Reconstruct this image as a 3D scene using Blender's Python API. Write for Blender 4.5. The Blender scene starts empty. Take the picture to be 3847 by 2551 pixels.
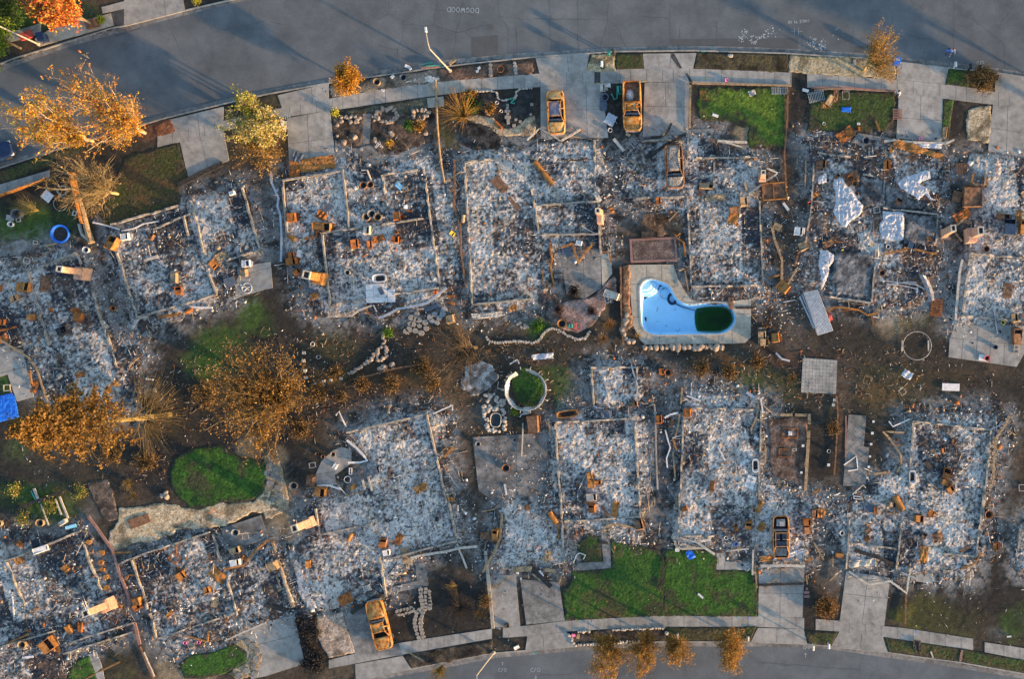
import bpy,math,random
import numpy as np
from mathutils import Vector
R=math.radians
scene=bpy.context.scene
col=scene.collection
# ---------------------------------------------------------------- camera,light,exposure
S = 35.8            # photograph pixels per metre on the ground
H = 101.9           # camera height
NX,NY = 2695.0,1340.0     # the point straight below the camera
cam=bpy.data.cameras.new('camera'); camo=bpy.data.objects.new('camera',cam); col.objects.link(camo)
camo.location=(0,0,H); cam.sensor_width=36; cam.sensor_fit='HORIZONTAL'
cam.lens=36*S*H/3847.0
cam.shift_x=(1923.5 - NX)/3847.0; cam.shift_y=(NY - 1275.5)/3847.0
cam.clip_end=2000
scene.camera=camo
SUN_EL,SUN_AZ = 8.0,math.degrees(math.atan2(0.88,-0.48))      # azimuth measured from +Y towards +X
world=bpy.data.worlds.new('World'); scene.world=world; world.use_nodes=True
nt=world.node_tree
sky=nt.nodes.new('ShaderNodeTexSky'); sky.sky_type='NISHITA'; sky.sun_disc=False
sky.sun_elevation=R(SUN_EL); sky.sun_rotation=R(SUN_AZ); sky.dust_density=1.0; sky.air_density=1.0; sky.ozone_density=1.5
bg=nt.nodes['Background']; nt.links.new(sky.outputs[0],bg.inputs[0]); bg.inputs[1].default_value=0.15
sun=bpy.data.lights.new('sun','SUN'); suno=bpy.data.objects.new('sun',sun); col.objects.link(suno)
sun.energy=3.7; sun.angle=R(1.4); sun.color=(1.0,0.6,0.28)
d=Vector((math.sin(R(SUN_AZ))*math.cos(R(SUN_EL)),math.cos(R(SUN_AZ))*math.cos(R(SUN_EL)),math.sin(R(SUN_EL))))
suno.rotation_euler=(-d).to_track_quat('-Z','Y').to_euler()
suno.location=d*150
scene.view_settings.view_transform='Standard'; scene.view_settings.look='None'
scene.view_settings.gamma=1.0; scene.view_settings.exposure=1.8
scene.cycles.max_bounces=5; scene.cycles.diffuse_bounces=3; scene.cycles.glossy_bounces=2; scene.cycles.transparent_max_bounces=8

# ---------------------------------------------------------------- coordinates
OX=(0,1000,2000,2847); OY=(0,600,1250,1851)
def T(c,r,x,y):                       # survey tile -> photograph pixel
    return (OX[c]+x/2.24,OY[r]+y/2.24)
def P(p,z=0.0):                         # photograph pixel -> metres on the plane at height z
    k=(H - z)/H/S
    return ((p[0] - NX)*k,(NY - p[1])*k)
def W(c,r,x,y,z=0.0):
    return P(T(c,r,x,y),z)
def TL(code,*pts):                      # 'cr' code + points -> metre points
    c,r=int(code[0]),int(code[1]); return [W(c,r,x,y) for x,y in pts]
def poly(*chunks):
    out=[]
    for code,*pts in chunks: out += TL(code,*pts)
    return out
CM = 1 / 2.24 / S                        # tile pixel -> metre

# ---------------------------------------------------------------- noise (numpy)
def vnoise(x,y,seed=0):
    xi=np.floor(x).astype(np.int64); yi=np.floor(y).astype(np.int64)
    fx=x - xi; fy=y - yi
    u=fx*fx*(3 - 2*fx); v=fy*fy*(3 - 2*fy)
    def h(a,b):
        n=(a*374761393+b*668265263+seed*974711) & 0x7fffffff
        n=((n ^ (n >> 13))*1274126177) & 0x7fffffff
        return ((n ^ (n >> 16)) & 0xffff)/65535.0
    return (h(xi,yi)*(1 - u)+h(xi+1,yi)*u)*(1 - v)+(h(xi,yi+1)*(1 - u)+h(xi+1,yi+1)*u)*v
def fbm(x,y,seed=0,oct=4,lac=2.1,gain=0.5):
    s=np.zeros_like(x); a=1; t=0
    for i in range(oct):
        s += a*vnoise(x,y,seed+i*17); t += a; a *= gain; x=x*lac+11.3; y=y*lac+5.7
    return s/t
def sdist(poly_,X,Y):                  # signed distance,positive inside
    d2=np.full(X.shape,1e18); inside=np.zeros(X.shape,bool)
    n=len(poly_)
    for i in range(n):
        ax,ay=poly_[i]; bx,by=poly_[(i+1) % n]
        ex,ey=bx - ax,by - ay; L=ex*ex+ey*ey+1e-12
        t=np.clip(((X - ax)*ex+(Y - ay)*ey)/L,0,1)
        d2=np.minimum(d2,(X - ax - t*ex)**2+(Y - ay - t*ey)**2)
        c=((ay>Y) != (by>Y))
        with np.errstate(divide='ignore',invalid='ignore'):
            xx=ax+(Y - ay)*ex/(ey if abs(ey)>1e-12 else 1e-12)
        inside ^= c & (X<xx)
    d=np.sqrt(d2); return np.where(inside,d,-d)
def ss(a,b,x):
    t=np.clip((x - a)/(b - a),0,1); return t*t*(3 - 2*t)
def mixc(a,b,t):
    return a*(1 - t[...,None])+b*t[...,None]
def C(*v): return np.array(v,float)

# ---------------------------------------------------------------- materials
MATS={}
def newmat(name):
    m=bpy.data.materials.new(name); m.use_nodes=True; MATS[name]=m
    return m,m.node_tree,m.node_tree.nodes['Principled BSDF']
def N(t,kind,**kw):
    n=t.nodes.new(kind)
    for k,v in kw.items():
        if k in n.inputs: n.inputs[k].default_value=v
        else: setattr(n,k,v)
    return n
def pos(t):
    return N(t,'ShaderNodeNewGeometry').outputs['Position']
def noise(t,vec,scale,detail=3.0,rough=0.6):
    n=N(t,'ShaderNodeTexNoise',Scale=scale,Detail=detail,Roughness=rough); t.links.new(vec,n.inputs['Vector']); return n.outputs['Fac']
def ramp(t,fac,stops):
    r=N(t,'ShaderNodeValToRGB'); e=r.color_ramp.elements
    while len(e)<len(stops): e.new(0.5)
    for q,(p,c) in zip(e,stops): q.position=p; q.color=(*c,1)
    t.links.new(fac,r.inputs[0]); return r.outputs[0]
def mul(t,a,b,kind='MULTIPLY',fac=1.0):
    m=N(t,'ShaderNodeMix',data_type='RGBA',blend_type=kind); m.inputs[0].default_value=fac
    t.links.new(a,m.inputs[6]); t.links.new(b,m.inputs[7]); return m.outputs[2]
def bump(t,fac,b,strength=0.4,dist=0.03):
    n=N(t,'ShaderNodeBump',Strength=strength,Distance=dist); t.links.new(fac,n.inputs['Height']); t.links.new(n.outputs[0],b.inputs['Normal'])
def attrmat(name,lo,hi,scale,rough=0.95,bs=0.5,bd=0.03,transl=0.0):
    m,t,b=newmat(name)
    a=N(t,'ShaderNodeAttribute',attribute_name='Col')
    p=pos(t); f=noise(t,p,scale,4,0.7)
    c=mul(t,a.outputs['Color'],ramp(t,f,[(0.3,(lo,)*3),(0.7,(hi,)*3)]))
    t.links.new(c,b.inputs['Base Color']); b.inputs['Roughness'].default_value=rough; b.inputs['Specular IOR Level'].default_value=0.2
    if bs: bump(t,f,b,bs,bd)
    if transl:
        tr=N(t,'ShaderNodeBsdfTranslucent'); mx=N(t,'ShaderNodeMixShader'); mx.inputs[0].default_value=transl
        t.links.new(c,tr.inputs[0]); t.links.new(b.outputs[0],mx.inputs[1]); t.links.new(tr.outputs[0],mx.inputs[2])
        t.links.new(mx.outputs[0],t.nodes['Material Output'].inputs[0])
    return m
def colmat(name,stops,scale=4.0,rough=0.8,metal=0.0,bs=0.25,bd=0.02,detail=5,stain=None):
    m,t,b=newmat(name)
    f=noise(t,pos(t),scale,detail,0.65)
    n=len(stops)
    c=ramp(t,f,[(0.32+0.36*i/max(1,n - 1),s) for i,s in enumerate(stops)])
    if stain:
        for sc_,lo_,hi_ in stain: c=mul(t,c,ramp(t,noise(t,pos(t),sc_,5,0.7),[(0.33,(lo_,)*3),(0.62,(hi_,)*3)]))
    t.links.new(c,b.inputs['Base Color']); b.inputs['Roughness'].default_value=rough; b.inputs['Metallic'].default_value=metal
    b.inputs['Specular IOR Level'].default_value=0.3
    if bs: bump(t,f,b,bs,bd)
    return m
attrmat('ash',0.42,1.45,14.0,1.0,0.6,0.03)
attrmat('chips',0.75,1.2,5.0,0.95,0)
attrmat('soil',0.55,1.45,7.0,1.0,0.6,0.03)
attrmat('turf',0.5,1.5,9.0,0.9,0.7,0.04)
attrmat('leaf',0.8,1.2,3.0,0.7,0,0,0.35)
attrmat('bark',0.6,1.3,8.0,0.95,0.4)
attrmat('poolshell',0.93,1.06,2.0,0.5,0)
colmat('concrete',[(0.2,0.195,0.18),(0.29,0.28,0.26),(0.35,0.335,0.305)],0.9,0.9,0,0.1,0.01,7,stain=((.16,.72,1.08),(2.6,.85,1.1),(14,.9,1.08)))
colmat('concrete_pale',[(0.28,0.25,0.2),(0.37,0.335,0.275),(0.44,0.4,0.33)],1.1,0.9,0,0.1,0.01,7,stain=((.2,.75,1.08),(2.6,.8,1.1),(14,.9,1.08)))
colmat('concrete_scorched',[(0.05,0.05,0.05),(0.13,0.13,0.128),(0.27,0.26,0.245)],0.8,0.9,0,0.1,0.01,8)
colmat('concrete_dark',[(0.12,0.12,0.12),(0.19,0.185,0.175),(0.26,0.25,0.24)],1.3,0.9,0,0.1,0.01,7,stain=((.2,.6,1.1),(2.6,.8,1.1)))
colmat('footing',[(0.1,0.09,0.08),(0.25,0.235,0.21),(0.42,0.39,0.34)],2.2,0.95,0,0.4)
colmat('joint',[(0.05,0.05,0.05),(0.1,0.1,0.1)],3)
colmat('asphalt',[(0.082,0.095,0.106),(0.104,0.118,0.13),(0.124,0.137,0.148)],0.35,0.95,0,0.1,0.01,9,stain=((.07,.8,1.1),(.4,.86,1.08),(9,.8,1.15)))
colmat('asphalt_patch',[(0.066,0.072,0.077),(0.088,0.094,0.098)],0.9,0.95,0,0.1,0.01,9)
colmat('crack',[(0.035,0.037,0.04),(0.06,0.063,0.066)],3)
colmat('chalk',[(0.26,0.3,0.32),(0.48,0.52,0.54)],6,1,0,0)
colmat('chalk_teal',[(0.12,0.4,0.38),(0.2,0.6,0.55)],6,1,0,0)
colmat('chalk_yellow',[(0.45,0.4,0.08),(0.65,0.55,0.1)],6,1,0,0)
colmat('trench',[(0.03,0.033,0.036),(0.07,0.072,0.075)],3,1)
colmat('autorust',[(0.04,0.028,0.022),(0.26,0.1,0.025),(0.42,0.18,0.035),(0.4,0.25,0.1),(0.34,0.31,0.28)],2.6,0.85,0,0.3,0.02,9)
colmat('brick',[(0.19,0.1,0.085),(0.29,0.18,0.155)],5,0.9)
colmat('stucco',[(0.34,0.2,0.145),(0.45,0.27,0.19),(0.52,0.34,0.25)],2.5,0.9)
colmat('rust',[(0.06,0.03,0.018),(0.26,0.09,0.022),(0.38,0.145,0.032)],2.6,0.8)
colmat('gold',[(0.1,0.05,0.022),(0.29,0.125,0.03),(0.36,0.19,0.065)],2.2,0.75)
colmat('brown',[(0.06,0.035,0.025),(0.17,0.09,0.05),(0.24,0.14,0.09)],3,0.9)
colmat('dark',[(0.015,0.017,0.02),(0.04,0.042,0.048)],4,0.8)
colmat('slate',[(0.05,0.065,0.09),(0.1,0.13,0.18)],3,0.7)
colmat('lampmetal',[(0.3,0.28,0.24),(0.38,0.36,0.3)],2,0.6)
colmat('white',[(0.45,0.45,0.46),(0.7,0.7,0.7)],3,0.7)
colmat('pale',[(0.26,0.24,0.21),(0.42,0.39,0.34),(0.54,0.5,0.44)],3,0.8)
colmat('tan',[(0.13,0.09,0.055),(0.28,0.2,0.12),(0.38,0.29,0.18)],3,0.85)
colmat('grey',[(0.2,0.2,0.2),(0.34,0.34,0.34)],3,0.8)
colmat('zinc',[(0.34,0.36,0.39),(0.55,0.57,0.6)],2,0.45,0.55,0.1)
colmat('charred',[(0.012,0.011,0.011),(0.035,0.032,0.03),(0.07,0.06,0.055)],6,0.95,0,0.6)
colmat('blue',[(0.01,0.1,0.5),(0.02,0.18,0.75)],3,0.5)
colmat('skyblue',[(0.16,0.5,0.75),(0.3,0.65,0.85)],3,0.5)
colmat('navy',[(0.01,0.02,0.06),(0.015,0.035,0.1)],1,0.15,0,0)
colmat('teal',[(0.02,0.2,0.17),(0.04,0.3,0.25)],3,0.6)
colmat('red',[(0.4,0.05,0.04),(0.6,0.1,0.08)],3,0.6)
colmat('pink',[(0.6,0.12,0.3),(0.8,0.25,0.45)],3,0.6)
colmat('orange',[(0.75,0.13,0.02),(0.85,0.2,0.03)],3,0.5)
colmat('yellow',[(0.6,0.45,0.05),(0.75,0.6,0.1)],3,0.6)
colmat('glass',[(0.02,0.03,0.035),(0.03,0.045,0.05)],2,0.12,0,0)
colmat('rock',[(0.13,0.1,0.085),(0.27,0.22,0.18),(0.36,0.3,0.25)],3,0.95,0,0.5,0.04)
colmat('flag',[(0.2,0.18,0.155),(0.33,0.3,0.26)],3,0.95)
colmat('rock_white',[(0.26,0.24,0.21),(0.42,0.39,0.35)],4,0.95,0,0.5,0.04)
colmat('skin',[(0.42,0.24,0.17),(0.5,0.3,0.21)],8,0.6,0,0)
colmat('hair_red',[(0.2,0.06,0.02),(0.3,0.1,0.03)],8,0.6,0,0)
colmat('hair_dark',[(0.02,0.015,0.012),(0.04,0.03,0.02)],8,0.6,0,0)
colmat('lavender',[(0.5,0.42,0.6),(0.6,0.52,0.7)],4,0.9,0,0)
colmat('denim',[(0.04,0.05,0.1),(0.06,0.08,0.15)],4,0.9,0,0)
colmat('charcoal',[(0.015,0.02,0.02),(0.03,0.035,0.035)],4,0.9,0,0)
colmat('greycloth',[(0.17,0.19,0.21),(0.23,0.25,0.27)],4,0.9,0,0)
colmat('autoash',[(0.05,0.045,0.04),(0.2,0.19,0.18),(0.5,0.47,0.43)],6.5,1.0,0,0.6,0.05)
colmat('autoblue',[(0.2,0.1,0.05),(0.13,0.14,0.2),(0.17,0.2,0.3)],1.6,0.7)
colmat('autotan',[(0.14,0.06,0.02),(0.36,0.2,0.06),(0.44,0.31,0.14),(0.5,0.42,0.27)],2.4,0.75)
def tarpmat(name,c1,c2,alpha):
    m,t,b=newmat(name)
    f=noise(t,pos(t),2.5,5,0.6)
    t.links.new(ramp(t,f,[(0.35,c1),(0.65,c2)]),b.inputs['Base Color']); b.inputs['Roughness'].default_value=0.35
    bump(t,f,b,0.5,0.06)
    tr=N(t,'ShaderNodeBsdfTransparent'); mx=N(t,'ShaderNodeMixShader'); mx.inputs[0].default_value=alpha
    t.links.new(tr.outputs[0],mx.inputs[1]); t.links.new(b.outputs[0],mx.inputs[2]); t.links.new(mx.outputs[0],t.nodes['Material Output'].inputs[0])
tarpmat('plastic',(0.44,0.49,0.58),(0.76,0.79,0.85),0.55)
tarpmat('poolwater',(0.02,0.09,0.02),(0.025,0.1,0.025),0.3)
MATS['poolwater'].node_tree.nodes['Bump'].inputs['Strength'].default_value=0.02
MATS['poolwater'].node_tree.nodes['Principled BSDF'].inputs['Roughness'].default_value=0.08
MATS['poolwater'].node_tree.nodes['Transparent BSDF'].inputs[0].default_value=(0.35,0.6,0.35,1)

# ---------------------------------------------------------------- mesh helpers
def M(k): return MATS[k]
def link(name,me,parent=None,loc=(0,0,0),rz=0.0,smooth=False):
    o=bpy.data.objects.new(name,me); col.objects.link(o)
    if parent is not None: o.parent=parent
    o.location=loc; o.rotation_euler=(0,0,rz)
    if smooth and len(me.polygons): me.polygons.foreach_set('use_smooth',np.ones(len(me.polygons),bool))
    return o
def fastmesh(name,V,F,mat,colr=None):
    """V (n,3), F (m,k) arrays of one face size, colr (n,3) point colours"""
    me=bpy.data.meshes.new(name); V=np.asarray(V,float); F=np.asarray(F,np.int64)
    k=F.shape[1]; me.vertices.add(len(V)); me.vertices.foreach_set('co',V.ravel())
    me.loops.add(F.size); me.loops.foreach_set('vertex_index',F.ravel().astype(np.int32))
    me.polygons.add(len(F)); me.polygons.foreach_set('loop_start',np.arange(0,F.size,k,dtype=np.int32))
    me.polygons.foreach_set('loop_total',np.full(len(F),k,np.int32))
    me.update(calc_edges=True)
    if colr is not None:
        a=me.color_attributes.new('Col','FLOAT_COLOR','POINT')
        a.data.foreach_set('color',np.concatenate([colr,np.ones((len(V),1))],1).ravel())
    me.materials.append(M(mat)); return me
def tag(o,label=None,cat=None,group=None,kind=None):
    if label: o['label']=label
    if cat: o['category']=cat
    if group: o['group']=group
    if kind: o['kind']=kind
    return o
def empty(name,loc,rz=0.0,label=None,cat=None,group=None):
    o=bpy.data.objects.new(name,None); col.objects.link(o); o.location=loc; o.rotation_euler=(0,0,rz)
    return tag(o,label,cat,group)
class MB:
    def __init__(s): s.v=[]; s.f=[]; s.m=[]
    def add(s,V,F,mi=0):
        b=len(s.v); s.v += [tuple(p) for p in V]; s.f += [tuple(i+b for i in f) for f in F]; s.m += [mi]*len(F)
    def box(s,c,sz,rz=0.0,mi=0,tilt=(0,0),jit=0.0,rnd=None,taper=1.0):
        V=[]
        ca,sa=math.cos(rz),math.sin(rz)
        for k,(x,y,z) in enumerate([(-1,-1,-1),(1,-1,-1),(1,1,-1),(-1,1,-1),(-1,-1,1),(1,-1,1),(1,1,1),(-1,1,1)]):
            tp=taper if z>0 else 1.0
            x *= sz[0]/2*tp; y *= sz[1]/2*tp; z *= sz[2]/2
            z += x*tilt[0]+y*tilt[1]
            if jit and rnd: x += rnd.uniform(-jit,jit); y += rnd.uniform(-jit,jit); z += rnd.uniform(-jit,jit)*0.6
            V.append((c[0]+x*ca - y*sa,c[1]+x*sa+y*ca,c[2]+z))
        s.add(V,[(3,2,1,0),(4,5,6,7),(0,1,5,4),(1,2,6,5),(2,3,7,6),(3,0,4,7)],mi)
    def tube(s,pts,r,n=6,mi=0,cap=True):
        pts=[Vector(p) for p in pts]; rr=r if isinstance(r,(list,tuple)) else [r]*len(pts)
        V=[]; F=[]
        for i,p in enumerate(pts):
            t=(pts[min(i+1,len(pts) - 1)] - pts[max(i - 1,0)])
            if t.length<1e-9: t=Vector((0,0,1))
            t.normalize(); a=t.cross(Vector((0,0,1)))
            if a.length<1e-3: a=t.cross(Vector((0,1,0)))
            a.normalize(); b=t.cross(a)
            for k in range(n):
                q=2*math.pi*k/n; V.append(p+(a*math.cos(q)+b*math.sin(q))*rr[i])
        for i in range(len(pts) - 1):
            for k in range(n):
                k2=(k+1) % n; F.append((i*n+k,i*n+k2,(i+1)*n+k2,(i+1)*n+k))
        if cap: F.append(tuple(range(n))); F.append(tuple((len(pts) - 1)*n+k for k in reversed(range(n))))
        s.add(V,F,mi)
    def beam(s,pts,w,h,mi=0):                    # rectangular section along a polyline
        pts=[Vector(p) for p in pts]; V=[]; F=[]
        for i,p in enumerate(pts):
            t=(pts[min(i+1,len(pts) - 1)] - pts[max(i - 1,0)]); t.z=0
            if t.length<1e-9: t=Vector((1,0,0))
            t.normalize(); a=Vector((-t.y,t.x,0))*(w/2); u=Vector((0,0,h))
            V += [p - a,p+a,p+a+u,p - a+u]
        for i in range(len(pts) - 1):
            for k in range(4):
                k2=(k+1) % 4; F.append((i*4+k,i*4+k2,i*4+4+k2,i*4+4+k))
        F.append((0,1,2,3)); e=(len(pts) - 1)*4; F.append((e+3,e+2,e+1,e)); s.add(V,F,mi)
    def lathe(s,c,prof,n=16,mi=0):
        V=[]; F=[]
        for r,z in prof:
            for k in range(n):
                q=2*math.pi*k/n; V.append((c[0]+r*math.cos(q),c[1]+r*math.sin(q),c[2]+z))
        for i in range(len(prof) - 1):
            for k in range(n):
                k2=(k+1) % n; F.append((i*n+k,i*n+k2,(i+1)*n+k2,(i+1)*n+k))
        s.add(V,F,mi)
    def prism(s,pts,z0,z1,mi=0,mtop=None):
        n=len(pts); V=[(x,y,z0) for x,y in pts]+[(x,y,z1) for x,y in pts]
        s.add(V,[(i,(i+1) % n,n+(i+1) % n,n+i) for i in range(n)],mi)
        s.add(V,[tuple(range(n,2*n))],mi if mtop is None else mtop)
    def build(s,name,mats,parent=None,loc=(0,0,0),rz=0.0,smooth=False):
        me=bpy.data.meshes.new(name); me.from_pydata(s.v,[],s.f)
        for k in ([mats] if isinstance(mats,str) else mats): me.materials.append(M(k))
        me.polygons.foreach_set('material_index',np.array(s.m,np.int32)); me.update()
        return link(name,me,parent,loc,rz,smooth)
def ccw(p):
    a=sum(p[i][0]*p[(i+1) % len(p)][1] - p[(i+1) % len(p)][0]*p[i][1] for i in range(len(p)))
    return p if a>0 else p[::-1]
def bevel(o,w=0.02,seg=2):
    b=o.modifiers.new('bevel','BEVEL'); b.width=w; b.segments=seg; b.limit_method='ANGLE'; return o
def thick(o,t=0.012):
    b=o.modifiers.new('solid','SOLIDIFY'); b.thickness=t; b.offset=0; return o
# ---------------------------------------------------------------- ground,roads,kerbs,pavements
def xs(line):                      # photograph-pixel polyline -> function y(x)
    a=np.array(line,float); return lambda x: np.interp(x,a[:,0],a[:,1])
TOP_ASPH=[(-900,905),(0,612),(219,545),(620,428),(696,408),(844,373),(1000,337),(1250,292),(1554,243),(1696,221),(1893,203),(2000,196),(2192,183),(2366,174),(2518,173),(2679,172),(2847,176),(2994,183),(3244,199),(3463,223),(3584,234),(3740,254),(3847,270),(4800,420)]
TOP_KERB=[(-900,927),(0,634),(219,564),(620,447),(844,392),(1000,357),(1250,312),(1594,263),(1732,245),(2000,217),(2312,196),(2607,192),(2960,203),(3066,210),(3244,221),(3557,257),(3740,275),(3847,292),(4800,442)]
FAR_ASPH=[(-900,560),(0,264),(98,230),(285,165),(469,117),(628,72),(850,16),(1000,-16),(1500,-130),(2000,-190),(2600,-220),(3200,-190),(4800,-20)]
FAR_KERB=[(-900,538),(0,238),(54,217),(285,145),(424,102),(469,94),(696,36),(880,-6),(1000,-36),(1500,-150),(2000,-210),(2600,-240),(3200,-210),(4800,-40)]
LOW_KERB=[(-900,3180),(1340,2551),(1549,2511),(1638,2494),(1848,2453),(2000,2441),(2152,2427),(2348,2415),(2504,2409),(2817,2411),(3000,2416),(3124,2427),(3329,2449),(3441,2465),(3606,2487),(3847,2530),(4800,2720)]
LOW_ASPH=[(-900,3200),(1340,2571),(1400,2559),(1670,2511),(1860,2474),(2000,2462),(2156,2447),(2491,2430),(2817,2430),(3000,2434),(3115,2440),(3320,2471),(3494,2494),(3660,2522),(3847,2552),(4800,2742)]
top_road=[P(p) for p in TOP_ASPH]+[P(p) for p in FAR_ASPH[::-1]]
low_road=[P(p) for p in LOW_ASPH]+[P((4800,3250)),P((-900,3700))]
XS=np.arange(-850,4750,20.0)
def sheet(name,pts,z,mat,kind='structure',joints=(),jw=0.035,holes=None):
    """flat slab with its own thickness and joint lines cut in as a second sheet"""
    b=MB(); b.prism(ccw(pts),z - 0.12,z,0)
    for a,c in joints:
        a=Vector((*a,z+0.004)); c=Vector((*c,z+0.004)); t=(c - a).normalized(); n=Vector((-t.y,t.x,0))*jw/2
        b.add([a - n,c - n,c+n,a+n],[(0,1,2,3)],1)
    o=b.build(name,[mat,'joint']); o['kind']=kind; return o
def strip(name,l1,l2,z,mat,x0,x1,depth=0.0,step=None,jw=0.03):
    f1,f2=xs(l1),xs(l2); X=XS[(XS >= x0) & (XS <= x1)]; X=np.unique(np.concatenate([[x0],X,[x1]]))
    A=[P((x,f1(x))) for x in X]; B=[P((x,f2(x))) for x in X]; b=MB(); n=len(X)
    V=[(x,y,z) for x,y in A]+[(x,y,z) for x,y in B]
    F=[(i,n+i,n+i+1,i+1) for i in range(n - 1)]
    if depth:
        V += [(x,y,z - depth) for x,y in A]+[(x,y,z - depth) for x,y in B]
        F += [(i,i+1,2*n+i+1,2*n+i) for i in range(n - 1)]+[(n+i+1,n+i,3*n+i,3*n+i+1) for i in range(n - 1)]
    b.add(V,F,0)
    if step:
        L=0
        for i in range(1,n):
            L += math.dist(A[i],A[i - 1])
            if L>step:
                L -= step; a=Vector((*A[i],z+0.004)); c=Vector((*B[i],z+0.004)); t=(c - a).normalized(); q=Vector((-t.y,t.x,0))*jw/2
                b.add([a - q,c - q,c+q,a+q],[(0,1,2,3)],1)
    o=b.build(name,[mat,'joint']); o['kind']='structure'; return o
g=MB(); q0,q1=P((-440,3040)),P((4340,-440))
xa,ya,xb,yb=q0[0],q0[1],q1[0],q1[1]
g.add([(-900,-900,-.3),(900,-900,-.3),(900,900,-.3),(-900,900,-.3),(xa,ya,-.3),(xb,ya,-.3),(xb,yb,-.3),(xa,yb,-.3)],[(0,1,5,4),(1,2,6,5),(2,3,7,6),(3,0,4,7)])
g.build('ground','crack')['kind']='structure'
for nm,pl in (('road',top_road),('road',low_road)):
    b=MB(); n=len(pl); b.add([(x,y,0.0) for x,y in pl],[tuple(range(n))]); b.build(nm,'asphalt')['kind']='structure'
def off(line,d): return [(x,y+d) for x,y in line]
strip('gutter',TOP_ASPH,off(TOP_KERB,-5),0.012,'concrete_dark',-850,4700,0.1,5.0)
strip('kerb',off(TOP_KERB,-5),TOP_KERB,0.13,'concrete',-850,4700,0.3)
strip('gutter',off(FAR_KERB,5),FAR_ASPH,0.012,'concrete_dark',-850,3900,0.1,5.0)
strip('kerb',FAR_KERB,off(FAR_KERB,5),0.13,'concrete',-850,3900,0.3)
strip('gutter',off(LOW_KERB,5),LOW_ASPH,0.012,'concrete_dark',-850,4700,0.1,5.0)
strip('kerb',LOW_KERB,off(LOW_KERB,5),0.13,'concrete',-850,4700,0.3)
TW_U=[(-300,790),(0,694),(180,642),(594,509),(660,495),(840,454),(1000,417),(1237,371),(1446,333),(1598,312),(1745,299),(2000,278),(2250,263),(2420,258),(2603,258),(2826,266),(2973,273),(3032,276),(3244,292),(3367,298),(3552,317),(3637,328),(3731,344),(3847,357),(4300,430)]
TW_L=[(-300,832),(0,736),(187,672),(473,585),(670,534),(850,490),(1000,451),(1241,415),(1603,364),(1750,344),(2000,328),(2259,315),(2424,309),(2594,308),(2826,317),(2973,322),(3030,328),(3374,348),(3543,371),(3731,393),(3847,415),(4300,490)]
LW_U=[(1000,2540),(1237,2480),(1504,2416),(1603,2400),(1853,2362),(2000,2349),(2125,2333),(2312,2322),(2487,2313),(2670,2315),(2844,2317),(3021,2322),(3155,2333),(3320,2353),(3396,2360),(3655,2400),(3695,2413),(3847,2436),(4300,2510)]
LW_L=[(1000,2575),(1237,2512),(1513,2460),(1848,2400),(2000,2389),(2129,2373),(2308,2362),(2491,2355),(2844,2355),(3021,2364),(3150,2373),(3316,2393),(3650,2442),(3691,2449),(3847,2480),(4300,2560)]
for x0,x1 in ((-300,190),(594,1603),(1748,2234),(2256,2973),(3032,4250)):
    strip('sidewalk',TW_U,TW_L,0.128,'concrete',x0,x1,0.1,1.52)
strip('sidewalk',TW_U,TW_L,0.128,'concrete_pale',1603,1748,0.1,1.52)
for x0,x1 in ((1237,1850),(1890,3021),(3064,3655),(3698,4250)):
    strip('sidewalk',LW_U,LW_L,0.128,'concrete',x0,x1,0.1,1.7)
strip('sidewalk_patch',TW_U,TW_L,0.12,'trench',2236,2254,0.1)
def line(code,*seg): return [tuple(TL(code,(a,b),(c,d_))) for a,b,c,d_ in seg]
Z1,Z2=0.132,0.136
sheet('driveway',TL('00',(1425,1010),(1885,897),(1880,1120),(1480,1205)),Z1,'concrete',joints=line('00',(1665,955,1690,1160)))
sheet('driveway',TL('00',(1520,1195),(1890,1112),(1932,1350),(1590,1505)),Z2,'concrete',joints=line('00',(1690,1160,1760,1430)))
sheet('driveway',TL('10',(100,802),(530,700),(530,832),(137,908)),Z1,'concrete',joints=line('10',(385,735,395,860)))
sheet('driveway',TL('10',(178,996),(541,928),(582,1310),(200,1405)),Z2,'concrete',joints=line('10',(190,1212,560,1160),(350,965,370,1360)))
sheet('driveway',TL('20',(28,488),(480,452),(455,600),(62,620)),Z1,'concrete',joints=line('20',(292,470,310,606)))
sheet('driveway',TL('20',(70,733),(450,708),(582,703),(640,1160),(72,1165)),Z2,'concrete',joints=line('20',(452,710,465,1160),(75,928,620,922),(460,1110,75,1120)))
sheet('driveway',TL('20',(932,452),(1382,446),(1352,578),(942,578)),Z1,'concrete',joints=line('20',(1168,450,1157,578)))
sheet('driveway',TL('20',(946,697),(1322,690),(1310,1130),(930,1150)),Z2,'concrete',joints=line('20',(940,895,1315,900),(1120,694,1122,900)))
sheet('driveway',TL('30',(1170,520),(1603,574),(1575,707),(1165,667)),Z1,'concrete')
sheet('driveway',TL('30',(1186,783),(1556,826),(1543,1192),(1163,1165)),Z2,'concrete',joints=line('30',(1180,992,1550,1015),(1370,805,1366,1010)))
sheet('driveway',TL('30',(1998,612),(2400,675),(2400,820),(1993,772)),Z1,'concrete')
sheet('driveway',TL('30',(1976,882),(2400,950),(2400,1350),(1935,1270)),Z2,'concrete',joints=line('30',(1955,1078,2240,1120),(2100,905,2090,1290)))
sheet('driveway',TL('33',(10,640),(392,632),(375,1052),(3,1045)),Z2,'concrete',joints=line('33',(5,845,385,850),(190,640,185,1050)))
sheet('driveway',TL('33',(0,1138),(385,1150),(416,1274),(-60,1258)),Z1,'concrete',joints=line('33',(163,1143,157,1262)))
sheet('driveway',TL('33',(742,660),(1112,720),(1062,1124),(688,1080)),Z2,'concrete',joints=line('33',(728,850,1090,893),(925,690,878,1100)))
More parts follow.
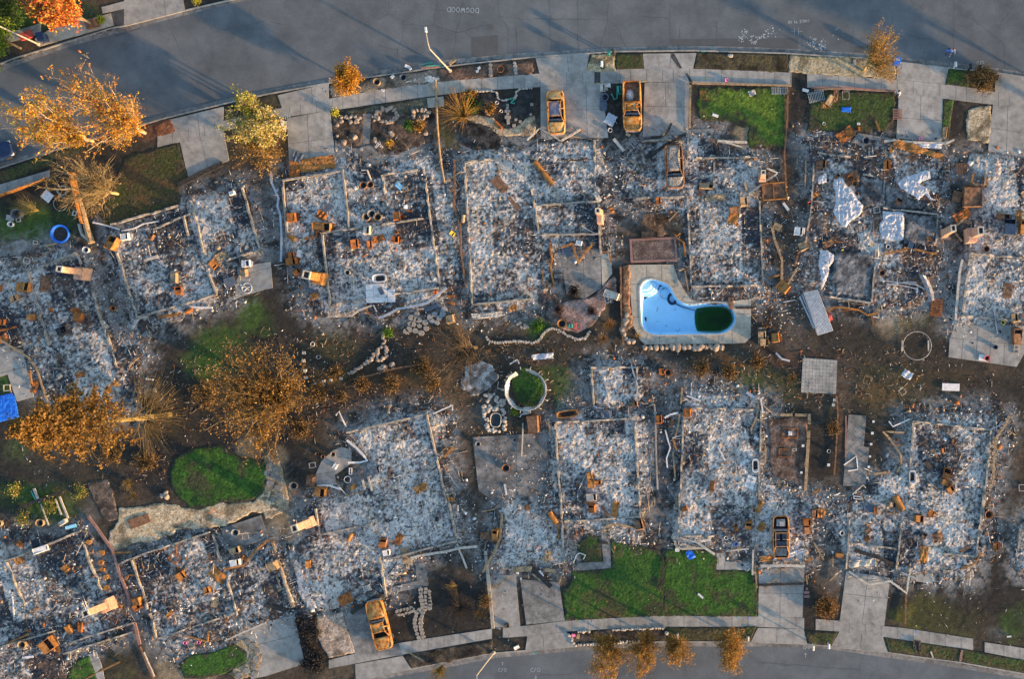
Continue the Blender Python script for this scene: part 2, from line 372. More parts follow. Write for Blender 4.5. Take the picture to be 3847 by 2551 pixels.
sheet('driveway',TL('33',(686,1168),(1050,1212),(1092,1340),(618,1288)),Z1,'concrete',joints=line('33',(875,1190,862,1312)))
sheet('driveway',TL('23',(-100,730),(225,755),(275,1078),(-50,1112)),Z2,'concrete_dark',joints=line('23',(-90,850,255,1000)))
sheet('driveway',TL('23',(-40,1210),(290,1172),(350,1292),(-60,1340)),Z1,'concrete',joints=line('23',(90,1195,100,1320)))
sheet('driveway',TL('13',(1880,700),(2100,690),(2140,1125),(1915,1140)),Z1 - 0.008,'concrete')
sheet('driveway',TL('13',(655,1010),(860,945),(950,1290),(1120,1270),(1150,1372),(752,1365)),Z2,'concrete_dark',joints=line('13',(700,1130,880,1090)))
sheet('driveway',TL('13',(752,1445),(1150,1375),(1222,1480),(800,1590),(760,1600)),Z1,'concrete')
sheet('driveway',TL('13',(-250,1150),(240,1030),(330,1440),(0,1545),(-120,1570)),Z2,'concrete',joints=line('13',(-100,1290,290,1190)))
# far side pavement
sheet('sidewalk',TL('00',(-100,330),(350,195),(350,290),(-100,400)),Z1,'concrete')
sheet('driveway',TL('00',(1050,75),(1370,-60),(1530,-80),(1562,82),(1048,212)),Z1,'concrete',joints=line('00',(1380,-40,1405,130)))
sheet('sidewalk',TL('00',(860,60),(1050,10),(1060,-80),(1360,-140),(1370,-60),(1050,75),(870,112)),Z2,'concrete')
sheet('patio',TL('00',(300,325),(420,250),(760,160),(940,110),(965,213),(335,392)),Z2+0.004,'concrete_pale')
sheet('gravel_strip',TL('00',(932,112),(1046,76),(1044,208),(967,213)),Z1 - 0.003,'trench')
# yards: patios,slabs,walks
sheet('patio',TL('21',(180,790),(300,770),(575,750),(582,1080),(440,1170),(290,1130),(270,1010),(180,1000)),Z2,'concrete_dark',joints=line('21',(428,770,440,1165),(270,1015,582,1000),(200,840,575,815)))
sheet('walk',TL('21',(580,790),(660,790),(672,960),(588,1065)),Z2 - 0.004,'concrete_pale')
sheet('patio',TL('31',(1618,1500),(1652,1388),(2300,1400),(2300,1568)),Z2,'concrete',joints=line('31',(1620,1500,2240,1560),(1850,1395,1840,1530),(2060,1400,2050,1545)))
sheet('patio',TL('32',(1612,45),(2300,70),(2175,288),(1603,206)),Z2+0.002,'concrete',joints=line('32',(1725,50,1710,222),(1845,55,1830,240),(1960,60,1945,255),(2075,70,2065,270)))
pav=TL('32',(378,212),(667,232),(656,516),(363,502))
def quadlerp(q,u,v): return tuple((q[0][k]*(1 - u)+q[1][k]*u)*(1 - v)+(q[3][k]*(1 - u)+q[2][k]*u)*v for k in (0,1))
rnd=random.Random(5)
jl=[(quadlerp(pav,i/10,0),quadlerp(pav,i/10,1)) for i in range(1,10)]+[(quadlerp(pav,0,i/10),quadlerp(pav,1,i/10)) for i in range(1,10)]
sheet('paver_patio',pav,0.17,'concrete',joints=jl,jw=0.016)
slab=TL('32',(762,688),(912,700),(890,958),(936,965),(902,1292),(716,1290))
sheet('walk',slab,0.16,'concrete_dark',joints=line('32',(765,730,900,860),(760,830,885,945),(750,930,930,1100),(735,1050,910,1210),(725,1160,840,1290),(905,745,790,860),(895,850,740,1000),(930,1000,760,1110),(915,1130,780,1270)))
sheet('patio',TL('12',(415,1205),(470,1080),(560,995),(640,960),(720,985),(720,1100),(580,1200),(600,1280),(430,1280)),Z2,'concrete',joints=line('12',(420,1195,580,1170),(500,1060,560,1100)))
sheet('patio',poly(('12',(1740,880),(2240,850)),('22',(120,850),(150,1350)),('12',(1920,1420),(1790,1330))),Z2,'concrete_scorched',joints=line('12',(1745,1000,2300,985),(1930,870,1940,1380),(2110,860,2110,1370)))
sheet('patio',poly(('01',(1915,1200),(2040,1150),(2245,1090)),('11',(60,1080),(40,860)),('01',(2150,880),(2020,960))),Z2,'concrete',joints=line('01',(2060,970,2300,900)))
sheet('patio',TL('01',(20,735),(180,665),(260,690),(300,780),(200,800),(20,812)),Z2,'concrete_dark')
sheet('patio',TL('02',(-40,140),(70,95),(200,150),(240,330),(290,540),(150,580),(70,350),(-40,390)),Z2,'concrete',joints=line('02',(0,345,220,290),(0,190,180,130)))
sheet('walk',poly(('10',(582,1180),(740,1250),(880,1222),(950,1292),(1100,1302),(1250,1242),(1320,1262),(1310,1335),(1100,1370),(900,1390),(590,1312))),Z2 - 0.006,'concrete_dark')
sheet('walk',TL('10',(820,955),(890,955),(875,1210),(815,1205)),Z2 - 0.003,'concrete_dark',joints=line('10',(820,1095,880,1095)))
sheet('walk',TL('23',(583,345),(656,380),(665,635),(330,662),(400,592),(597,582)),Z2,'concrete_dark',joints=line('23',(590,460,660,460),(597,582,665,635)))
sheet('walk',TL('23',(1550,508),(1622,508),(1622,580),(1846,586),(1840,652),(1550,648)),Z2,'concrete',joints=line('23',(1622,580,1618,650),(1766,584,1766,650)))
sheet('walk',TL('13',(1075,790),(1270,745),(1262,600),(1330,590),(1362,730),(1370,780),(1060,850)),Z2,'concrete_dark')
sheet('walk',TL('03',(745,1365),(815,1340),(860,1450),(890,1590),(830,1590),(790,1470)),Z2,'concrete',joints=line('03',(770,1430,840,1410)))
sheet('walk',poly(('20',(1310,1090),(1518,1080),(1525,1330),(1315,1330))),Z2 - 0.002,'concrete_dark')
sheet('patio',poly(('03',(1870,300),(2200,190),(2260,380),(2050,460),(1890,420))),Z2,'concrete_scorched')
sheet('walk',poly(('30',(770,1220),(840,1120),(1150,1170),(1150,1195),(900,1170),(880,1500),(790,1500))),Z2,'concrete_dark')
sheet('walk',poly(('33',(1430,590),(1500,600),(1482,768),(1285,740),(1290,690),(1420,690))),Z2,'concrete')
sheet('walk',TL('20',(1530,1105),(1310,1100),(1310,1095),(1530,1080)),Z2 - 0.011,'concrete_dark')
for pts in (('20',(1172,452),(1195,452),(1262,575),(1238,575),(1168,485)),('20',(1290,622),(1308,618),(1350,690),(1325,690))):
    sheet('trench_patch',TL(*pts),0.142,'trench')
for pts in (('20',(1395,0),(0,0)),): pass
# asphalt repairs and cracks
for q in ((('20',(1180,395),(1160,325),(2240,318),(2235,400))),('10',(1725,310),(1950,290),(1948,455),(1730,478)),('10',(1855,200),(1910,197),(1910,245),(1858,248)),('30',(805,385),(890,385),(890,440),(808,438)),('00',(960,285),(1180,215),(1185,235),(970,310))):
    b=MB(); pts=TL(*q); b.add([(x,y,0.004) for x,y in ccw(pts)],[tuple(range(len(pts)))]); b.build('road_repair','asphalt_patch')['kind']='structure'
CR=[('10',(1735,0),(745,60)),]
def wiggle(a,b,n,amp,rnd):
    a=Vector((*a,0)); b=Vector((*b,0)); t=b - a; nn=Vector((-t.y,t.x,0)).normalized()
    return [a+t*(i/n)+nn*(rnd.uniform(-amp,amp) if 0<i<n else 0) for i in range(n+1)]
cb=MB(); rnd=random.Random(3)
def crackline(pts,w=0.024,z=0.007):
    for i in range(len(pts) - 1):
        a,c=pts[i],pts[i+1]; t=(c - a)
        if t.length<1e-6: continue
        t.normalize(); n=Vector((-t.y,t.x,0))*w/2*rnd.uniform(0.6,1.3)
        cb.add([(a.x - n.x,a.y - n.y,z),(c.x - n.x,c.y - n.y,z),(c.x+n.x,c.y+n.y,z),(a.x+n.x,a.y+n.y,z)],[(0,1,2,3)])
CRK=[('10',735,0,745,100),('10',1030,0,1030,110),('10',1030,110,1150,180),('10',1150,180,1260,120),('10',930,165,1030,115),('10',1150,180,1150,300),('10',1150,300,1110,410),('10',1110,410,1110,500),('10',1110,415,950,380),('10',1160,205,1400,210),('10',1400,210,1600,270),('10',1440,0,1405,210),('10',1440,85,1650,90),('10',1660,20,1600,270),('10',1600,270,1570,500),('10',1600,270,1850,210),('10',1950,0,1960,130),('10',1960,130,2030,220),('10',2030,220,2040,455),('10',1960,130,2240,170),('10',1150,340,1240,440),('10',0,170,210,215),('10',1650,100,1830,150),('10',2100,180,2110,450),
       ('20',140,0,155,160),('20',0,155,640,160),('20',140,160,160,440),('20',380,0,385,410),('20',620,220,570,400),('20',640,160,720,235),('20',720,235,790,395),('20',1160,0,1160,385),('20',1550,170,1550,385),('20',1240,230,1240,320),('20',640,0,630,200),('20',880,140,1150,150),
       ('30',1380,490,1450,330),('30',1450,330,1480,200),('30',1130,90,1140,310),('30',1650,0,1640,520),('30',1700,110,1850,190),('30',1850,190,2080,380),('30',2080,380,2080,570),('30',800,220,790,440),('30',1250,290,1450,330),('30',370,250,370,395),('30',1280,0,1400,80),('30',2040,200,2120,100),
       ('00',1960,60,2010,200),('00',2110,30,2120,300),('00',1780,270,2240,170),('00',1450,250,1500,400),('00',0,560,700,340),('00',970,275,1180,215),('00',0,850,400,770),
       ('23',50,1540,330,1530),('23',715,1480,720,1568),('23',880,1500,890,1568),('33',860,1450,855,1520),('33',0,1425,860,1500),('33',0,1440,300,1455)]
for code,a,b_,c_,d_ in CRK:
    q=TL(code,(a,b_),(c_,d_)); L=math.dist(*q); crackline(wiggle(q[0],q[1],max(2,int(L/0.5)),0.09,rnd))
cb.build('road_cracks','crack')['kind']='structure'
# tyre lanes and stains worn into the asphalt
# ---------------------------------------------------------------- chalk writing on road and pavement
GL={'D': [[(0,0),(0,1),(.45,.95),(.7,.6),(.65,.3),(.4,.03),(0,0)]],'O': [[(.35,0),(.08,.2),(0,.55),(.15,.9),(.4,1),(.65,.8),(.7,.4),(.55,.08),(.35,0)]],
      'G': [[(.65,.85),(.4,1),(.1,.8),(0,.45),(.15,.1),(.5,0),(.68,.35),(.4,.38)]],'W': [[(0,1),(.2,0),(.4,.7),(.6,0),(.8,1)]],'C': [[(.6,.85),(.35,1),(.08,.75),(0,.4),(.2,.05),(.6,.12)]],
      'A': [[(0,0),(.3,1),(.6,0)],[(.12,.38),(.48,.38)]],'B': [[(0,0),(0,1),(.45,.85),(.4,.6),(0,.52),(.5,.4),(.5,.1),(0,0)]],'L': [[(0,1),(0,0),(.5,0)]],'E': [[(.5,1),(0,1),(0,0),(.5,0)],[(0,.5),(.4,.5)]],
      'T': [[(0,1),(.6,1)],[(.3,1),(.3,0)]],'V': [[(0,1),(.25,0),(.5,1)]],'K': [[(0,0),(0,1)],[(.5,1),(0,.45),(.5,0)]],'/': [[(0,-.1),(.5,1.1)]],' ': [],'^': [[(.3,-.2),(.3,1)],[(0,.6),(.3,1),(.6,.6)]],'v': [[(.3,1),(.3,-.2)],[(0,.25),(.3,-.2),(.6,.25)]],
      'H': [[(0,0),(0,1)],[(0,.5),(-.55,.5)],[(.55,0),(.55,1)],[(.55,.5),(1.1,.5)]]}
def chalk(text,code,x,y,size,rot,label,w=0.05,mat='chalk',z=0.009):
    b=MB(); cx=0; strokes=[]
    for ch in text:
        wd={'W': .85,'D': .75,'O': .75,'G': .75,' ': .4,'H': 1.2}.get(ch,.62)
        for s_ in GL[ch]: strokes.append([(cx+px,py) for px,py in s_])
        cx += wd+.22
    q=W(int(code[0]),int(code[1]),x,y); ca,sa=math.cos(R(rot)),math.sin(R(rot))
    for s_ in strokes:
        for (ax,ay),(bx,by) in zip(s_,s_[1:]):
            a=Vector(((ax - cx/2)*size,(ay - .5)*size,0)); c=Vector(((bx - cx/2)*size,(by - .5)*size,0)); t=(c - a).normalized(); n=Vector((-t.y,t.x,0))*w/2; a -= t*w/3; c += t*w/3
            b.add([a - n,c - n,c+n,a+n],[(0,1,2,3)])
    o=b.build('chalk_writing',mat,None,(q[0],q[1],z),R(rot)); tag(o,label,'chalk marking','chalk marks on road and pavement'); return o
chalk('DOGWOOD','10',1650,80,.5,178,'white chalk word DOGWOOD written upside down on the asphalt',0.055)
chalk('CABLE TV OK','30',340,178,.26,184,'white chalk words CABLE TV OK on the road',0.05)
chalk('H','30',352,262,.75,0,'white chalk bracket mark on the road below CABLE TV OK',0.03)
chalk('C/O','20',748,655,.38,180,'white chalk C/O on the pavement above the rusted pickup',0.045,z=0.15)
chalk('v','20',752,688,.28,0,'white chalk arrow on the pavement under the C/O above the pickup',0.04,z=0.15)
chalk('C/O','30',1868,525,.3,184,'white chalk C/O on the asphalt beside the gutter near two walkers',0.04)
chalk('C/O','30',1805,820,.38,186,'white chalk C/O on the pavement under the scorched hedge',0.045,z=0.15)
chalk('C/O','23',30,1495,.42,0,'pale chalk C/O on the asphalt of the lower street',0.045)
chalk('v','23',32,1555,.3,0,'pale chalk arrow below the C/O on the lower street',0.04)
chalk('C/O','23',25,1352,.2,0,'small teal chalk C/O in the gutter of the lower street',0.04,'chalk_teal',z=0.02)
chalk('C/O','33',412,1307,.3,0,'white chalk C/O in the gutter beside the slim white post',0.045,z=0.02)
chalk('^','33',405,1368,.4,0,'faint white chalk arrow on the asphalt below the white post',0.04)
chalk('C/O','33',1820,1487,.26,-8,'white chalk C/O in the gutter beside the brick edging strip',0.04,z=0.02)
chalk('C/O','13',1992,1495,.36,0,'faint chalk C/O on the asphalt beside the lower lamp post',0.04)
chalk('^','13',1992,1440,.3,0,'faint chalk arrow on the asphalt above the C/O by the lower lamp post',0.035)
for (cd,x,y,lab,mt,rt) in (('20',1465,660,'yellow chalk dash on the pavement above the top lawn','chalk_yellow',0),('20',552,700,'yellow chalk dash beside the dark pavement patch','chalk_yellow',0),('20',945,684,'yellow chalk dash at the pickup driveway corner','chalk_yellow',0),('20',1440,434,'pale teal dash on the kerb above the dark planting bed','chalk_teal',0)):
    q=W(int(cd[0]),int(cd[1]),x,y); b=MB(); b.box((0,0,0),(0.45,0.06,0.004)); tag(b.build('chalk_dash',mt,None,(*q,0.15)),lab,'chalk marking','chalk marks on road and pavement')
for (x,y,lab,mt,c_) in ((410,1082,'green paint tick across the pavement edge by the big lawn','chalk_teal','23'),(500,1082,'blue paint tick across the pavement edge by the big lawn','blue','23'),(1733,1052,'green paint tick near the white driveway below the big lawn','chalk_teal','23'),(1816,1055,'blue paint tick near the wide driveway below the big lawn','blue','23'),(1330,1170,'blue paint tick on the pavement above the black rubbish bag','blue','33')):
    q=W(int(c_[0]),int(c_[1]),x,y); b=MB(); b.box((0,0,0),(0.06,0.32,0.004)); tag(b.build('paint_tick',mt,None,(*q,0.137)),lab,'paint mark','paint ticks on the pavement')
# white spill on the asphalt
def splat(code,spots,label,mat='chalk',z=0.008,seed=1):
    r_=random.Random(seed); b=MB()
    for x,y,rad,n in spots:
        for i in range(int(n*.6)):
            a=r_.uniform(0,6.28); q=rad*math.sqrt(r_.random()); px,py=W(int(code[0]),int(code[1]),x+q*math.cos(a),y+q*math.sin(a)); s_=r_.uniform(.03,.11)*(1.3 - q/rad*.6)
            k=r_.randint(5,7); V=[(px+s_*r_.uniform(.5,1.2)*math.cos(6.28*j/k),py+s_*r_.uniform(.5,1.2)*math.sin(6.28*j/k),z) for j in range(k)]; b.add(V,[tuple(range(k))])
    o=b.build('plaster_spill',mat); tag(o,label,'spill',kind='stuff')
splat('20',[(1770,310,45,50),(1860,330,40,60),(1790,265,25,25),(1950,300,60,25),(2030,270,30,12)],'white plaster powder spilled on the asphalt above the planting bed',seed=2)
splat('30',[(520,370,60,60),(450,340,50,30),(130,270,60,18),(680,280,50,14),(540,400,40,30)],'white plaster powder spilled on the asphalt near the leaning street tree',seed=4)
splat('10',[(510,760,35,35),(515,870,40,30),(185,970,35,25),(430,830,30,10),(350,1200,60,16),(520,1235,50,18),(510,1050,30,14)],'white ash smears on the driveway beside the cream shrub',z=0.142,seed=7)
# ---------------------------------------------------------------- soil of the lots,turf,gravel,ash
def grid(pl,res,pad):
    a=np.array(pl); x0,y0=a.min(0) - pad; x1,y1=a.max(0)+pad
    gx=np.arange(x0,x1+res,res); gy=np.arange(y0,y1+res,res)
    return np.meshgrid(gx,gy)
def field(name,pl,res,mat,zf,cf,wig=0.5,wscale=1.2,ramp_w=0.35,seed=0,jit=0.35,extra=None):
    """height-field patch: pl outline, zf(X,Y,sd)->height, cf(X,Y,sd)->colour"""
    X,Y=grid(pl,res,wig+0.4)
    rs=np.random.RandomState(seed+1); X=X+rs.uniform(-jit,jit,X.shape)*res; Y=Y+rs.uniform(-jit,jit,Y.shape)*res
    sd=sdist(pl,X,Y)+(fbm(X*wscale,Y*wscale,seed+5,3) - 0.5)*2*wig
    Z=zf(X,Y,sd); cut=ss(-ramp_w,ramp_w*0.3,sd); Z=0.02+(Z - 0.02)*cut
    Cc=cf(X,Y,sd)
    ok=sd>-ramp_w; q=ok[:-1,:-1] & ok[1:,:-1] & ok[:-1,1:] & ok[1:,1:]
    idx=np.arange(X.size).reshape(X.shape)
    F=np.stack([idx[:-1,:-1][q],idx[:-1,1:][q],idx[1:,1:][q],idx[1:,:-1][q]],1)
    V=np.stack([X,Y,Z],-1).reshape(-1,3); Cc=Cc.reshape(-1,3)
    used=np.zeros(len(V),bool); used[F.ravel()]=True; mp=np.cumsum(used) - 1
    V,Cc,F=V[used],Cc[used],mp[F]
    if extra is not None:
        V2,C2,F2=extra
        F=np.concatenate([F,F2+len(V)]); V=np.concatenate([V,V2]); Cc=np.concatenate([Cc,C2])
    return link(name,fastmesh(name,V,F,mat,np.clip(Cc,0.004,0.95)))
# soil colours laid down as broad irregular patches
SOIL={'char': C(.026,.025,.024),'dark': C(.046,.04,.031),'brown': C(.085,.062,.045),'olive': C(.075,.075,.028),'green': C(.05,.1,.02),'tan': C(.27,.21,.135),'ash': C(.3,.3,.31),'grey': C(.13,.125,.12),'red': C(.15,.07,.045),'warm': C(.13,.08,.035),'ygreen': C(.1,.1,.02),'ggrey': C(.1,.115,.085)}
BL = [ # photo px x,y,radius x,radius y,kind,strength
 (900,1400,260,170,'dark',.8),(830,1330,130,110,'green',.75),(960,1200,70,70,'green',.8),(760,1370,80,60,'green',.6),(1180,1300,150,90,'dark',.9),(1250,1300,90,60,'olive',.35),
 (1420,1440,260,70,'warm',.75),(1560,1400,120,60,'warm',.6),(1320,1500,150,60,'brown',.7),(1650,1590,60,110,'brown',.5),(1720,1700,50,250,'brown',.8),(1300,1570,120,50,'brown',.6),
 (600,1700,120,90,'char',.9),(520,1830,130,70,'char',.8),(1080,1750,70,160,'char',.9),(500,1860,80,60,'brown',.6),(1130,1150,60,130,'char',.7),
 (1990,1310,150,40,'dark',.8),(2200,1330,150,60,'dark',.9),(2110,1470,40,90,'green',.6),(2040,1400,60,25,'green',.5),(2170,1480,60,120,'grey',.35),(2290,1320,160,30,'brown',.6),(2360,1100,20,220,'brown',.9),(2350,1350,30,60,'brown',.6),
 (2700,1370,160,60,'dark',.8),(2640,1370,90,40,'brown',.7),(2850,1420,130,60,'olive',.55),(2820,1440,50,40,'green',.5),(2960,1450,60,70,'olive',.5),(2780,1480,120,50,'olive',.4),(3000,1350,150,30,'red',.5),(2520,1390,50,60,'grey',.5),(2440,1400,50,70,'char',.6),
 (3300,1450,260,90,'dark',.35),(3400,1420,250,60,'olive',.3),(3350,1520,250,60,'olive',.28),(3180,1400,80,60,'brown',.6),(3360,1230,75,55,'tan',.85),(3440,1210,50,30,'olive',.5),(3250,1260,70,60,'char',.6),(3450,1290,60,70,'char',.5),(3330,1300,150,60,'dark',.6),(3500,1350,150,30,'brown',.7),(3650,1390,150,25,'brown',.6),(3160,1620,40,250,'brown',.85),(3090,1750,50,130,'char',.6),(3230,1650,60,130,'char',.75),(3300,1560,110,50,'dark',.5),(2980,1250,90,70,'grey',.35),(2900,1220,60,120,'char',.5),(3000,1300,80,60,'brown',.5),
 (3760,1750,40,250,'grey',.45),(3790,1700,50,200,'brown',.35),(3830,1600,60,100,'dark',.7),(3700,2200,120,150,'char',.8),(3480,2180,140,60,'char',.85),(3380,2250,50,90,'char',.8),(3560,2260,130,80,'dark',.5),(3480,2310,120,75,'ygreen',.85),(3600,2340,110,60,'olive',.6),(3800,2250,60,140,'char',.8),(3820,2340,60,70,'green',.6),(3500,1430,220,40,'warm',.3),(3300,1480,120,40,'warm',.4),(2700,1350,120,30,'warm',.5),(1500,1480,120,40,'char',.6),(1700,1500,60,60,'warm',.5),(1300,1420,80,50,'olive',.4),(1450,1530,100,30,'grey',.35),(3750,2380,40,30,'grey',.5),(3130,2240,60,90,'brown',.7),(3130,2170,50,60,'grey',.4),
 (2470,1950,35,90,'char',.9),(2490,2040,40,60,'char',.9),(2440,1700,25,180,'brown',.9),(2400,1520,40,70,'brown',.5),
 (1580,2200,60,60,'grey',.3),(1700,2250,150,120,'char',.85),(1640,2320,80,80,'char',.7),(1740,2150,50,30,'brown',.5),(1820,2280,25,80,'warm',.6),(1490,2290,60,60,'char',.7),(1500,2350,50,50,'char',.8),(1700,2440,130,25,'dark',.9),(1150,2400,40,130,'char',.95),(1190,2500,40,60,'char',.9),(1300,2500,60,30,'tan',.4),(1250,2540,60,30,'tan',.5),
 (420,2450,70,80,'dark',.9),(450,2500,60,60,'olive',.5),(560,2450,40,80,'grey',.4),(630,2500,40,60,'tan',.7),(700,2540,120,25,'tan',.8),(930,2450,50,60,'tan',.55),(950,2500,30,40,'grey',.5),
 (60,1870,100,70,'green',.8),(180,1900,130,70,'green',.7),(240,1840,70,40,'olive',.6),(50,1940,60,60,'dark',.5),(300,1850,60,60,'dark',.6),(30,1750,60,60,'char',.8),(60,1680,60,60,'green',.4),(350,1900,30,70,'grey',.4),(120,1990,200,25,'char',.6),(20,1440,30,60,'green',.8),(30,1600,50,60,'char',.8),
 (120,830,160,90,'green',.85),(50,780,60,60,'char',.6),(250,850,60,60,'green',.7),(420,790,90,70,'warm',.55),(380,850,60,60,'dark',.7),(430,960,30,120,'char',.8),(450,1150,25,150,'char',.8),(540,1300,40,60,'brown',.5),(620,1290,90,50,'char',.8),(960,880,25,200,'red',.5),(930,720,40,60,'dark',.6),(1010,770,40,120,'grey',.4),(960,620,60,60,'char',.6),
 (1330,420,150,30,'ggrey',.8),(1480,410,130,40,'ggrey',.8),(1560,440,70,60,'ggrey',.5),(1290,500,50,60,'char',.6),(1490,500,110,70,'dark',.6),(1640,500,60,50,'olive',.6),(1760,420,50,40,'green',.4),(1890,440,80,60,'char',.9),(1800,550,70,60,'char',.9),(1690,540,50,40,'olive',.5),(1700,590,60,30,'char',.5),(1290,340,30,20,'brown',.6),(1400,320,60,25,'grey',.5),(1800,270,180,20,'brown',.8),(1560,285,60,18,'tan',.6),(1050,300,60,30,'grey',.4),(1010,385,50,40,'olive',.3),(1060,520,30,90,'warm',.5),
 (2620,350,30,40,'brown',.6),(2330,420,30,160,'char',.7),(2590,450,18,150,'brown',.8),(2720,490,60,50,'char',.6),(2790,510,40,60,'tan',.7),(2700,460,40,20,'ash',.5),(2960,450,25,230,'brown',.75),(3000,420,45,120,'char',.85),(2990,560,50,60,'dark',.7),(2760,210,200,40,'dark',.5),(2760,240,150,25,'olive',.4),(2630,230,30,30,'green',.4),(3000,300,25,40,'char',.9),(3600,400,30,30,'char',.7),(3590,460,40,90,'char',.6),(3680,540,60,50,'brown',.5),(2900,700,70,130,'brown',.5),(2960,850,50,200,'brown',.4),(3020,1050,40,120,'brown',.3),
 (200,60,200,60,'green',.4),(60,60,80,60,'green',.7),(230,160,40,40,'brown',.6),(90,185,60,30,'brown',.7),(160,560,200,30,'olive',.6),(600,480,60,30,'red',.9),(560,500,60,30,'red',.6),
 (1110,2020,40,30,'tan',.5),(1060,1900,60,130,'tan',.7),(1040,1720,50,40,'tan',.6),(930,1680,60,40,'tan',.8),(1150,1850,60,60,'char',.8),(1000,1880,40,40,'grey',.4),(1420,1700,40,40,'char',.4),(1830,1560,60,60,'grey',.4),(1900,1500,70,60,'grey',.3),
 (2180,960,60,40,'char',.7),(2150,1090,100,30,'char',.6),(2310,1130,30,60,'char',.8),(2210,1160,80,40,'tan',.35),(2020,1230,50,40,'green',.8),(2060,1200,60,30,'char',.5),(2430,850,90,60,'brown',.7),(2490,830,70,40,'tan',.3),(2400,780,60,60,'char',.4),(2440,880,80,30,'brown',.6)]
def soilcolor(X,Y,dh):
    px=X*S+NX; py=NY - Y*S
    n1=fbm(X*.35,Y*.35,31,3); n2=fbm(X*1.7,Y*1.7,41,4)
    c=mixc(SOIL['dark']+np.zeros(X.shape+(3,)),SOIL['brown'],ss(.4,.75,n1)*.55)
    wx=(fbm(X*.5,Y*.5,51,3) - .5)*70+(fbm(X*2.2,Y*2.2,57,3) - .5)*40; wy=(fbm(X*.5,Y*.5,61,3) - .5)*70+(fbm(X*2.2,Y*2.2,67,3) - .5)*40
    for bx,by,rx,ry,k,s_ in BL:
        d_=np.sqrt(((px+wx*min(1,rx/80) - bx)/rx)**2+((py+wy*min(1,ry/80) - by)/ry)**2)
        c=mixc(c,SOIL[k],s_*(1 - ss(.55,1.25,d_+(n2 - .5)*.5)))
    n3=fbm(X*5,Y*5,71,3)
    c=c*(0.5+1.0*n3)[...,None]
    c=mixc(c,SOIL['ash'],ss(.68,.8,fbm(X*6.5,Y*6.5,81,2))*ss(.45,.65,fbm(X*.4,Y*.4,91,2))*.16)
    n4=fbm(X*.22,Y*.22,95,3); c=mixc(c,SOIL['char']*(0.6+.8*n3)[...,None],ss(.48,.62,n4)*.55)
    n5=fbm(X*1.1,Y*1.1,97,5); n6=fbm(X*4.5,Y*4.5,98,3,2.1,.8)
    spill=ss(-3.0,.4,dh)*ss(.42,.62,n5*.55+n6*.45+.10*ss(-2.5,0,dh)); c=mixc(c,C(.34,.335,.33)*(.4+1.1*n6)[...,None],spill*.7)
    c=mixc(c,SOIL['char'],ss(-2.2,-.2,dh)*ss(.5,.65,1 - n5)*.7)
    return c*.88
pool_px=[(2340+x/4.73,1000+y/4.73) for x,y in [(305,420),(320,350),(370,280),(430,245),(500,232),(600,250),(720,290),(800,330),(850,380),(890,460),(930,540),(990,610),(1070,655),(1180,685),(1300,680),(1450,660),(1620,650),(1780,665),(1880,700),(1950,770),(1995,860),(2005,950),(1980,1040),(1920,1120),(1840,1175),(1740,1205),(1400,1208),(1000,1215),(700,1222),(550,1215),(440,1180),(370,1110),(335,1020),(325,900),(315,700),(308,550)]]
pool_out=[P(p) for p in pool_px]
# ---------------------------------------------------------------- turf and gravel beds
def turf(pl,c1,c2,c3,label,seed,h=0.05,dry=.5,wig=.18,res=.11,green=None,name='grass'):
    rs=np.random.RandomState(seed)
    def zf(X,Y,sd): return 0.125+h*fbm(X*7,Y*7,seed,3)+rs.uniform(0,h*.6,X.shape)
    def cf(X,Y,sd):
        n=fbm(X*.45,Y*.45,seed+3,3); n2=fbm(X*2.0,Y*2.0,seed+7,5)
        c=mixc(c1+np.zeros(X.shape+(3,)),c2,ss(.35,.65,n2)); c=mixc(c,c3,ss(dry,dry+.2,n*.65+n2*.35)); c=mixc(c,C(.06,.05,.03),ss(.56,.72,fbm(X*.8,Y*.8,seed+19,5))*.75); c=c*.86+c.mean(-1,keepdims=True)*.14
        c=mixc(c,SOIL['dark'],(1 - ss(0,.7,sd))*.8*ss(.3,.7,fbm(X*1.5,Y*1.5,seed+23,4))+(1 - ss(0,.25,sd))*.3)
        return c*.86*rs.uniform(.55,1.45,X.shape)[...,None]
    o=field(name,pl,res,'turf',zf,cf,wig,1.5,.15,seed)
    tag(o,label,name.replace('_',' '),kind='stuff'); return o
G1,G2,DRY,OLV=C(.035,.1,.012),C(.06,.15,.015),C(.11,.085,.03),C(.06,.065,.02)
turf(poly(('00',(1060,1325),(1500,1208)),('01',(1590,150),(1510,210),(1520,370),(900,560),(840,470),(930,300),(1000,130))),OLV,C(.055,.075,.018),C(.095,.06,.028),'dull brown and green lawn beside the wide driveway',1,dry=.48)
turf(TL('00',(-20,1450),(500,1262),(470,1380),(200,1480),(-20,1560)),C(.055,.08,.02),OLV,DRY,'olive grass verge beside the parked blue car',2)
turf(poly(('02',(1440,1200),(1480,1060),(1600,985),(1850,950),(2000,1040),(2240,1095),(2250,1230),(2235,1330),(2140,1400),(2000,1430),(1890,1420),(1800,1455),(1700,1482),(1610,1470),(1530,1400),(1460,1320))),C(.025,.085,.01),C(.045,.13,.012),C(.07,.15,.015),'bright green kidney shaped lawn in the burned garden',3,wig=.06,dry=.6)
turf(TL('03',(1510,1440),(1620,1365),(1800,1345),(1980,1272),(2090,1340),(2080,1420),(1900,1520),(1700,1568),(1560,1560)),G1,C(.045,.13,.012),C(.06,.14,.015),'small green oval lawn edged with tan mulch',4,wig=.06,dry=.62)
turf(TL('03',(560,1590),(620,1430),(760,1375),(830,1590)),G1,G2,C(.07,.16,.015),'bright green grass beside the narrow front walk',5)
turf(TL('03',(820,1275),(900,1220),(1020,1180),(1010,1215),(870,1270)),G1,G2,OLV,'thin strip of green grass along a foundation',6,wig=.1)
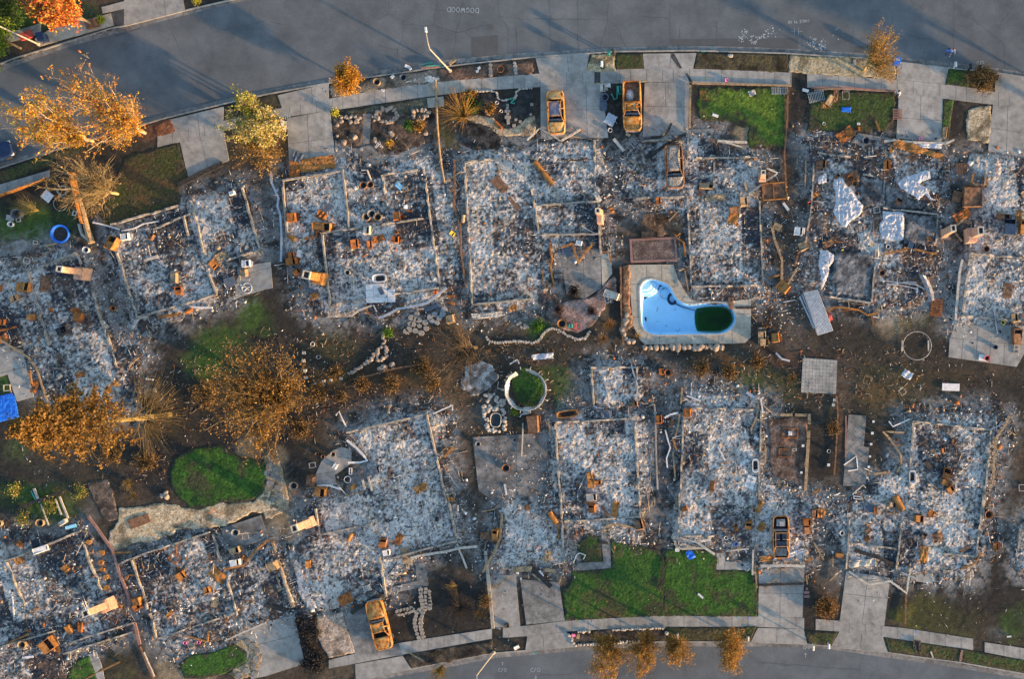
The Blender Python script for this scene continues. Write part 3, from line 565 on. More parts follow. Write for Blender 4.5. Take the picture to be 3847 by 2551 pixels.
turf(TL('23',(330,665),(664,640),(662,400),(880,450),(1060,480),(1116,560),(1112,1040),(700,1052),(280,1078),(262,840),(330,770)),C(.03,.1,.012),C(.05,.12,.015),C(.09,.075,.03),'large front lawn fading from green to brown',7,wig=.22,dry=.5)
turf(TL('23',(1112,500),(1200,470),(1550,490),(1552,652),(1850,655),(1898,850),(1896,1044),(1500,1036),(1098,1036)),C(.032,.1,.012),C(.045,.13,.013),C(.075,.09,.025),'large green front lawn with a white plank on it',8,wig=.2,dry=.55)
turf(TL('23',(370,440),(480,350),(560,390),(594,580),(440,590)),G1,OLV,DRY,'small burned corner lawn inside an L shaped walk',9)
turf(TL('20',(1400,740),(2130,735),(2130,1240),(1830,1255),(1815,1080),(1640,1020),(1400,1000),(1380,860)),C(.07,.13,.01),C(.12,.2,.012),C(.06,.055,.025),'patchy green front lawn above the swimming pool house',10,wig=.3,dry=.52)
turf(TL('30',(455,775),(1150,772),(1140,1010),(1080,1100),(700,1110),(420,1100),(440,900)),C(.045,.075,.018),C(.055,.09,.018),C(.08,.07,.03),'dull green front lawn with furniture and a blue panel',11,wig=.2,dry=.55)
turf(TL('20',(704,456),(930,454),(938,578),(704,582)),OLV,C(.06,.08,.02),DRY,'small square of dull grass between two driveways',12,wig=.05)
turf(TL('30',(1605,580),(1770,592),(1764,735),(1578,708)),C(.04,.09,.015),G1,OLV,'small green grass square beside the scorched hedge',13,wig=.05)
turf(TL('30',(1556,836),(1640,845),(1620,1000),(1602,1160),(1548,1140)),C(.04,.09,.015),G2,OLV,'narrow green grass strip along a driveway edge',14,wig=.1)
turf(TL('33',(1065,1218),(1800,1330),(1705,1418),(1335,1370),(1095,1335)),C(.05,.08,.02),OLV,DRY,'green and brown verge with a black rubbish bag',15,wig=.08,dry=.5)
turf(TL('33',(1735,1330),(1890,1348),(2400,1440),(2400,1550),(1715,1420)),C(.05,.09,.02),OLV,DRY,'green and brown verge beyond the red brick edging',16,wig=.08)
turf(TL('33',(395,1170),(668,1175),(620,1280),(424,1272)),OLV,C(.05,.09,.02),DRY,'triangular verge with two white posts',17,wig=.06)
turf(TL('23',(1132,1134),(1884,1132),(1832,1248),(1142,1240)),OLV,C(.06,.065,.025),DRY,'dull olive verge under the lower street trees',18,wig=.05)
turf(TL('23',(1790,1126),(1882,1130),(1842,1235),(1800,1180)),G2,C(.08,.2,.02),G1,'bright green wedge of grass at the verge corner',19,wig=.06,h=.1)
turf(poly(('12',(2075,430),(2085,330),(2160,300),(2250,290)),('22',(40,320),(110,380),(125,470),(95,560),(30,620)),('12',(2190,650),(2110,590),(2070,520))),C(.045,.12,.01),C(.1,.17,.015),C(.03,.06,.015),'green grass inside the collapsed round pool',22,wig=.08,h=.12,dry=.5)
turf(TL('10',(555,962),(700,930),(1000,875),(1350,820),(1362,905),(1250,965),(900,960),(820,955)),C(.085,.1,.075),C(.1,.11,.08),C(.1,.085,.05),'grey green ground cover along the upper pavement',23,wig=.12)
# gravel and mulch beds
def bed(pl,c1,c2,label,seed,name='gravel',res=.1,wig=.2,h=.04,z0=.125,dirt=.75):
    rs=np.random.RandomState(seed)
    def zf(X,Y,sd): return z0+h*fbm(X*5,Y*5,seed,3)+rs.uniform(0,h*.4,X.shape)
    def cf(X,Y,sd):
        n2=fbm(X*2.2,Y*2.2,seed+7,4); c=mixc(c1+np.zeros(X.shape+(3,)),c2,ss(.3,.7,n2)); c=mixc(c,c*.25,ss(.52,.7,fbm(X*.9,Y*.9,seed+15,5))*dirt); return c*rs.uniform(.6,1.4,X.shape)[...,None]
    o=field(name,pl,res,'soil',zf,cf,wig,1.5,.15,seed); tag(o,label,name,kind='stuff')
TAN1,TAN2,MUL1,MUL2=C(.36,.27,.16),C(.46,.37,.24),C(.085,.05,.035),C(.13,.085,.06)
bed(TL('30',(266,466),(880,490),(1150,500),(1165,665),(830,645),(266,606)),C(.27,.22,.13),C(.36,.3,.2),'tan gravel verge with a leaning street tree',101)
bed(TL('20',(505,462),(692,454),(695,596),(456,598)),C(.33,.26,.15),C(.4,.33,.21),'tan gravel square between driveway and grass',102)
bed(TL('20',(1392,452),(2150,460),(2150,606),(1352,576)),C(.05,.042,.03),C(.085,.07,.035),'dark planting bed with a stone on the upper verge',103,'mulch')
bed(poly(('03',(915,430),(930,330),(1000,250),(1015,140),(1200,130),(1300,92),(1450,102),(1590,135),(1700,138),(1850,92),(2000,92),(2140,75),(2260,-20)),('13',(60,-60),(180,60),(110,150),(0,160)),('03',(2120,160),(1900,280),(1700,300),(1480,310),(1470,350),(1300,400),(1100,430),(960,500))),C(.38,.29,.18),C(.5,.41,.28),'tan gravel garden path curving round the lawn',104)
bed(poly(('12',(0,985),(90,985),(130,1150),(180,1350),(190,1480),(60,1560),(0,1560)),('02',(2200,1400),(2235,1200))),C(.22,.18,.12),C(.34,.28,.2),'tan and grey gravel path beside the burned tree',105)
bed(TL('10',(1665,985),(1780,975),(1900,992),(1970,1075),(2100,1075),(2180,1000),(2260,970),(2260,1130),(1970,1142),(1900,1090),(1780,1040)),C(.3,.23,.15),C(.4,.32,.22),'tan gravel path through the dark front garden',106)
bed(poly(('21',(165,1240),(320,1190),(480,1170),(600,1070),(690,985),(705,1110),(620,1230),(520,1380),(380,1450),(220,1410),(150,1330))),C(.2,.135,.115),C(.31,.225,.195),'pink gravel garden floor beside the grey patio',107)
bed(TL('13',(430,1045),(650,1005),(745,1340),(530,1392),(470,1290),(425,1160)),C(.3,.23,.18),C(.42,.35,.28),'pale pink gravel beside the orange coupe driveway',108)
bed(TL('30',(1770,930),(1965,885),(1945,1200),(1755,1185),(1760,1000)),C(.34,.27,.17),C(.45,.37,.26),'tan gravel patch beside the pale driveway',109,wig=.25)
bed(TL('10',(565,985),(820,950),(822,1200),(745,1240),(640,1220),(565,1120)),C(.035,.03,.028),C(.12,.085,.06),'dark kidney shaped planting bed with rocks',110,'mulch')
bed(TL('10',(882,960),(1100,915),(1235,990),(1380,905),(1440,1000),(1400,1200),(1250,1232),(1100,1290),(950,1280),(885,1200)),C(.035,.03,.028),C(.13,.09,.065),'large dark planting bed with a double rock border',111,'mulch')
bed(TL('10',(1810,790),(1940,770),(1960,830),(2010,855),(2090,840),(2120,770),(2240,745),(2240,970),(2080,1065),(1960,1000),(1830,975)),C(.022,.022,.023),C(.045,.045,.045),'black planting bed inside a wavy stone edging',112,'mulch')
bed(TL('10',(1640,1060),(1800,1030),(1920,1080),(1980,1170),(1960,1250),(1750,1262),(1620,1200)),C(.022,.022,.023),C(.06,.06,.06),'black burned garden bed beside the gravel path',113,'mulch')
bed(TL('10',(1460,585),(1880,545),(2240,520),(2240,620),(1680,668),(1478,685)),C(.09,.06,.045),C(.15,.1,.075),'brown mulch verge with stepping stones',114,'mulch')
bed(TL('23',(305,1180),(700,1150),(1108,1140),(1130,1240),(780,1265),(350,1292)),C(.03,.027,.025),C(.08,.065,.055),'dark gravel verge edged with small stones',115,'mulch')
bed(TL('13',(1170,1370),(1900,1240),(1905,1345),(1540,1425),(1230,1475)),C(.035,.03,.027),C(.09,.07,.05),'dark verge with a bare tree on the lower street',116,'mulch')
bed(TL('00',(1300,1060),(1440,1000),(1488,1105),(1330,1150)),C(.12,.05,.03),C(.2,.09,.05),'red brown leaf mulch under the autumn tree',117,'mulch')
bed(TL('10',(540,720),(1470,580),(1470,680),(1340,702),(1000,745),(560,820)),C(.12,.115,.1),C(.18,.165,.14),'grey gravel verge with plant pots',118)
bed(TL('10',(1180,690),(1300,640),(1460,650),(1470,680),(1340,702)),C(.45,.4,.33),C(.6,.55,.48),'pale pebbles beside the plant pots',119,z0=.145)
bed(TL('21',(832,680),(1205,665),(1212,848),(845,858)),C(.1,.07,.062),C(.16,.12,.105),'dark red gravel inside the brick border',120,z0=.14,wig=.02,dirt=.3)
bed(TL('32',(90,720),(410,715),(400,1320),(110,1180),(100,900)),C(.09,.06,.048),C(.17,.125,.1),'brown paved court strewn with ash inside timber edging',121,'debris',z0=.15)
bed(TL('22',(1040,625),(1130,640),(1150,1000),(1130,1300),(1190,1400),(1050,1400),(1050,1000)),C(.055,.055,.06),C(.1,.1,.105),'dark grey gravel side yard beside the long concrete edge',122)
bed(TL('21',(760,900),(820,885),(820,1200),(840,1400),(760,1450)),C(.16,.08,.045),C(.27,.16,.09),'reddish earth bank beside the pool deck',123,'soil bank',z0=.2,h=.1)
bed(TL('30',(1010,1480),(1080,1480),(1080,1500),(1010,1500)),C(.1,.1,.1),C(.2,.2,.2),'small grey heap of fines by the walk',124)
# ---------------------------------------------------------------- burned houses: ash fields and footings
def chips(pl,n,seed,zf,weights,big=1.0,axis=None,thinp=.16):
    """n small broken pieces scattered over a polygon -> arrays"""
    rs=np.random.RandomState(seed); a=np.array(pl); x0,y0=a.min(0) - 2; x1,y1=a.max(0)+2; pts=[]
    while len(pts)<n:
        X=rs.uniform(x0,x1,n*2); Y=rs.uniform(y0,y1,n*2)
        dens=fbm(X*.3,Y*.3,seed+2,4); sdv=sdist(pl,X,Y); ok=(sdist(pool_out,X,Y)<-.2) & (rs.uniform(0,1,n*2)<(ss(.3,.62,dens)+.12)*ss(-2.2,.4,sdv)) & (sdv>-2.2)
        pts += list(zip(X[ok],Y[ok]))
    p=np.array(pts[:n]); Z=zf(p[:,0],p[:,1]); Z=np.where(sdist(pl,p[:,0],p[:,1])<0,.11,Z)
    base=np.array([(-1,-1,-1),(1,-1,-1),(1,1,-1),(-1,1,-1),(-1,-1,1),(1,-1,1),(1,1,1),(-1,1,1)],float)
    L=rs.gamma(2.0,.05,n)*big+.03; Wd=L*rs.uniform(.25,.9,n); Hh=np.minimum(L,Wd)*rs.uniform(.15,.45,n)
    thin=rs.uniform(0,1,n)<thinp; L=np.where(thin,L*rs.uniform(2,5,n),L); Wd=np.where(thin,.03+.02*rs.rand(n),Wd); Hh=np.where(thin,.04,Hh)
    V=base[None]*np.stack([L,Wd,Hh],1)[:,None,:]*.5*rs.uniform(.55,1.15,(n,8,3))
    th=rs.uniform(0,6.28,n)
    if axis is not None: al=thin & (rs.uniform(0,1,n)<.75); th=np.where(al,R(axis)+rs.choice([0,math.pi/2],n)+rs.normal(0,.12,n),th); L=np.where(al,L*1.7,L); V=base[None]*np.stack([L,Wd,Hh],1)[:,None,:]*.5*rs.uniform(.8,1.1,(n,8,3))
    ti=rs.normal(0,.3,n)
    V[:,:,2] += V[:,:,0]*ti[:,None]
    c,s_=np.cos(th)[:,None],np.sin(th)[:,None]
    x=V[:,:,0]*c - V[:,:,1]*s_; y=V[:,:,0]*s_+V[:,:,1]*c
    V=np.stack([x+p[:,0,None],y+p[:,1,None],V[:,:,2]+(Z+Hh*.3)[:,None]],-1)
    pal=np.array([(.56,.56,.56),(.36,.36,.35),(.14,.14,.14),(.04,.04,.045),(.3,.12,.04),(.4,.3,.2),(.16,.1,.07)])
    k=rs.choice(7,n,p=np.array(weights)/sum(weights)); Cc=pal[k]*rs.uniform(.75,1.25,(n,1))
    q=np.array([(3,2,1,0),(4,5,6,7),(0,1,5,4),(1,2,6,5),(2,3,7,6),(3,0,4,7)])
    F=(q[None]+(np.arange(n)*8)[:,None,None]).reshape(-1,4)
    return V.reshape(-1,3),np.repeat(Cc,8,0),F
HOUSES={}
def ash_z(X,Y,seed):
    a=fbm(X*1.1,Y*1.1,seed,4); b_=fbm(X*4.2,Y*4.2,seed+9,3); r_=1 - np.abs(2*fbm(X*2.3,Y*2.3,seed+13,4) - 1)
    return .14+.09*ss(.3,.8,a)*(.5+.5*b_)+.07*(b_ - .35).clip(0)+.04*r_
def house(key,pl,foot,light,blue,brownish,nchip,seed,label,axis=0.0,wig=.4,weights=(22,22,20,20,4,6,6)):
    """light: share of pale ash; axis: direction of the fallen lath lines"""
    rs=np.random.RandomState(seed)
    ca,sa=math.cos(R(axis)),math.sin(R(axis))
    def zf(X,Y,sd): return ash_z(X,Y,seed)*(.45+.55*ss(-.3,1.0,sd))+rs.uniform(-.02,.035,X.shape)
    def cf(X,Y,sd):
        U=X*ca+Y*sa; Vv=-X*sa+Y*ca
        big=fbm(X*.28,Y*.28,seed+21,3); mid=fbm(U*1.5,Vv*2.0,seed+23,4); fine=fbm(X*4.6,Y*4.6,seed+27,2,2.1,.7); line=fbm(U*.8,Vv*5.0,seed+33,3)*.5+fbm(U*5.0,Vv*.8,seed+35,3)*.5; u_,v_=np.floor(U/4.3+.3),np.floor(Vv/3.9); room=np.abs(np.sin(u_*127.1+v_*311.7+seed)) ; room=room - .5*(np.minimum(np.abs(U/4.3+.3 - u_ - .5),np.abs(Vv/3.9 - v_ - .5))>.5)
        t=.3*mid+.46*fine+.24*line+(big - .5)*.4+(light - .5)*.6 - .035+(room - .5)*.24
        t=ss(.3,.68,t)
        pale=C(.6,.57,.525)*(1 - .1*blue)+C(.0,.003,.01)*blue
        c=mixc(C(.034,.038,.048)+np.zeros(X.shape+(3,)),C(.2,.198,.195),ss(.05,.42,t)); c=mixc(c,pale,ss(.4,1.0,t))  # dark ash tinted navy: bluish shade of the crevices put into its colour
        c=mixc(c,C(.03,.032,.038),ss(.58,.68,fbm(X*4.4,Y*4.4,seed+61,4,2.1,.7))*.85)
        br=ss(.52,.7,fbm(X*.9,Y*.9,seed+41,4))*brownish; c=mixc(c,C(.17,.105,.065),br*.8)
        warmy=ss(.6,.78,fbm(X*1.4,Y*1.4,seed+47,4)); c=mixc(c,c*C(1.1,1.0,.82),warmy*.8)
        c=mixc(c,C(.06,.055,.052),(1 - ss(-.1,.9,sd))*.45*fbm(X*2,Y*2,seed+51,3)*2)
        return c*rs.uniform(.75,1.25,X.shape)[...,None]
    V2,C2,F2=chips(pl,int(nchip*.8),seed+77,lambda x,y: ash_z(x,y,seed)*.95,weights,.8,axis)
    V3,C3,F3=chips(pl,nchip // 9,seed+78,lambda x,y: ash_z(x,y,seed) - .04,(10,10,18,18,16,14,14),1.5); V4,C4,F4=chips(pl,nchip // 22,seed+79,lambda x,y: ash_z(x,y,seed)+.05,(8,8,10,26,16,14,16),2.0,None,1.0); F3=np.concatenate([F3,F4+len(V3)]); V3=np.concatenate([V3,V4]); C3=np.concatenate([C3,C4])
    F2=np.concatenate([F2,F3+len(V2)]); V2=np.concatenate([V2,V3]); C2=np.concatenate([C2,C3])
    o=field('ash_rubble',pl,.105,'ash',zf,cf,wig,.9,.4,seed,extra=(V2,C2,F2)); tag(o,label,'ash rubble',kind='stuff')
    HOUSES[key]=(pl,seed)
    e=empty('house_foundation',(0,0,0),0,label.replace('ash and rubble','pale concrete footings'),'foundation','footings of the burned houses')
    for ln in foot:
        pts=poly(*[ln]); b=MB(); rnd=random.Random(seed+len(pts)); out=[]
        for i in range(len(pts) - 1):
            n=max(1,int(math.dist(pts[i],pts[i+1])/.6))
            for k in range(n+(i == len(pts) - 2)):
                t=k/n; out.append((pts[i][0]*(1 - t)+pts[i+1][0]*t+rnd.uniform(-.03,.03),pts[i][1]*(1 - t)+pts[i+1][1]*t+rnd.uniform(-.03,.03),0))
        V=[]; nn=len(out)
        for i,p in enumerate(out):
            a=Vector(out[max(0,i - 1)]); c_=Vector(out[min(nn - 1,i+1)]); t=(c_ - a).normalized(); n_=Vector((-t.y,t.x,0))*.085
            h=.46+.08*rnd.random() - (.24 if rnd.random()<.32 else 0)
            V += [(p[0] - n_.x,p[1] - n_.y,0),(p[0]+n_.x,p[1]+n_.y,0),(p[0]+n_.x,p[1]+n_.y,h),(p[0] - n_.x,p[1] - n_.y,h)]
        F=[(i*4+k,i*4+(k+1) % 4,i*4+4+(k+1) % 4,i*4+4+k) for i in range(nn - 1) for k in range(4)]+[(0,1,2,3),tuple(nn*4 - 1 - k for k in range(4))]
        b.add(V,F); b.build('stem_wall','footing',e)
house('A',poly(('01',(-60,850),(100,810),(250,770),(420,720),(640,760),(770,880),(800,1050),(850,1200),(930,1400),(1000,1568)),('02',(1150,110),(1220,220),(1160,300),(1250,680),(880,740),(840,600),(560,560),(420,560),(300,420),(200,120),(60,60),(-60,90))),
      [('01',(250,940),(430,1560)),('01',(790,1090),(930,1560)),('02',(915,0),(1000,300)),('02',(610,500),(950,380)),('01',(650,780),(700,880)),('01',(250,940),(650,790))],
      .44,.8,.55,3600,1001,'grey ash and rubble of the ruin with the tall pink chimney',15)
house('B',TL('01',(910,555),(1050,600),(1300,500),(1500,390),(1640,290),(2060,235),(2130,480),(2225,780),(2020,860),(2000,1150),(1830,1190),(1550,1340),(1200,1460),(1110,1430),(1050,1100),(930,800)),
      [('01',(1000,790),(1170,1320)),('01',(1170,1330),(1840,1135)),('01',(1770,960),(1840,1130)),('01',(1620,350),(1730,780)),('01',(2050,240),(2200,770)),('01',(950,550),(1510,390)),('01',(1300,590),(1620,455)),('01',(1850,870),(2190,765)),('01',(1560,480),(1600,640))],
      .54,.85,.25,3000,1002,'pale ash and rubble of the ruin below the brown lawn',17)
house('C',poly(('11',(140,130),(620,60)),('10',(590,1300),(740,1290),(960,1400),(1010,1330),(1380,1290),(1470,1340),(1500,1480)),('11',(1560,120),(1590,420),(1640,700),(1670,1080),(1530,1120),(1440,1200),(1000,1330),(880,1280),(700,1330),(440,1310),(300,1180),(240,900),(140,700))),
      [('11',(150,180),(650,100)),('11',(655,90),(712,575)),('11',(150,185),(190,640)),('11',(490,620),(1390,490)),('11',(985,135),(1025,410)),('11',(990,130),(1280,92)),('11',(1335,80),(1400,600),(1470,1090)),('11',(485,640),(550,1220)),('11',(555,1225),(850,1180)),('11',(1090,1135),(1460,1080))],
      .52,.8,.35,4600,1003,'pale ash and rubble of the ruin with the white tile slab',8)
house('D',poly(('10',(1600,1340),(1750,1255),(1980,1245),(2060,1250)),('20',(0,1240),(90,1180),(330,1175),(520,1200),(610,1380),(700,1568)),('21',(690,300),(620,420),(640,760),(200,770),(150,1150),(120,1200),(0,1240)),('11',(2240,1230),(1900,1300),(1740,1325),(1700,1100),(1660,800),(1640,400))),
      [('11',(1675,20),(1740,1215)),('11',(1740,1220),(2240,1172)),('10',(1680,1370),(2010,1330)),('21',(50,385),(550,355)),('21',(60,630),(560,630)),('21',(555,360),(577,790)),('21',(0,250),(60,625)),('20',(525,1180),(530,1470))],
      .55,.8,.35,4200,1004,'pale ash and rubble of the ruin behind the burned sedan',3)
house('E',poly(('20',(720,1380),(790,1260),(960,1160),(1310,1130),(1520,1105),(1540,1310),(1880,1320),(1960,1400)),('21',(1890,200),(1930,500),(1955,1060),(2050,1130),(1850,1185),(1680,1170),(1500,1200),(1330,1190),(1340,1050),(1240,900),(1300,700),(1270,500),(1150,430),(900,420),(760,340),(720,100))),
      [('20',(1310,1135),(1312,1330)),('20',(1380,1335),(1890,1325)),('20',(930,1190),(1250,1185)),('21',(1305,310),(1340,1065)),('21',(1340,1070),(1940,1060)),('21',(1910,350),(1940,1055)),('21',(870,330),(1300,312)),('21',(1530,20),(1530,240))],
      .55,.6,.35,4600,1005,'pale ash and rubble of the ruin above the swimming pool',2)
house('F',poly(('30',(470,1300),(380,1180),(560,1150),(770,1180),(900,1240),(1150,1230),(1540,1260),(1650,1400)),('31',(1560,200),(1530,470),(1500,720),(1560,820),(1480,1000),(1480,1150),(1300,1240),(1000,1230),(560,1170),(370,1100),(360,1000),(420,760),(450,300),(470,20))),
      [('31',(470,30),(450,400),(400,700)),('31',(560,1150),(945,1205)),('31',(990,760),(955,1200)),('31',(1050,412),(1510,462)),('31',(1512,465),(1490,720)),('31',(1062,180),(1045,405)),('31',(880,130),(1080,155)),('30',(500,1290),(780,1325))],
      .34,1.0,.7,4600,1006,'dark grey ash and rubble of the ruin with plastic sheets',5,weights=(30,20,16,14,9,6,8))
house('G',poly(('30',(1760,1400),(1800,1310),(1950,1290),(2400,1350)),('31',(2400,1420),(1640,1390),(1660,1150),(1700,900),(1790,690),(1860,400),(1880,200),(1780,80))),
      [('31',(1790,695),(1712,1310)),('31',(1712,1315),(2260,1365)),('31',(1785,790),(2240,830)),('30',(1912,1370),(1900,1560))],
      .6,.7,.3,2600,1007,'bright ash and rubble of the ruin beside the pale slab',6)
house('H',poly(('03',(-60,400),(240,330),(420,420),(690,320),(740,400),(830,640),(1000,800),(1060,1000),(1140,1090),(1020,1180),(700,1330),(620,1440),(560,1600),(-60,1600))),
      [('03',(70,570),(310,485)),('03',(430,430),(690,322)),('03',(75,585),(225,940)),('03',(710,420),(890,860)),('03',(0,1300),(480,1160)),('03',(600,1260),(1140,1090)),('03',(560,1350),(1130,1170))],
      .37,.9,.55,3600,1008,'dark ash and rubble of the ruin with the leaning chimney',18)
house('I',poly(('03',(1000,590),(1220,510),(1500,390),(1760,320),(1850,420),(1940,560),(2250,430)),('13',(80,420),(150,640),(260,950),(150,1020),(0,1085)),('03',(2100,1160),(1900,1230),(1500,1370),(1360,1240),(1250,1000),(1200,850),(1100,760))),
      [('03',(990,605),(1210,520),(1780,330)),('03',(1130,560),(1260,980)),('03',(1280,1010),(1330,1220)),('03',(1800,345),(2005,1000)),('03',(1340,1225),(2010,1005))],
      .4,.95,.55,4200,1009,'dark ash and rubble of the ruin above the oval lawn',18)
house('J',poly(('12',(680,830),(1000,690),(1370,650),(1530,730),(1500,900),(1570,1300),(1640,1568)),('13',(1680,250),(1640,410),(1380,500),(1250,560),(1120,700),(1030,870),(860,940),(640,970),(430,1010),(300,800),(240,450),(430,330),(300,150)),('12',(320,1470),(480,1370),(700,1340),(840,1230),(860,1080),(740,970))),
      [('12',(690,840),(1360,685)),('12',(1362,690),(1555,1560)),('13',(1530,0),(1610,400)),('13',(1610,402),(1020,560)),('13',(965,540),(1018,870)),('13',(430,130),(462,350)),('13',(462,352),(900,262)),('13',(110,560),(245,960))],
      .6,.7,.35,5600,1010,'bright ash and rubble of the ruin behind the orange coupe',15)
house('K',poly(('22',(120,770),(300,690),(480,650),(880,670),(970,800),(990,1100),(1010,1300),(940,1568)),('23',(960,330),(900,430),(650,380),(580,330),(400,340),(330,600),(200,610),(0,600)),('13',(2140,650),(1900,650),(1850,480),(1950,220),(1990,60),(2240,60)),('22',(90,1500),(110,1200),(170,1000))),
      [('22',(195,765),(250,1560)),('22',(200,755),(850,722)),('22',(860,740),(910,1560)),('23',(240,0),(270,590)),('23',(275,240),(905,200))],
      .6,.75,.35,5200,1011,'bright ash and rubble of the ruin beside the big front lawns',2)
house('L',poly(('22',(1220,610),(1200,500),(1450,440),(1700,520),(1910,550),(2010,620),(1960,760),(1950,1180),(2100,1290),(2240,1340)),('32',(400,1390),(600,1390),(640,1500)),('33',(620,60),(470,200),(460,440),(400,600),(20,640)),('23',(1890,470),(1720,510),(1540,470),(1260,460),(1190,380),(1200,100)),('22',(1200,1540),(1250,1200),(1170,900))),
      [('22',(1280,632),(1930,650)),('22',(1275,640),(1240,1560)),('22',(1925,655),(1900,1560)),('23',(1240,0),(1230,360)),('23',(1235,362),(1530,365)),('23',(1890,0),(1870,480))],
      .58,.8,.35,5600,1012,'bright ash and rubble of the ruin with the skeleton car',2)
house('M',poly(('32',(1230,730),(1380,680),(1640,670),(1930,660),(2100,730),(2000,1000),(1980,1270),(1930,1568)),('33',(1960,450),(1860,560),(1790,735),(1490,720),(1470,690),(1180,700),(1110,650),(760,640),(720,560),(620,300),(560,150)),('32',(640,1500),(780,1420),(960,1360),(950,1240),(1080,1180),(1190,1060),(1260,900))),
      [('32',(1300,745),(1960,818)),('32',(1300,755),(1270,1300)),('32',(1955,820),(1885,1560)),('33',(1890,0),(1835,525)),('33',(1205,250),(1160,655)),('33',(1560,510),(1830,535)),('33',(770,220),(742,640)),('33',(780,420),(1160,470))],
      .54,.85,.4,5000,1013,'pale ash and rubble of the ruin above the wide bare driveway',4)
house('N',TL('33',(2160,480),(2200,300),(2330,150),(2400,700),(2200,680)),[('33',(2200,300),(2180,480))],.5,.8,.4,300,1014,'pale ash and rubble of the ruin cut off at the lower edge',4)
house('S',TL('22',(480,280),(640,240),(890,260),(990,330),(970,480),(890,600),(640,650),(510,600)),[('22',(498,295),(885,292)),('22',(500,295),(520,600)),('22',(885,295),(880,400))],.52,.9,.35,700,1015,'pale ash and rubble of the garden shed',0,.35)
def litter(name,pl,n,seed,label,weights=(40,25,8,8,6,8,8),big=.45,z=.12,thinp=.16):
    V2,C2,F2=chips(pl,n,seed,lambda x,y: np.full_like(x,z),weights,big,None,thinp)
    o=link(name,fastmesh(name,V2,F2,'chips',C2)); tag(o,label,'litter',kind='stuff')
litter('ash_litter',[P(p) for p in [(20,1240),(1100,1290),(2300,1230),(3000,1150),(3830,1300),(3830,1650),(3100,1640),(2300,1560),(1800,1560),(1300,1560),(700,1700),(100,1900)]],1500,2001,'small flakes of ash and charcoal scattered over the back gardens')
litter('ash_litter',[P(p) for p in [(1260,460),(2000,400),(2600,330),(3600,420),(3620,600),(3000,600),(2300,560),(1700,620),(1280,600)]],350,2002,'small flakes of ash scattered over the upper front gardens',big=.35,z=.14)
litter('ash_litter',[P(p) for p in [(1240,2330),(1800,2220),(2240,2160),(3000,2160),(3840,2150),(3840,2400),(2700,2300),(1300,2450)]],400,2003,'small flakes of ash scattered over the lower front gardens',big=.35,z=.14)
litter('ash_litter',[P(p) for p in [(2870,640),(3020,640),(3030,1150),(2900,1240),(2860,1000)]],900,2004,'broken scraps on the earth between two burned houses',(20,16,12,12,18,12,10),.9)
litter('ash_litter',[P(p) for p in [(1640,800),(1740,700),(1780,1150),(1700,1180)]],400,2005,'broken scraps in the side passage behind the white tile slab',(20,16,12,12,18,12,10),.8)

GA,GB=C(.085,.088,.095),C(.2,.2,.205)
for i,(pts,lb) in enumerate(((TL('31',(870,150),(1055,180),(1040,400),(990,420),(880,380),(850,280)),'smooth dark ash floor beside the largest plastic sheet'),(TL('31',(1235,450),(1505,470),(1485,715),(1230,700)),'smooth grey ash floor beside the square plastic sheet'),(TL('31',(660,760),(960,800),(945,1180),(640,1140),(620,950)),'smooth dark ash floor with a white frame'),(TL('31',(1080,200),(1250,300),(1320,380),(1500,440),(1070,400)),'smooth dark ash floor under the twisted plastic sheet'))): bed(pts,GA,GB,lb,140+i,'fine ash',res=.12,wig=.4,h=.06,z0=.34)
WA,WB=C(.25,.245,.24),C(.48,.47,.46)
bed(TL('13',(230,440),(300,600),(350,760),(440,990),(380,1010),(290,860),(240,640),(190,520)),WA,WB,'pale trail of ash in the passage between two lower ruins',150,'fine ash',wig=.35,z0=.2)
bed(TL('12',(1680,290),(1790,240),(1920,290),(1950,400),(1850,500),(1720,540),(1640,450)),C(.12,.115,.11),C(.4,.39,.38),'round mound of pale ash under the fanned twigs of a blackened tree',151,'fine ash',wig=.5,z0=.12,h=.05)
bed(TL('02',(735,1265),(900,1238),(950,1330),(1005,1560),(920,1590),(880,1560)),C(.06,.045,.035),C(.14,.11,.09),'long brown bed beside the pink path edging',152,'mulch')
bed(TL('21',(930,440),(1250,460),(1270,600),(1200,650),(930,640)),C(.07,.045,.03),C(.17,.11,.07),'brown burned yard above the brick border',153,'mulch',wig=.5)
bed(TL('03',(1960,1275),(2060,1220),(2180,1260),(2200,1420),(2140,1530),(2000,1568),(1930,1520),(2080,1430),(2100,1340)),C(.2,.15,.09),C(.34,.26,.16),'tan mulch edging round the oval lawn',154,'mulch',wig=.3)
litter('fallen_twigs',[P(p) for p in [(700,1330),(1100,1290),(1900,1290),(2400,1380),(3000,1340),(3700,1420),(3600,1560),(2300,1540),(1800,1600),(1300,1560),(800,1720),(520,1780)]],2600,2006,'burned twigs and sticks littering the strip between the two house rows',(2,6,10,16,14,22,30),.75,.11,.9)
litter('ash_litter',TL('12',(1740,880),(2300,860),(2340,1330),(1820,1350)),420,2007,'ash and scraps strewn over the scorched grey patio',(20,20,18,18,8,8,8),.6,.15)
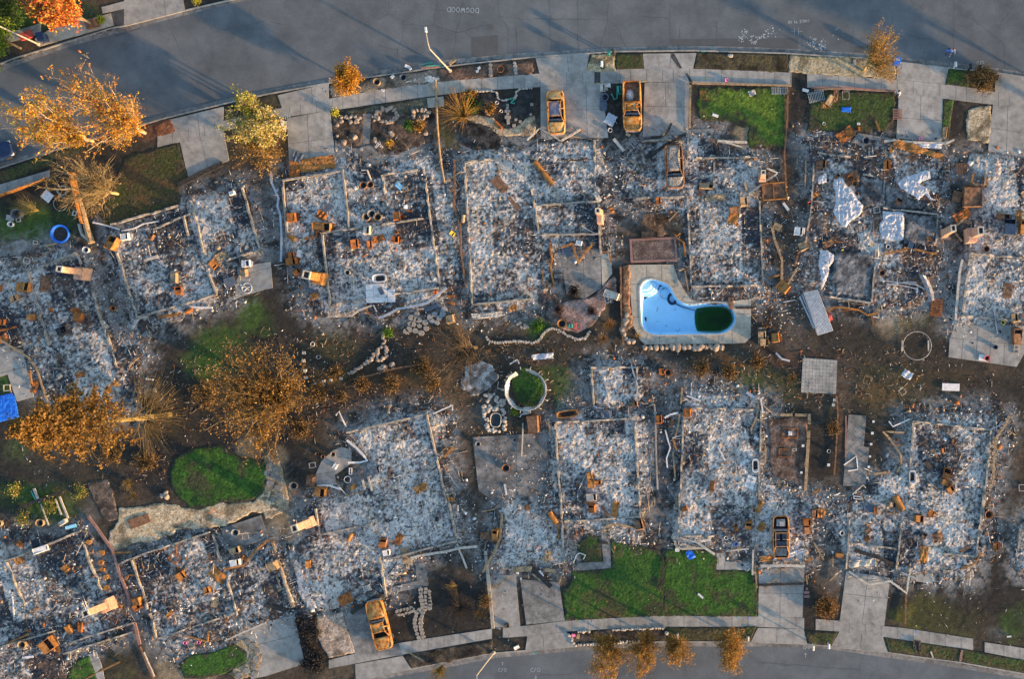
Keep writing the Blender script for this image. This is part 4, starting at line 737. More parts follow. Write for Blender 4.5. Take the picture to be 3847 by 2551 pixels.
# ---------------------------------------------------------------- soil sheet of all the lots
b4=[P((-500,-500)),P((4400,-500)),P((4400,3100)),P((-500,3100))]
X,Y=grid(b4,0.2,0); rs=np.random.RandomState(9)
X=X+rs.uniform(-.08,.08,X.shape); Y=Y+rs.uniform(-.08,.08,Y.shape)
dr=np.maximum(sdist(top_road,X,Y),sdist(low_road,X,Y))
Zs=0.085+(fbm(X*2.5,Y*2.5,3,4) - .5)*0.07
Zs=np.where(dr>-0.45,-0.25,Zs); ps=sdist(pool_out,X,Y)
dh=np.full(X.shape,-99.0)
for _pl,_s in HOUSES.values():
    a=np.array(_pl); m_=(X>a[:,0].min() - 6) & (X<a[:,0].max()+6) & (Y>a[:,1].min() - 6) & (Y<a[:,1].max()+6); dh[m_]=np.maximum(dh[m_],sdist(_pl,X[m_],Y[m_]))
keep=(dr<0.5) & (ps<-0.05)
q=keep[:-1,:-1] & keep[1:,:-1] & keep[:-1,1:] & keep[1:,1:]
idx=np.arange(X.size).reshape(X.shape)
F=np.stack([idx[:-1,:-1][q],idx[:-1,1:][q],idx[1:,1:][q],idx[1:,:-1][q]],1)
link('soil',fastmesh('soil',np.stack([X,Y,Zs],-1).reshape(-1,3),F,'soil',np.clip(soilcolor(X,Y,dh),.004,.9).reshape(-1,3)))['kind']='structure'
# ---------------------------------------------------------------- swimming pool and deck
def zp(x,y): return P((2340+x/4.73,1000+y/4.73))
import bmesh
def resample(pts,step):
    out=[]; n=len(pts)
    for i in range(n):
        a,b=pts[i],pts[(i+1) % n]; k=max(1,int(math.dist(a,b)/step))
        out += [(a[0]+(b[0] - a[0])*j/k,a[1]+(b[1] - a[1])*j/k) for j in range(k)]
    return out
def smoothloop(pts,it=2):
    for _ in range(it):
        q=[]
        for i in range(len(pts)):
            a,b=pts[i],pts[(i+1) % len(pts)]
            q += [(a[0]*.75+b[0]*.25,a[1]*.75+b[1]*.25),(a[0]*.25+b[0]*.75,a[1]*.25+b[1]*.75)]
        pts=q
    return pts
pool_in=ccw(smoothloop(pool_out,2))
def offset_loop(pts,d):
    n=len(pts); o=[]
    for i in range(n):
        a,b=Vector(pts[i - 1]),Vector(pts[(i+1) % n]); t=(b - a).normalized(); o.append((pts[i][0]+t.y*d,pts[i][1] - t.x*d))
    return o
cop=offset_loop(pool_in,.16)
deck=poly(('21',(820,885),(1190,882),(1225,1000),(1290,1120),(1340,1180),(1500,1190),(1640,1195),(1840,1170)),('22',(1838,40),(1790,85),(1700,92),(950,100),(905,60)),('21',(850,1395),(832,1200)))
bm=bmesh.new()
def ring_edges(pts,z):
    vs=[bm.verts.new((x,y,z)) for x,y in pts]; return [bm.edges.new((vs[i],vs[(i+1) % len(vs)])) for i in range(len(vs))]
e=ring_edges(ccw(deck),.16)+ring_edges(cop,.16)
bmesh.ops.triangle_fill(bm,edges=e,use_beauty=True); bmesh.ops.recalc_face_normals(bm,faces=bm.faces)
for f in bm.faces:
    if f.normal.z<0: f.normal_flip()
me=bpy.data.meshes.new('pool_deck'); bm.to_mesh(me); bm.free(); me.materials.append(M('concrete_pale')); dk=link('pool_deck',me); dk['kind']='structure'
jb=MB()
for a in ([(425,0),(425,235)],[(692,0),(695,275)],[(140,325),(340,322)],[(155,610),(305,612)],[(165,903),(320,900)],[(225,1130),(345,1095)],[(395,1320),(450,1200)],[(655,1222),(650,1365)],[(950,1218),(945,1365)],[(1215,1212),(1210,1365)],[(1480,1210),(1480,1365)],[(1700,1208),(1703,1365)],[(1940,1110),(1945,1365)],[(1985,1095),(2260,1095)],[(2005,850),(2260,855)],[(1000,340),(865,380)],[(1110,520),(1030,620)]):
    q,w=[Vector((*zp(*p),.164)) for p in a]; t=(w - q).normalized(); n=Vector((-t.y,t.x,0))*.02; jb.add([q - n,w - n,w+n,q+n],[(0,1,2,3)])
jb.build('deck_joint','joint',dk)
pr=empty('swimming_pool',(0,0,0),0,'blue L shaped swimming pool half drained with green water','swimming pool')
b=MB(); n=len(pool_in); b.add([(x,y,.2) for x,y in cop]+[(x,y,.2) for x,y in pool_in]+[(x,y,.1) for x,y in cop]+[(x,y,0) for x,y in pool_in],[(i,(i+1) % n,n+(i+1) % n,n+i) for i in range(n)]+[(2*n+i,2*n+(i+1) % n,(i+1) % n,i) for i in range(n)]+[(n+i,n+(i+1) % n,3*n+(i+1) % n,3*n+i) for i in range(n)]); b.build('coping','rock_white',pr)
deep=smoothloop(ccw([zp(*p) for p in [(1272,900),(1280,800),(1310,745),(1400,712),(1520,698),(1700,690),(1820,695),(1905,745),(1965,830),(1985,930),(1972,1000),(1905,1080),(1830,1130),(1740,1190),(1600,1196),(1400,1182),(1320,1150),(1285,1050)]]),2)
X,Y=grid(pool_in,.09,.1); si=sdist(pool_in,X,Y); sp=sdist(deep,X,Y)
stc=zp(395,300); ds=np.hypot(X - stc[0],Y - stc[1]); un=1/4.73/S
Zf=-.95 - .04*fbm(X,Y,5,2) - .25*ss(-3.5,0,sp); Zf=np.where(sp>0,-1.22 - 1.0*ss(0,1.3,sp),Zf)
Zf=np.where(ds<125*un,-.25,np.where(ds<185*un,-.5,np.where(ds<235*un,-.75,Zf)))
Zf=np.maximum(Zf,.1 - 1.6*ss(-.05,.75,si)**.55*1.2)
base=C(.3,.62,.92); Cf=base+np.zeros(X.shape+(3,)); Cf=Cf*(0.93+.14*fbm(X*.5,Y*.5,9,3))[...,None]
Cf=mixc(Cf,C(.42,.6,.8),(np.abs(ds - 125*un)<.07)*.7+(np.abs(ds - 185*un)<.07)*.5)
Cf=mixc(Cf,C(.03,.16,.12),ss(-.05,.1,sp)*.8); Cf=mixc(Cf,C(.035,.13,.02),ss(.08,.5,sp)*.95); Cf=mixc(Cf,C(.007,.014,.014),ss(.2,1.3,sp+(fbm(X*.8,Y*.8,13,3) - .5)*1.5)*ss(zp(1400,900)[0],zp(1640,900)[0],X+(fbm(X*1.2,Y*1.2,14,3) - .5)))
Cf=mixc(Cf,C(.03,.07,.12),ss(.72,.8,fbm(X*2.2,Y*2.2,15,3))*.6)
ok=si>-.12; q=ok[:-1,:-1] & ok[1:,:-1] & ok[:-1,1:] & ok[1:,1:]; idx=np.arange(X.size).reshape(X.shape)
F=np.stack([idx[:-1,:-1][q],idx[:-1,1:][q],idx[1:,1:][q],idx[1:,:-1][q]],1)
Zf=np.where(si<.02,.05,Zf)
link('basin',fastmesh('basin',np.stack([X,Y,Zf],-1).reshape(-1,3),F,'poolshell',np.clip(Cf,.003,1).reshape(-1,3)),pr,smooth=True)
wat=ccw([zp(*p) for p in [(1266,905),(1275,800),(1300,745),(1390,706),(1520,692),(1700,684),(1820,690),(1905,740),(1965,830),(1990,930),(1975,996),(1912,1002),(1890,1060),(1830,1105),(1750,1132),(1725,1190),(1600,1200),(1400,1186),(1316,1155),(1282,1050)]])
b=MB(); b.add([(x,y,-1.17) for x,y in wat],[tuple(range(len(wat)))]); b.build('water','poolwater',pr)
def leafmat(pts,label,z=-1.0):
    q=ccw([zp(*p) for p in pts]); b=MB(); r_=random.Random(int(pts[0][0])); q=smoothloop(q,1); q=[(x+r_.uniform(-.05,.05),y+r_.uniform(-.05,.05)) for x,y in q]; b.prism(q,z - .2,z+.05); tag(b.build('leaf_clump','charred'),label,'leaf clump','sunken leaf clumps in the pool')
leafmat([(590,330),(610,290),(680,295),(700,330),(650,360),(625,410),(590,400)],'dark leaf clump near the pool steps below the deck',-1.0)
leafmat([(335,490),(370,475),(430,510),(435,540),(395,555),(378,582),(345,540)],'dark arrow shaped leaf clump along the straight pool wall',-.98)
leafmat([(365,900),(390,895),(415,905),(420,965),(395,970),(372,940)],'small dark leaf clump low beside the pool wall',-.98)
def ringtube(name,c,r1,r2,z,rt,mat,label,cat,parent=None,n=28):
    b=MB(); pts=[(c[0]+r1*math.cos(6.2832*k/n),c[1]+r2*math.sin(6.2832*k/n),z) for k in range(n+1)]; b.tube(pts,rt,6,cap=False); o=b.build(name,mat,parent)
    if label: tag(o,label,cat)
    return o
b=MB()
for rr,dz in ((.62,0),(.5,.05),(.4,.1),(.55,.08)):
    c=zp(870,570); b.tube([(c[0]+rr*.8*math.cos(.25*k),c[1]+rr*math.sin(.25*k),-.98+dz) for k in range(26)],.045,5)
b.tube([(*zp(x,y),-1.0) for x,y in [(900,640),(990,690),(1080,725),(1180,752),(1290,780),(1370,795),(1440,815)]],.045,5)
tag(b.build('pool_hose','navy'),'coiled dark blue hose on the pool floor trailing into green water','hose')
ringtube('wire_hoop',zp(740,475),.52,.55,-.95,.015,'slate','thin dark wire hoop lying on the blue pool floor','hoop')
# brick border of the red gravel bed
bp=empty('brick_planter',(0,0,0),0,'rectangular pink brick border around dark red gravel','planter')
qo=TL('21',(818,668),(1208,650),(1226,855),(828,868)); qi=TL('21',(838,686),(1192,668),(1206,838),(848,848))
for i in range(4):
    j=(i+1) % 4; b=MB(); b.prism(ccw([qo[i],qo[j],qi[j],qi[i]]),0,.19); b.build('brick_course','brick',bp)
# ---------------------------------------------------------------- trees and shrubs
def leaves(cen,cols,size,rs,jitter=.35):
    """small two-triangle leaves around the given centres"""
    n=len(cen); a=rs.normal(size=(n,3)); a /= np.linalg.norm(a,axis=1,keepdims=True); h=rs.normal(size=(n,3)); bb=np.cross(a,h); bb /= np.linalg.norm(bb,axis=1,keepdims=True)+1e-9
    s_=size*rs.uniform(.5,1.3,(n,1)); a=a*s_; bb=bb*s_*.6
    V=np.stack([cen - a,cen - bb*.9,cen+a,cen+bb*.9],1).reshape(-1,3); F=np.arange(4*n).reshape(n,4)
    k=rs.randint(0,len(cols),n); Cc=np.array(cols)[k]*rs.uniform(.6,1.35,(n,1)); return V,F,np.repeat(Cc,4,0)
def limb(b,p0,p1,r0,r1,rnd,sag=.0,n=5,wob=.08,sides=5):
    p0,p1=Vector(p0),Vector(p1); L=(p1 - p0).length; pts=[]
    for i in range(n+1):
        t=i/n; p=p0.lerp(p1,t); p.z += sag*math.sin(math.pi*t)*L
        if 0<i<n: p += Vector((rnd.uniform(-1,1),rnd.uniform(-1,1),rnd.uniform(-.6,.6)))*wob*L
        pts.append(p)
    b.tube(pts,[r0+(r1 - r0)*i/n for i in range(n+1)],sides,cap=False); return pts
def tree(name,label,base,hgt,blobs,cols,nleaf,lsize=.16,nlimb=9,ntwig=10,tr=.2,bark=(.16,.12,.08),group=None,seed=1,bare=0.0,z0=.1,fork=.35,twl=1.0,cat='tree',crownname='crown',sag=.1,spread=.3):
    """blobs: (dx, dy, z, rx, rz) crown masses relative to the trunk foot"""
    rnd=random.Random(seed); rs=np.random.RandomState(seed)
    root=empty(name,(base[0],base[1],z0),0,label,cat,group)
    b=MB(); tops=[]; tw=MB(); cent=[]
    zf=hgt*fork; mx=sum(q[0] for q in blobs)/len(blobs)*.15; my=sum(q[1] for q in blobs)/len(blobs)*.15
    limb(b,(0,0,-.1),(mx,my,zf),tr,tr*.75,rnd,0,4,.02,8)
    for i in range(nlimb):
        q=blobs[i % len(blobs)]; a=rnd.uniform(0,6.28); u=rnd.uniform(.35,.95)
        tip=(q[0]+q[3]*u*math.cos(a),q[1]+q[3]*u*math.sin(a),q[2]+q[4]*rnd.uniform(-.5,.9))
        st=rnd.uniform(.55,1.0); pts=limb(b,(mx*st,my*st,zf*st),tip,tr*.5,tr*.1,rnd,sag,6,.05)
        for k in range(ntwig):
            p=pts[rnd.randint(2,6)]; d_=Vector((rnd.uniform(-1,1),rnd.uniform(-1,1),rnd.uniform(-.3,.8))).normalized()*rnd.uniform(.5,1.4)*twl
            d_ += (Vector(tip) - Vector((0,0,zf))).normalized()*.5*twl
            t_=limb(tw,p,p+d_,tr*.09,.012,rnd,0,3,.1,3); tops.append(t_[-1]); tops.append(t_[-2])
            for m in range(2):
                t2=limb(tw,t_[rnd.randint(1,2)],t_[-1]+Vector((rnd.uniform(-1,1),rnd.uniform(-1,1),rnd.uniform(-.4,.6)))*.45*twl,.016,.007,rnd,0,2,.1,3); tops.append(t2[-1])
    col_=lambda mb: np.tile(np.array(bark),(len(mb.v),1))*rs.uniform(.8,1.2,(len(mb.v),1))
    o=b.build('trunk','bark',root); a=o.data.color_attributes.new('Col','FLOAT_COLOR','POINT'); a.data.foreach_set('color',np.concatenate([col_(b),np.ones((len(b.v),1))],1).ravel())
    V1=np.array([tuple(v) for v in tw.v]).reshape(-1,3); F1=[f for f in tw.f]
    if nleaf:
        tp=np.array([tuple(t) for t in tops]); k=rs.randint(0,len(tp),nleaf); cen=tp[k]+rs.normal(0,spread,(nleaf,3))*np.array([1,1,.7])
        V2,F2,C2=leaves(cen,cols,lsize,rs)
        V=np.concatenate([V1,V2]); F=np.concatenate([np.array(F1),F2+len(V1)]); Cc=np.concatenate([np.tile(np.array(bark)*.9,(len(V1),1)),C2])
    else: V,F,Cc=V1,np.array(F1),np.tile(np.array(bark)*.95,(len(V1),1))*rs.uniform(.7,1.3,(len(V1),1))
    link(crownname,fastmesh(crownname,V,F,'leaf' if nleaf else 'bark',Cc),root); return root
AUT=[(.55,.23,.03),(.6,.3,.05),(.5,.16,.03),(.58,.36,.06),(.42,.2,.05)]
YEL=[(.5,.36,.03),(.42,.34,.04),(.56,.3,.04),(.33,.3,.04)]
SCO=[(.27,.145,.035),(.34,.185,.045),(.18,.1,.03),(.4,.24,.07),(.14,.09,.035)]
BARK=(.3,.24,.16)
tree('autumn_tree','orange leaved street tree with wide limbs leaning over the upper road',W(0,0,1225,1120),8.5,[(-2.2,1.2,5.2,2.6,1.6),(-3.0,2.9,5.6,2.0,1.2),(.3,2.4,5.4,2.0,1.2),(-2.0,-1.2,4.8,2.4,1.1),(.8,.0,4.6,1.7,1.0),(-4.5,3.4,5.4,1.2,1.0),(-.2,-1.0,4.2,1.6,.9),(.3,.1,2.8,.9,.7)],AUT+YEL[:1],7000,.11,56,10,.17,(.44,.35,.22),'autumn street trees',11,fork=.16,twl=.8,spread=.13)
tree('autumn_tree','orange and yellow leaved street tree above the parked blue car',W(0,0,790,1190),8,[(-2.6,.6,5.0,2.2,1.3),(-1.6,2.6,5.4,1.3,1.8),(-4.6,.7,4.6,2.0,1.1),(-2.2,-1.0,4.5,1.6,1.0),(0,0,2.6,1.0,.7)],AUT+YEL,6800,.11,48,10,.16,(.44,.35,.22),'autumn street trees',12,fork=.16,twl=.75,spread=.13)
tree('bare_tree','bare grey branched tree with a cut limb beside the brown lawn',W(0,1,1000,290),6.5,[(-1.2,.8,3.8,2.8,1.4),(-2.8,1.2,3.6,2.4,1.2),(-.4,-.8,3.4,2.2,1.0),(-1.6,-1.6,3.0,2.0,.8),(.6,.8,3.2,1.6,.8)],SCO,900,.09,36,12,.17,(.4,.31,.16),None,13,spread=.2)
tree('maple_tree','bright red and orange leaved tree beyond the upper road',W(0,0,800,215),6,[(-.6,.8,4.0,1.9,1.3),(-2.0,.5,4.0,1.6,1.1),(-1.4,1.9,4.2,1.6,1.2),(-3.2,.9,3.6,1.3,.9)],[(.62,.1,.03),(.66,.2,.04),(.62,.34,.05),(.5,.09,.04),(.6,.4,.08)],8000,.14,24,8,.16,(.25,.18,.12),None,14,spread=.24)
tree('green_tree','yellow green leafy tree at the far corner beside a lamp post',W(0,0,180,405),4.5,[(-.8,.9,2.6,1.3,1.0),(-1.2,-.7,2.6,1.3,1.0),(-1.6,2.0,2.6,1.1,1.0)],[(.16,.26,.02),(.24,.3,.03),(.1,.18,.02)],4200,.13,14,9,.14,(.15,.12,.08),None,15,spread=.24)
tree('shrub','dark green shrub mass in the far corner garden',W(0,0,150,130),2.5,[(0,0,1.4,1.6,.8),(-.8,.8,1.3,1.2,.7),(.6,-.4,1.2,1.2,.7)],[(.04,.09,.02),(.07,.12,.03)],2600,.12,10,8,.08,(.1,.08,.06),'garden shrubs',16,cat='shrub',spread=.2)
tree('cream_shrub','round tree with yellow green top and cream seed heads beside the driveway',W(0,0,2330,1130),5,[(-2.1,.7,2.8,1.7,.9),(-.4,.4,2.8,1.8,.9),(-1.2,-1.0,2.6,1.7,.8),(-.7,1.4,3.2,1.4,.6),(.4,-.3,2.2,1.4,.6)],[(.5,.42,.22),(.58,.48,.26),(.42,.4,.08),(.3,.33,.05),(.55,.38,.12)],12000,.1,30,9,.12,(.24,.19,.12),None,17,fork=.2,twl=.7,spread=.18)
tree('yellow_shrub','yellow green leafy top of a round tree near two white mailboxes',W(0,0,2240,1000),4.6,[(-.9,.8,3.4,.9,.6),(-.3,.3,3.2,.8,.6)],[(.4,.38,.04),(.3,.32,.04),(.48,.38,.06)],1700,.1,8,8,.1,(.24,.19,.12),None,18,twl=.6,spread=.16)
tree('scorched_shrub','scorched golden brown spiky shrub above a pale bent gutter',W(1,0,60,1330),3.4,[(-1.4,.4,1.8,1.7,.7),(-.7,1.0,1.9,1.5,.7),(-.4,-.3,1.6,1.4,.6)],SCO+[(.55,.38,.12)],2200,.09,16,12,.1,(.3,.2,.08),'scorched shrubs',19,spread=.16,cat='shrub')
tree('round_orange_tree','small round orange tree beside the upper pavement',W(1,0,800,745),3.6,[(-.5,.55,2.3,1.15,.8),(-.9,.2,2.1,1.0,.7),(-.2,1.1,2.2,.9,.7)],[(.42,.16,.02),(.5,.24,.03),(.36,.18,.03),(.5,.32,.05)],7500,.09,16,9,.09,(.2,.14,.08),None,20,twl=.55,spread=.16)
def spray(name,label,base,n,L,zt,lean,mat_c,seed,group=None,w=.022,spread=6.28,a0=0.0,cat='shrub',leaf=0,lc=SCO):
    """fan of stalks rising and arching from one foot"""
    rnd=random.Random(seed); rs=np.random.RandomState(seed); b=MB(); tips=[]
    for i in range(n):
        a=a0+rnd.uniform(-.5,.5)*spread; l_=L*rnd.uniform(.45,1.0); z_=zt*rnd.uniform(.5,1.0); pts=[]
        for k in range(5):
            t=k/4; pts.append((l_*t*math.cos(a)*(.6+.4*t)+lean[0]*t+rnd.uniform(-.05,.05),l_*t*math.sin(a)*(.6+.4*t)+lean[1]*t+rnd.uniform(-.05,.05),z_*(1.5*t - .5*t*t)))
        b.tube(pts,[w,w*.9,w*.7,w*.5,w*.25],3,cap=False); tips += pts[2:]
        if rnd.random()<.7:
            p=pts[3]; b.tube([p,(p[0]+rnd.uniform(-.4,.4),p[1]+rnd.uniform(-.4,.4),p[2]+rnd.uniform(0,.3))],[w*.4,w*.15],3,cap=False)
    V=np.array([tuple(v) for v in b.v]); F=np.array(b.f); Cc=np.tile(np.array(mat_c),(len(V),1))*rs.uniform(.5,1.4,(len(V),1))
    if leaf:
        tp=np.array(tips); V2,F2,C2=leaves(tp[rs.randint(0,len(tp),leaf)]+rs.normal(0,.15,(leaf,3)),lc,.09,rs); F=np.concatenate([F,F2+len(V)]); V=np.concatenate([V,V2]); Cc=np.concatenate([Cc,C2])
    root=empty(name,(base[0],base[1],.1),0,label,cat,group); link('branches',fastmesh('branches',V,F,'leaf',Cc),root); return root
GLD=(.42,.24,.06); DRK=(.1,.07,.045)
spray('spiky_shrub','large golden shrub of long spiky stalks beside a fallen trunk',W(1,0,1680,985),130,2.6,1.9,(-.5,.4),GLD,31,'scorched shrubs',.024)
spray('scorched_shrub','scorched gold shrub between the dark bed and the fallen trunk',W(1,0,1310,1075),60,.8,.7,(-.1,.1),(.3,.17,.05),32,'scorched shrubs',leaf=500)
spray('scorched_shrub','small scorched gold shrub at the end of the wavy stone edging',W(1,0,1740,805),50,.6,.6,(0,.1),(.34,.2,.05),33,'scorched shrubs',leaf=400)
spray('scorched_shrub','brown scorched shrub beside the square stepping stones',W(1,0,1895,935),55,.7,.7,(0,.1),(.28,.15,.05),34,'scorched shrubs',leaf=500)
spray('green_shrub','green leafy shrub in front of the golden spiky shrub',W(1,0,1750,890),40,1.0,.6,(0,0),(.06,.1,.03),35,'garden shrubs',leaf=900,lc=[(.06,.11,.02),(.09,.13,.03)])
spray('green_shrub','bright green bush beside the double rock border',W(1,0,1210,1060),30,.5,.5,(0,0),(.08,.14,.03),36,'garden shrubs',leaf=500,lc=[(.07,.17,.03),(.1,.22,.04)])
spray('yellow_shrub','small yellow tuft in the large dark planting bed',W(1,0,1055,1215),30,.4,.4,(0,0),(.4,.26,.05),37,'garden shrubs',leaf=250,lc=[(.45,.3,.06),(.4,.22,.05)])
spray('yellow_shrub','bright yellow green tuft where the driveway meets the pavement',W(1,0,595,955),30,.35,.4,(0,0),(.4,.38,.05),38,'garden shrubs',leaf=250,lc=[(.5,.45,.06),(.4,.4,.06)])
spray('bare_shrub','pale bare branched shrub beside the stone ring and grey drum',W(0,1,330,430),60,1.5,1.6,(-.9,.3),(.38,.3,.12),39,'scorched shrubs',.02)
spray('bare_shrub','small bare twig in the fenced front garden',W(0,1,470,200),26,.8,.9,(-.4,.2),(.34,.27,.1),40,'scorched shrubs',.014)
tree('burned_tree','large half burned tree with brown leaves above the kidney lawn',W(1,2,190,545),11,[(-2.2,1.2,5.5,3.2,1.8),(-.6,-2.6,5.2,3.0,1.6),(-3.6,-1.4,5.5,3.2,1.8),(1.2,2.6,5.2,2.4,1.4),(-1.4,3.9,5.5,2.2,1.2),(-4.8,2.0,5.2,2.4,1.4),(-.6,-4.8,4.6,2.0,1.2),(1.8,-1.2,4.4,2.0,1.2),(3.0,.8,3.6,2.0,1.0),(.4,0,3.2,1.6,1.0)],SCO,7500,.115,80,12,.28,(.17,.12,.06),None,41,spread=.24,fork=.16)
tree('burned_tree','leafless blackened tree with fanned twigs at the rear fence',W(1,2,1770,120),6.5,[(-2.0,-1.0,2.6,2.6,.8),(-3.6,-2.4,2.4,2.0,.7),(-.2,.9,3.4,1.8,1.0),(.8,-.9,2.8,2.2,.8),(-.4,-2.6,2.4,2.2,.7),(-1.8,1.0,3.4,1.4,.8)],SCO,0,.1,40,10,.2,(.1,.075,.05),None,42,twl=.9)
spray('bare_tree','leafless multi stemmed tree standing between pine and burned tree',W(0,2,1250,690),230,5.2,3.6,(.8,.3),(.26,.19,.085),43,None,.035,spread=3.2,a0=.1,cat='tree')
def conifer(label,base,hgt,zlow,rad,seed):
    rnd=random.Random(seed); rs=np.random.RandomState(seed); root=empty('pine_tree',(base[0],base[1],.1),0,label,'tree'); b=MB(); tw=MB(); cen=[]
    limb(b,(0,0,-.1),(0,0,hgt),.34,.05,rnd,0,8,.004,8)
    z=2.0
    while z<hgt - .3:
        fol=z>zlow; r_=rad*(1 - ((z - zlow)/(hgt - zlow))**1.6)*.98+.25 if fol else rad*.95*(.6+.4*rnd.random())
        for i in range(6 if fol else 3):
            a=rnd.uniform(0,6.28); l_=r_*rnd.uniform(.65,1.05); tip=(l_*math.cos(a),l_*math.sin(a),z - .16*l_+rnd.uniform(-.2,.2))
            pts=limb(tw,(0,0,z),tip,.05 if not fol else .04,.012,rnd,.05,5,.04,4)
            for k in range(7):
                p=pts[rnd.randint(2,5)]; e_=p+Vector((rnd.uniform(-1,1),rnd.uniform(-1,1),rnd.uniform(-.5,.2)))*.55
                limb(tw,p,e_,.014,.006,rnd,0,2,.1,3)
                if fol:
                    for m in range(13): cen.append(tuple(p.lerp(e_,rnd.uniform(.2,1.1))+Vector((rnd.gauss(0,.14),rnd.gauss(0,.14),rnd.gauss(0,.1)))))
        z += .36 if fol else .55
    o=b.build('trunk','bark',root); a=o.data.color_attributes.new('Col','FLOAT_COLOR','POINT'); a.data.foreach_set('color',np.tile([.2,.15,.06,1],len(b.v)))
    V1=np.array([tuple(v) for v in tw.v]); V2,F2,C2=leaves(np.array(cen),[(.25,.14,.035),(.3,.17,.045),(.2,.11,.03),(.13,.08,.025)],.15,rs)
    link('crown',fastmesh('crown',np.concatenate([V1,V2]),np.concatenate([np.array(tw.f),F2+len(V1)]),'leaf',np.concatenate([np.tile([.17,.12,.06],(len(V1),1)),C2])),root)
conifer('tall scorched orange pine with bare lower trunk by the blue tarp',W(0,2,1430,690),22.5,12.0,3.9,51)
tree('street_tree','dead brown street tree with a forked trunk on the gravel verge',W(3,0,880,595),7,[(1.7,2.4,4.2,1.2,1.2),(2.0,1.5,3.8,1.2,.9),(.7,1.9,3.4,.8,.7),(1.9,.2,2.6,1.1,.7),(2.4,-.8,2.0,.9,.5)],SCO,2600,.09,22,10,.16,(.42,.28,.1),'scorched street trees',52,twl=.65,spread=.18)
tree('hedge','low scorched brown hedge with a green end beside the pavement',W(3,0,1885,690),1.6,[(-.7,.6,.7,.6,.3),(.4,.6,.7,.7,.3),(0,0,.7,.8,.3),(.7,-.4,.7,.7,.3),(-.6,-.2,.7,.6,.3),(.8,.7,.7,.4,.3)],[(.2,.12,.05),(.28,.16,.06),(.12,.08,.04),(.24,.16,.06)],4200,.1,18,8,.06,(.14,.09,.05),None,53,cat='hedge',twl=.4,spread=.2)
for x,y,dx,dy,h_,r_,n_,sd_,lb in ((660,1200,-.3,-1.4,6.5,1.6,8000,61,'widest scorched street tree, beside the pink cube on the stony verge'),(945,1185,-.2,-1.3,5.8,1.4,6000,62,'scorched street tree at the grass end of the stony verge'),(1222,1185,.2,-1.0,5.0,1.15,5000,63,'smallest scorched street tree on the dull olive verge'),(1668,1200,-.1,-.9,5.8,1.4,8000,64,'dense dark orange street tree near the green verge corner')):
    bb=[(dx*.3,dy*.25,2.6,r_*.8,.8),(dx*.7 - .3,dy*.7,3.6,r_,1.0),(dx+.3,dy,4.3,r_*.9,1.0),(dx+.1,dy*1.2,h_ - 1.0,r_*.7,.8)]
    tree('street_tree',lb,W(2,3,x,y),h_,bb,SCO[:4],n_,.085,20,9,.11,(.34,.22,.09),'scorched street trees',sd_,twl=.6,spread=.17)
spray('bare_tree','small leafless yellowish tree at the kerb of the lower street',W(1,3,1485,1455),60,1.3,1.8,(-.1,-.9),(.24,.18,.06),65,'bare trees',.04,cat='tree')
spray('bare_shrub','leafless shrub beside the black yard and cobbled path',W(1,3,1610,780),30,1.0,.8,(-.2,-.1),(.26,.18,.07),66,'bare trees',.03,spread=3.5,a0=3.6)
spray('bare_shrub','wide black leafless bush on the burned front yard',W(1,3,1640,960),110,2.0,.7,(0,-.1),(.07,.055,.045),67,'bare trees',.02)
spray('bare_shrub','thin leafless bush with a few gold tips near the lower pavement',W(1,3,1800,1020),50,.9,.6,(0,0),(.14,.1,.05),68,'bare trees',.018)
spray('scorched_shrub','brown scorched shrub in the strip between two lower driveways',W(3,3,570,960),170,1.3,.7,(0,0),(.22,.12,.05),69,'scorched shrubs',.02,leaf=2200,lc=[(.24,.13,.05),(.3,.17,.06),(.16,.09,.04)])
spray('palm_tuft','dry spiky tuft at the pool side end of the wavy edging',W(2,1,650,1390),80,.9,.9,(0,0),(.26,.15,.06),70,'dry tufts',.02)
spray('palm_tuft','dry spiky tuft below the wavy stone edging',W(2,2,600,50),60,.9,.7,(0,0),(.24,.14,.06),71,'dry tufts',.02)
spray('palm_tuft','dry tuft by the corner of the pool deck wall',W(2,1,890,1480),40,.5,.5,(0,0),(.34,.24,.08),72,'dry tufts',.018)
spray('bare_shrub','leafless shrub between the paver patio and the small green patch',W(3,2,290,385),60,.9,.8,(-.1,0),(.16,.1,.05),73,'bare trees',.018)
spray('bare_shrub','small leafless shrub on the dark garden beside the brick path',W(0,2,1090,1240),50,.9,.8,(.1,-.6),(.28,.2,.07),74,'bare trees',.022)
spray('bare_shrub','thin brown shrub along the curved gravel path',W(0,2,1130,1370),60,.8,.5,(0,-.1),(.16,.12,.05),75,'bare trees',.016)
spray('burned_bush','black burned bush against the grey patio',W(2,1,355,1110),70,.8,.8,(0,0),(.02,.02,.02),76,'burned bushes',.03,leaf=500,lc=[(.02,.02,.022)])
spray('burned_bush','low black burned bush on the pink gravel',W(2,1,500,1275),50,.45,.5,(0,0),(.03,.02,.02),77,'burned bushes',.02,leaf=300,lc=[(.03,.02,.02)])
spray('burned_bush','small black burned bush beside the red chair and barrel',W(2,1,225,1265),50,.4,.4,(0,0),(.05,.03,.03),78,'burned bushes',.02,leaf=260,lc=[(.04,.03,.03)])
for q,sd_,lb in (((150,1320),79,'straw coloured plants in the outermost raised bed'),((440,1450),80,'straw coloured plants in the raised bed beside the brick path'),((210,1560),81,'straw coloured plants in the lowest raised bed'),((690,1340),82,'straw plants at the end of the raised beds')):
    spray('dry_plants',lb,W(0,2,*q),60,1.0,.5,(0,0),(.4,.3,.1),sd_,'vegetable beds',.018,leaf=300,lc=[(.1,.2,.03),(.45,.33,.1),(.08,.16,.03)])
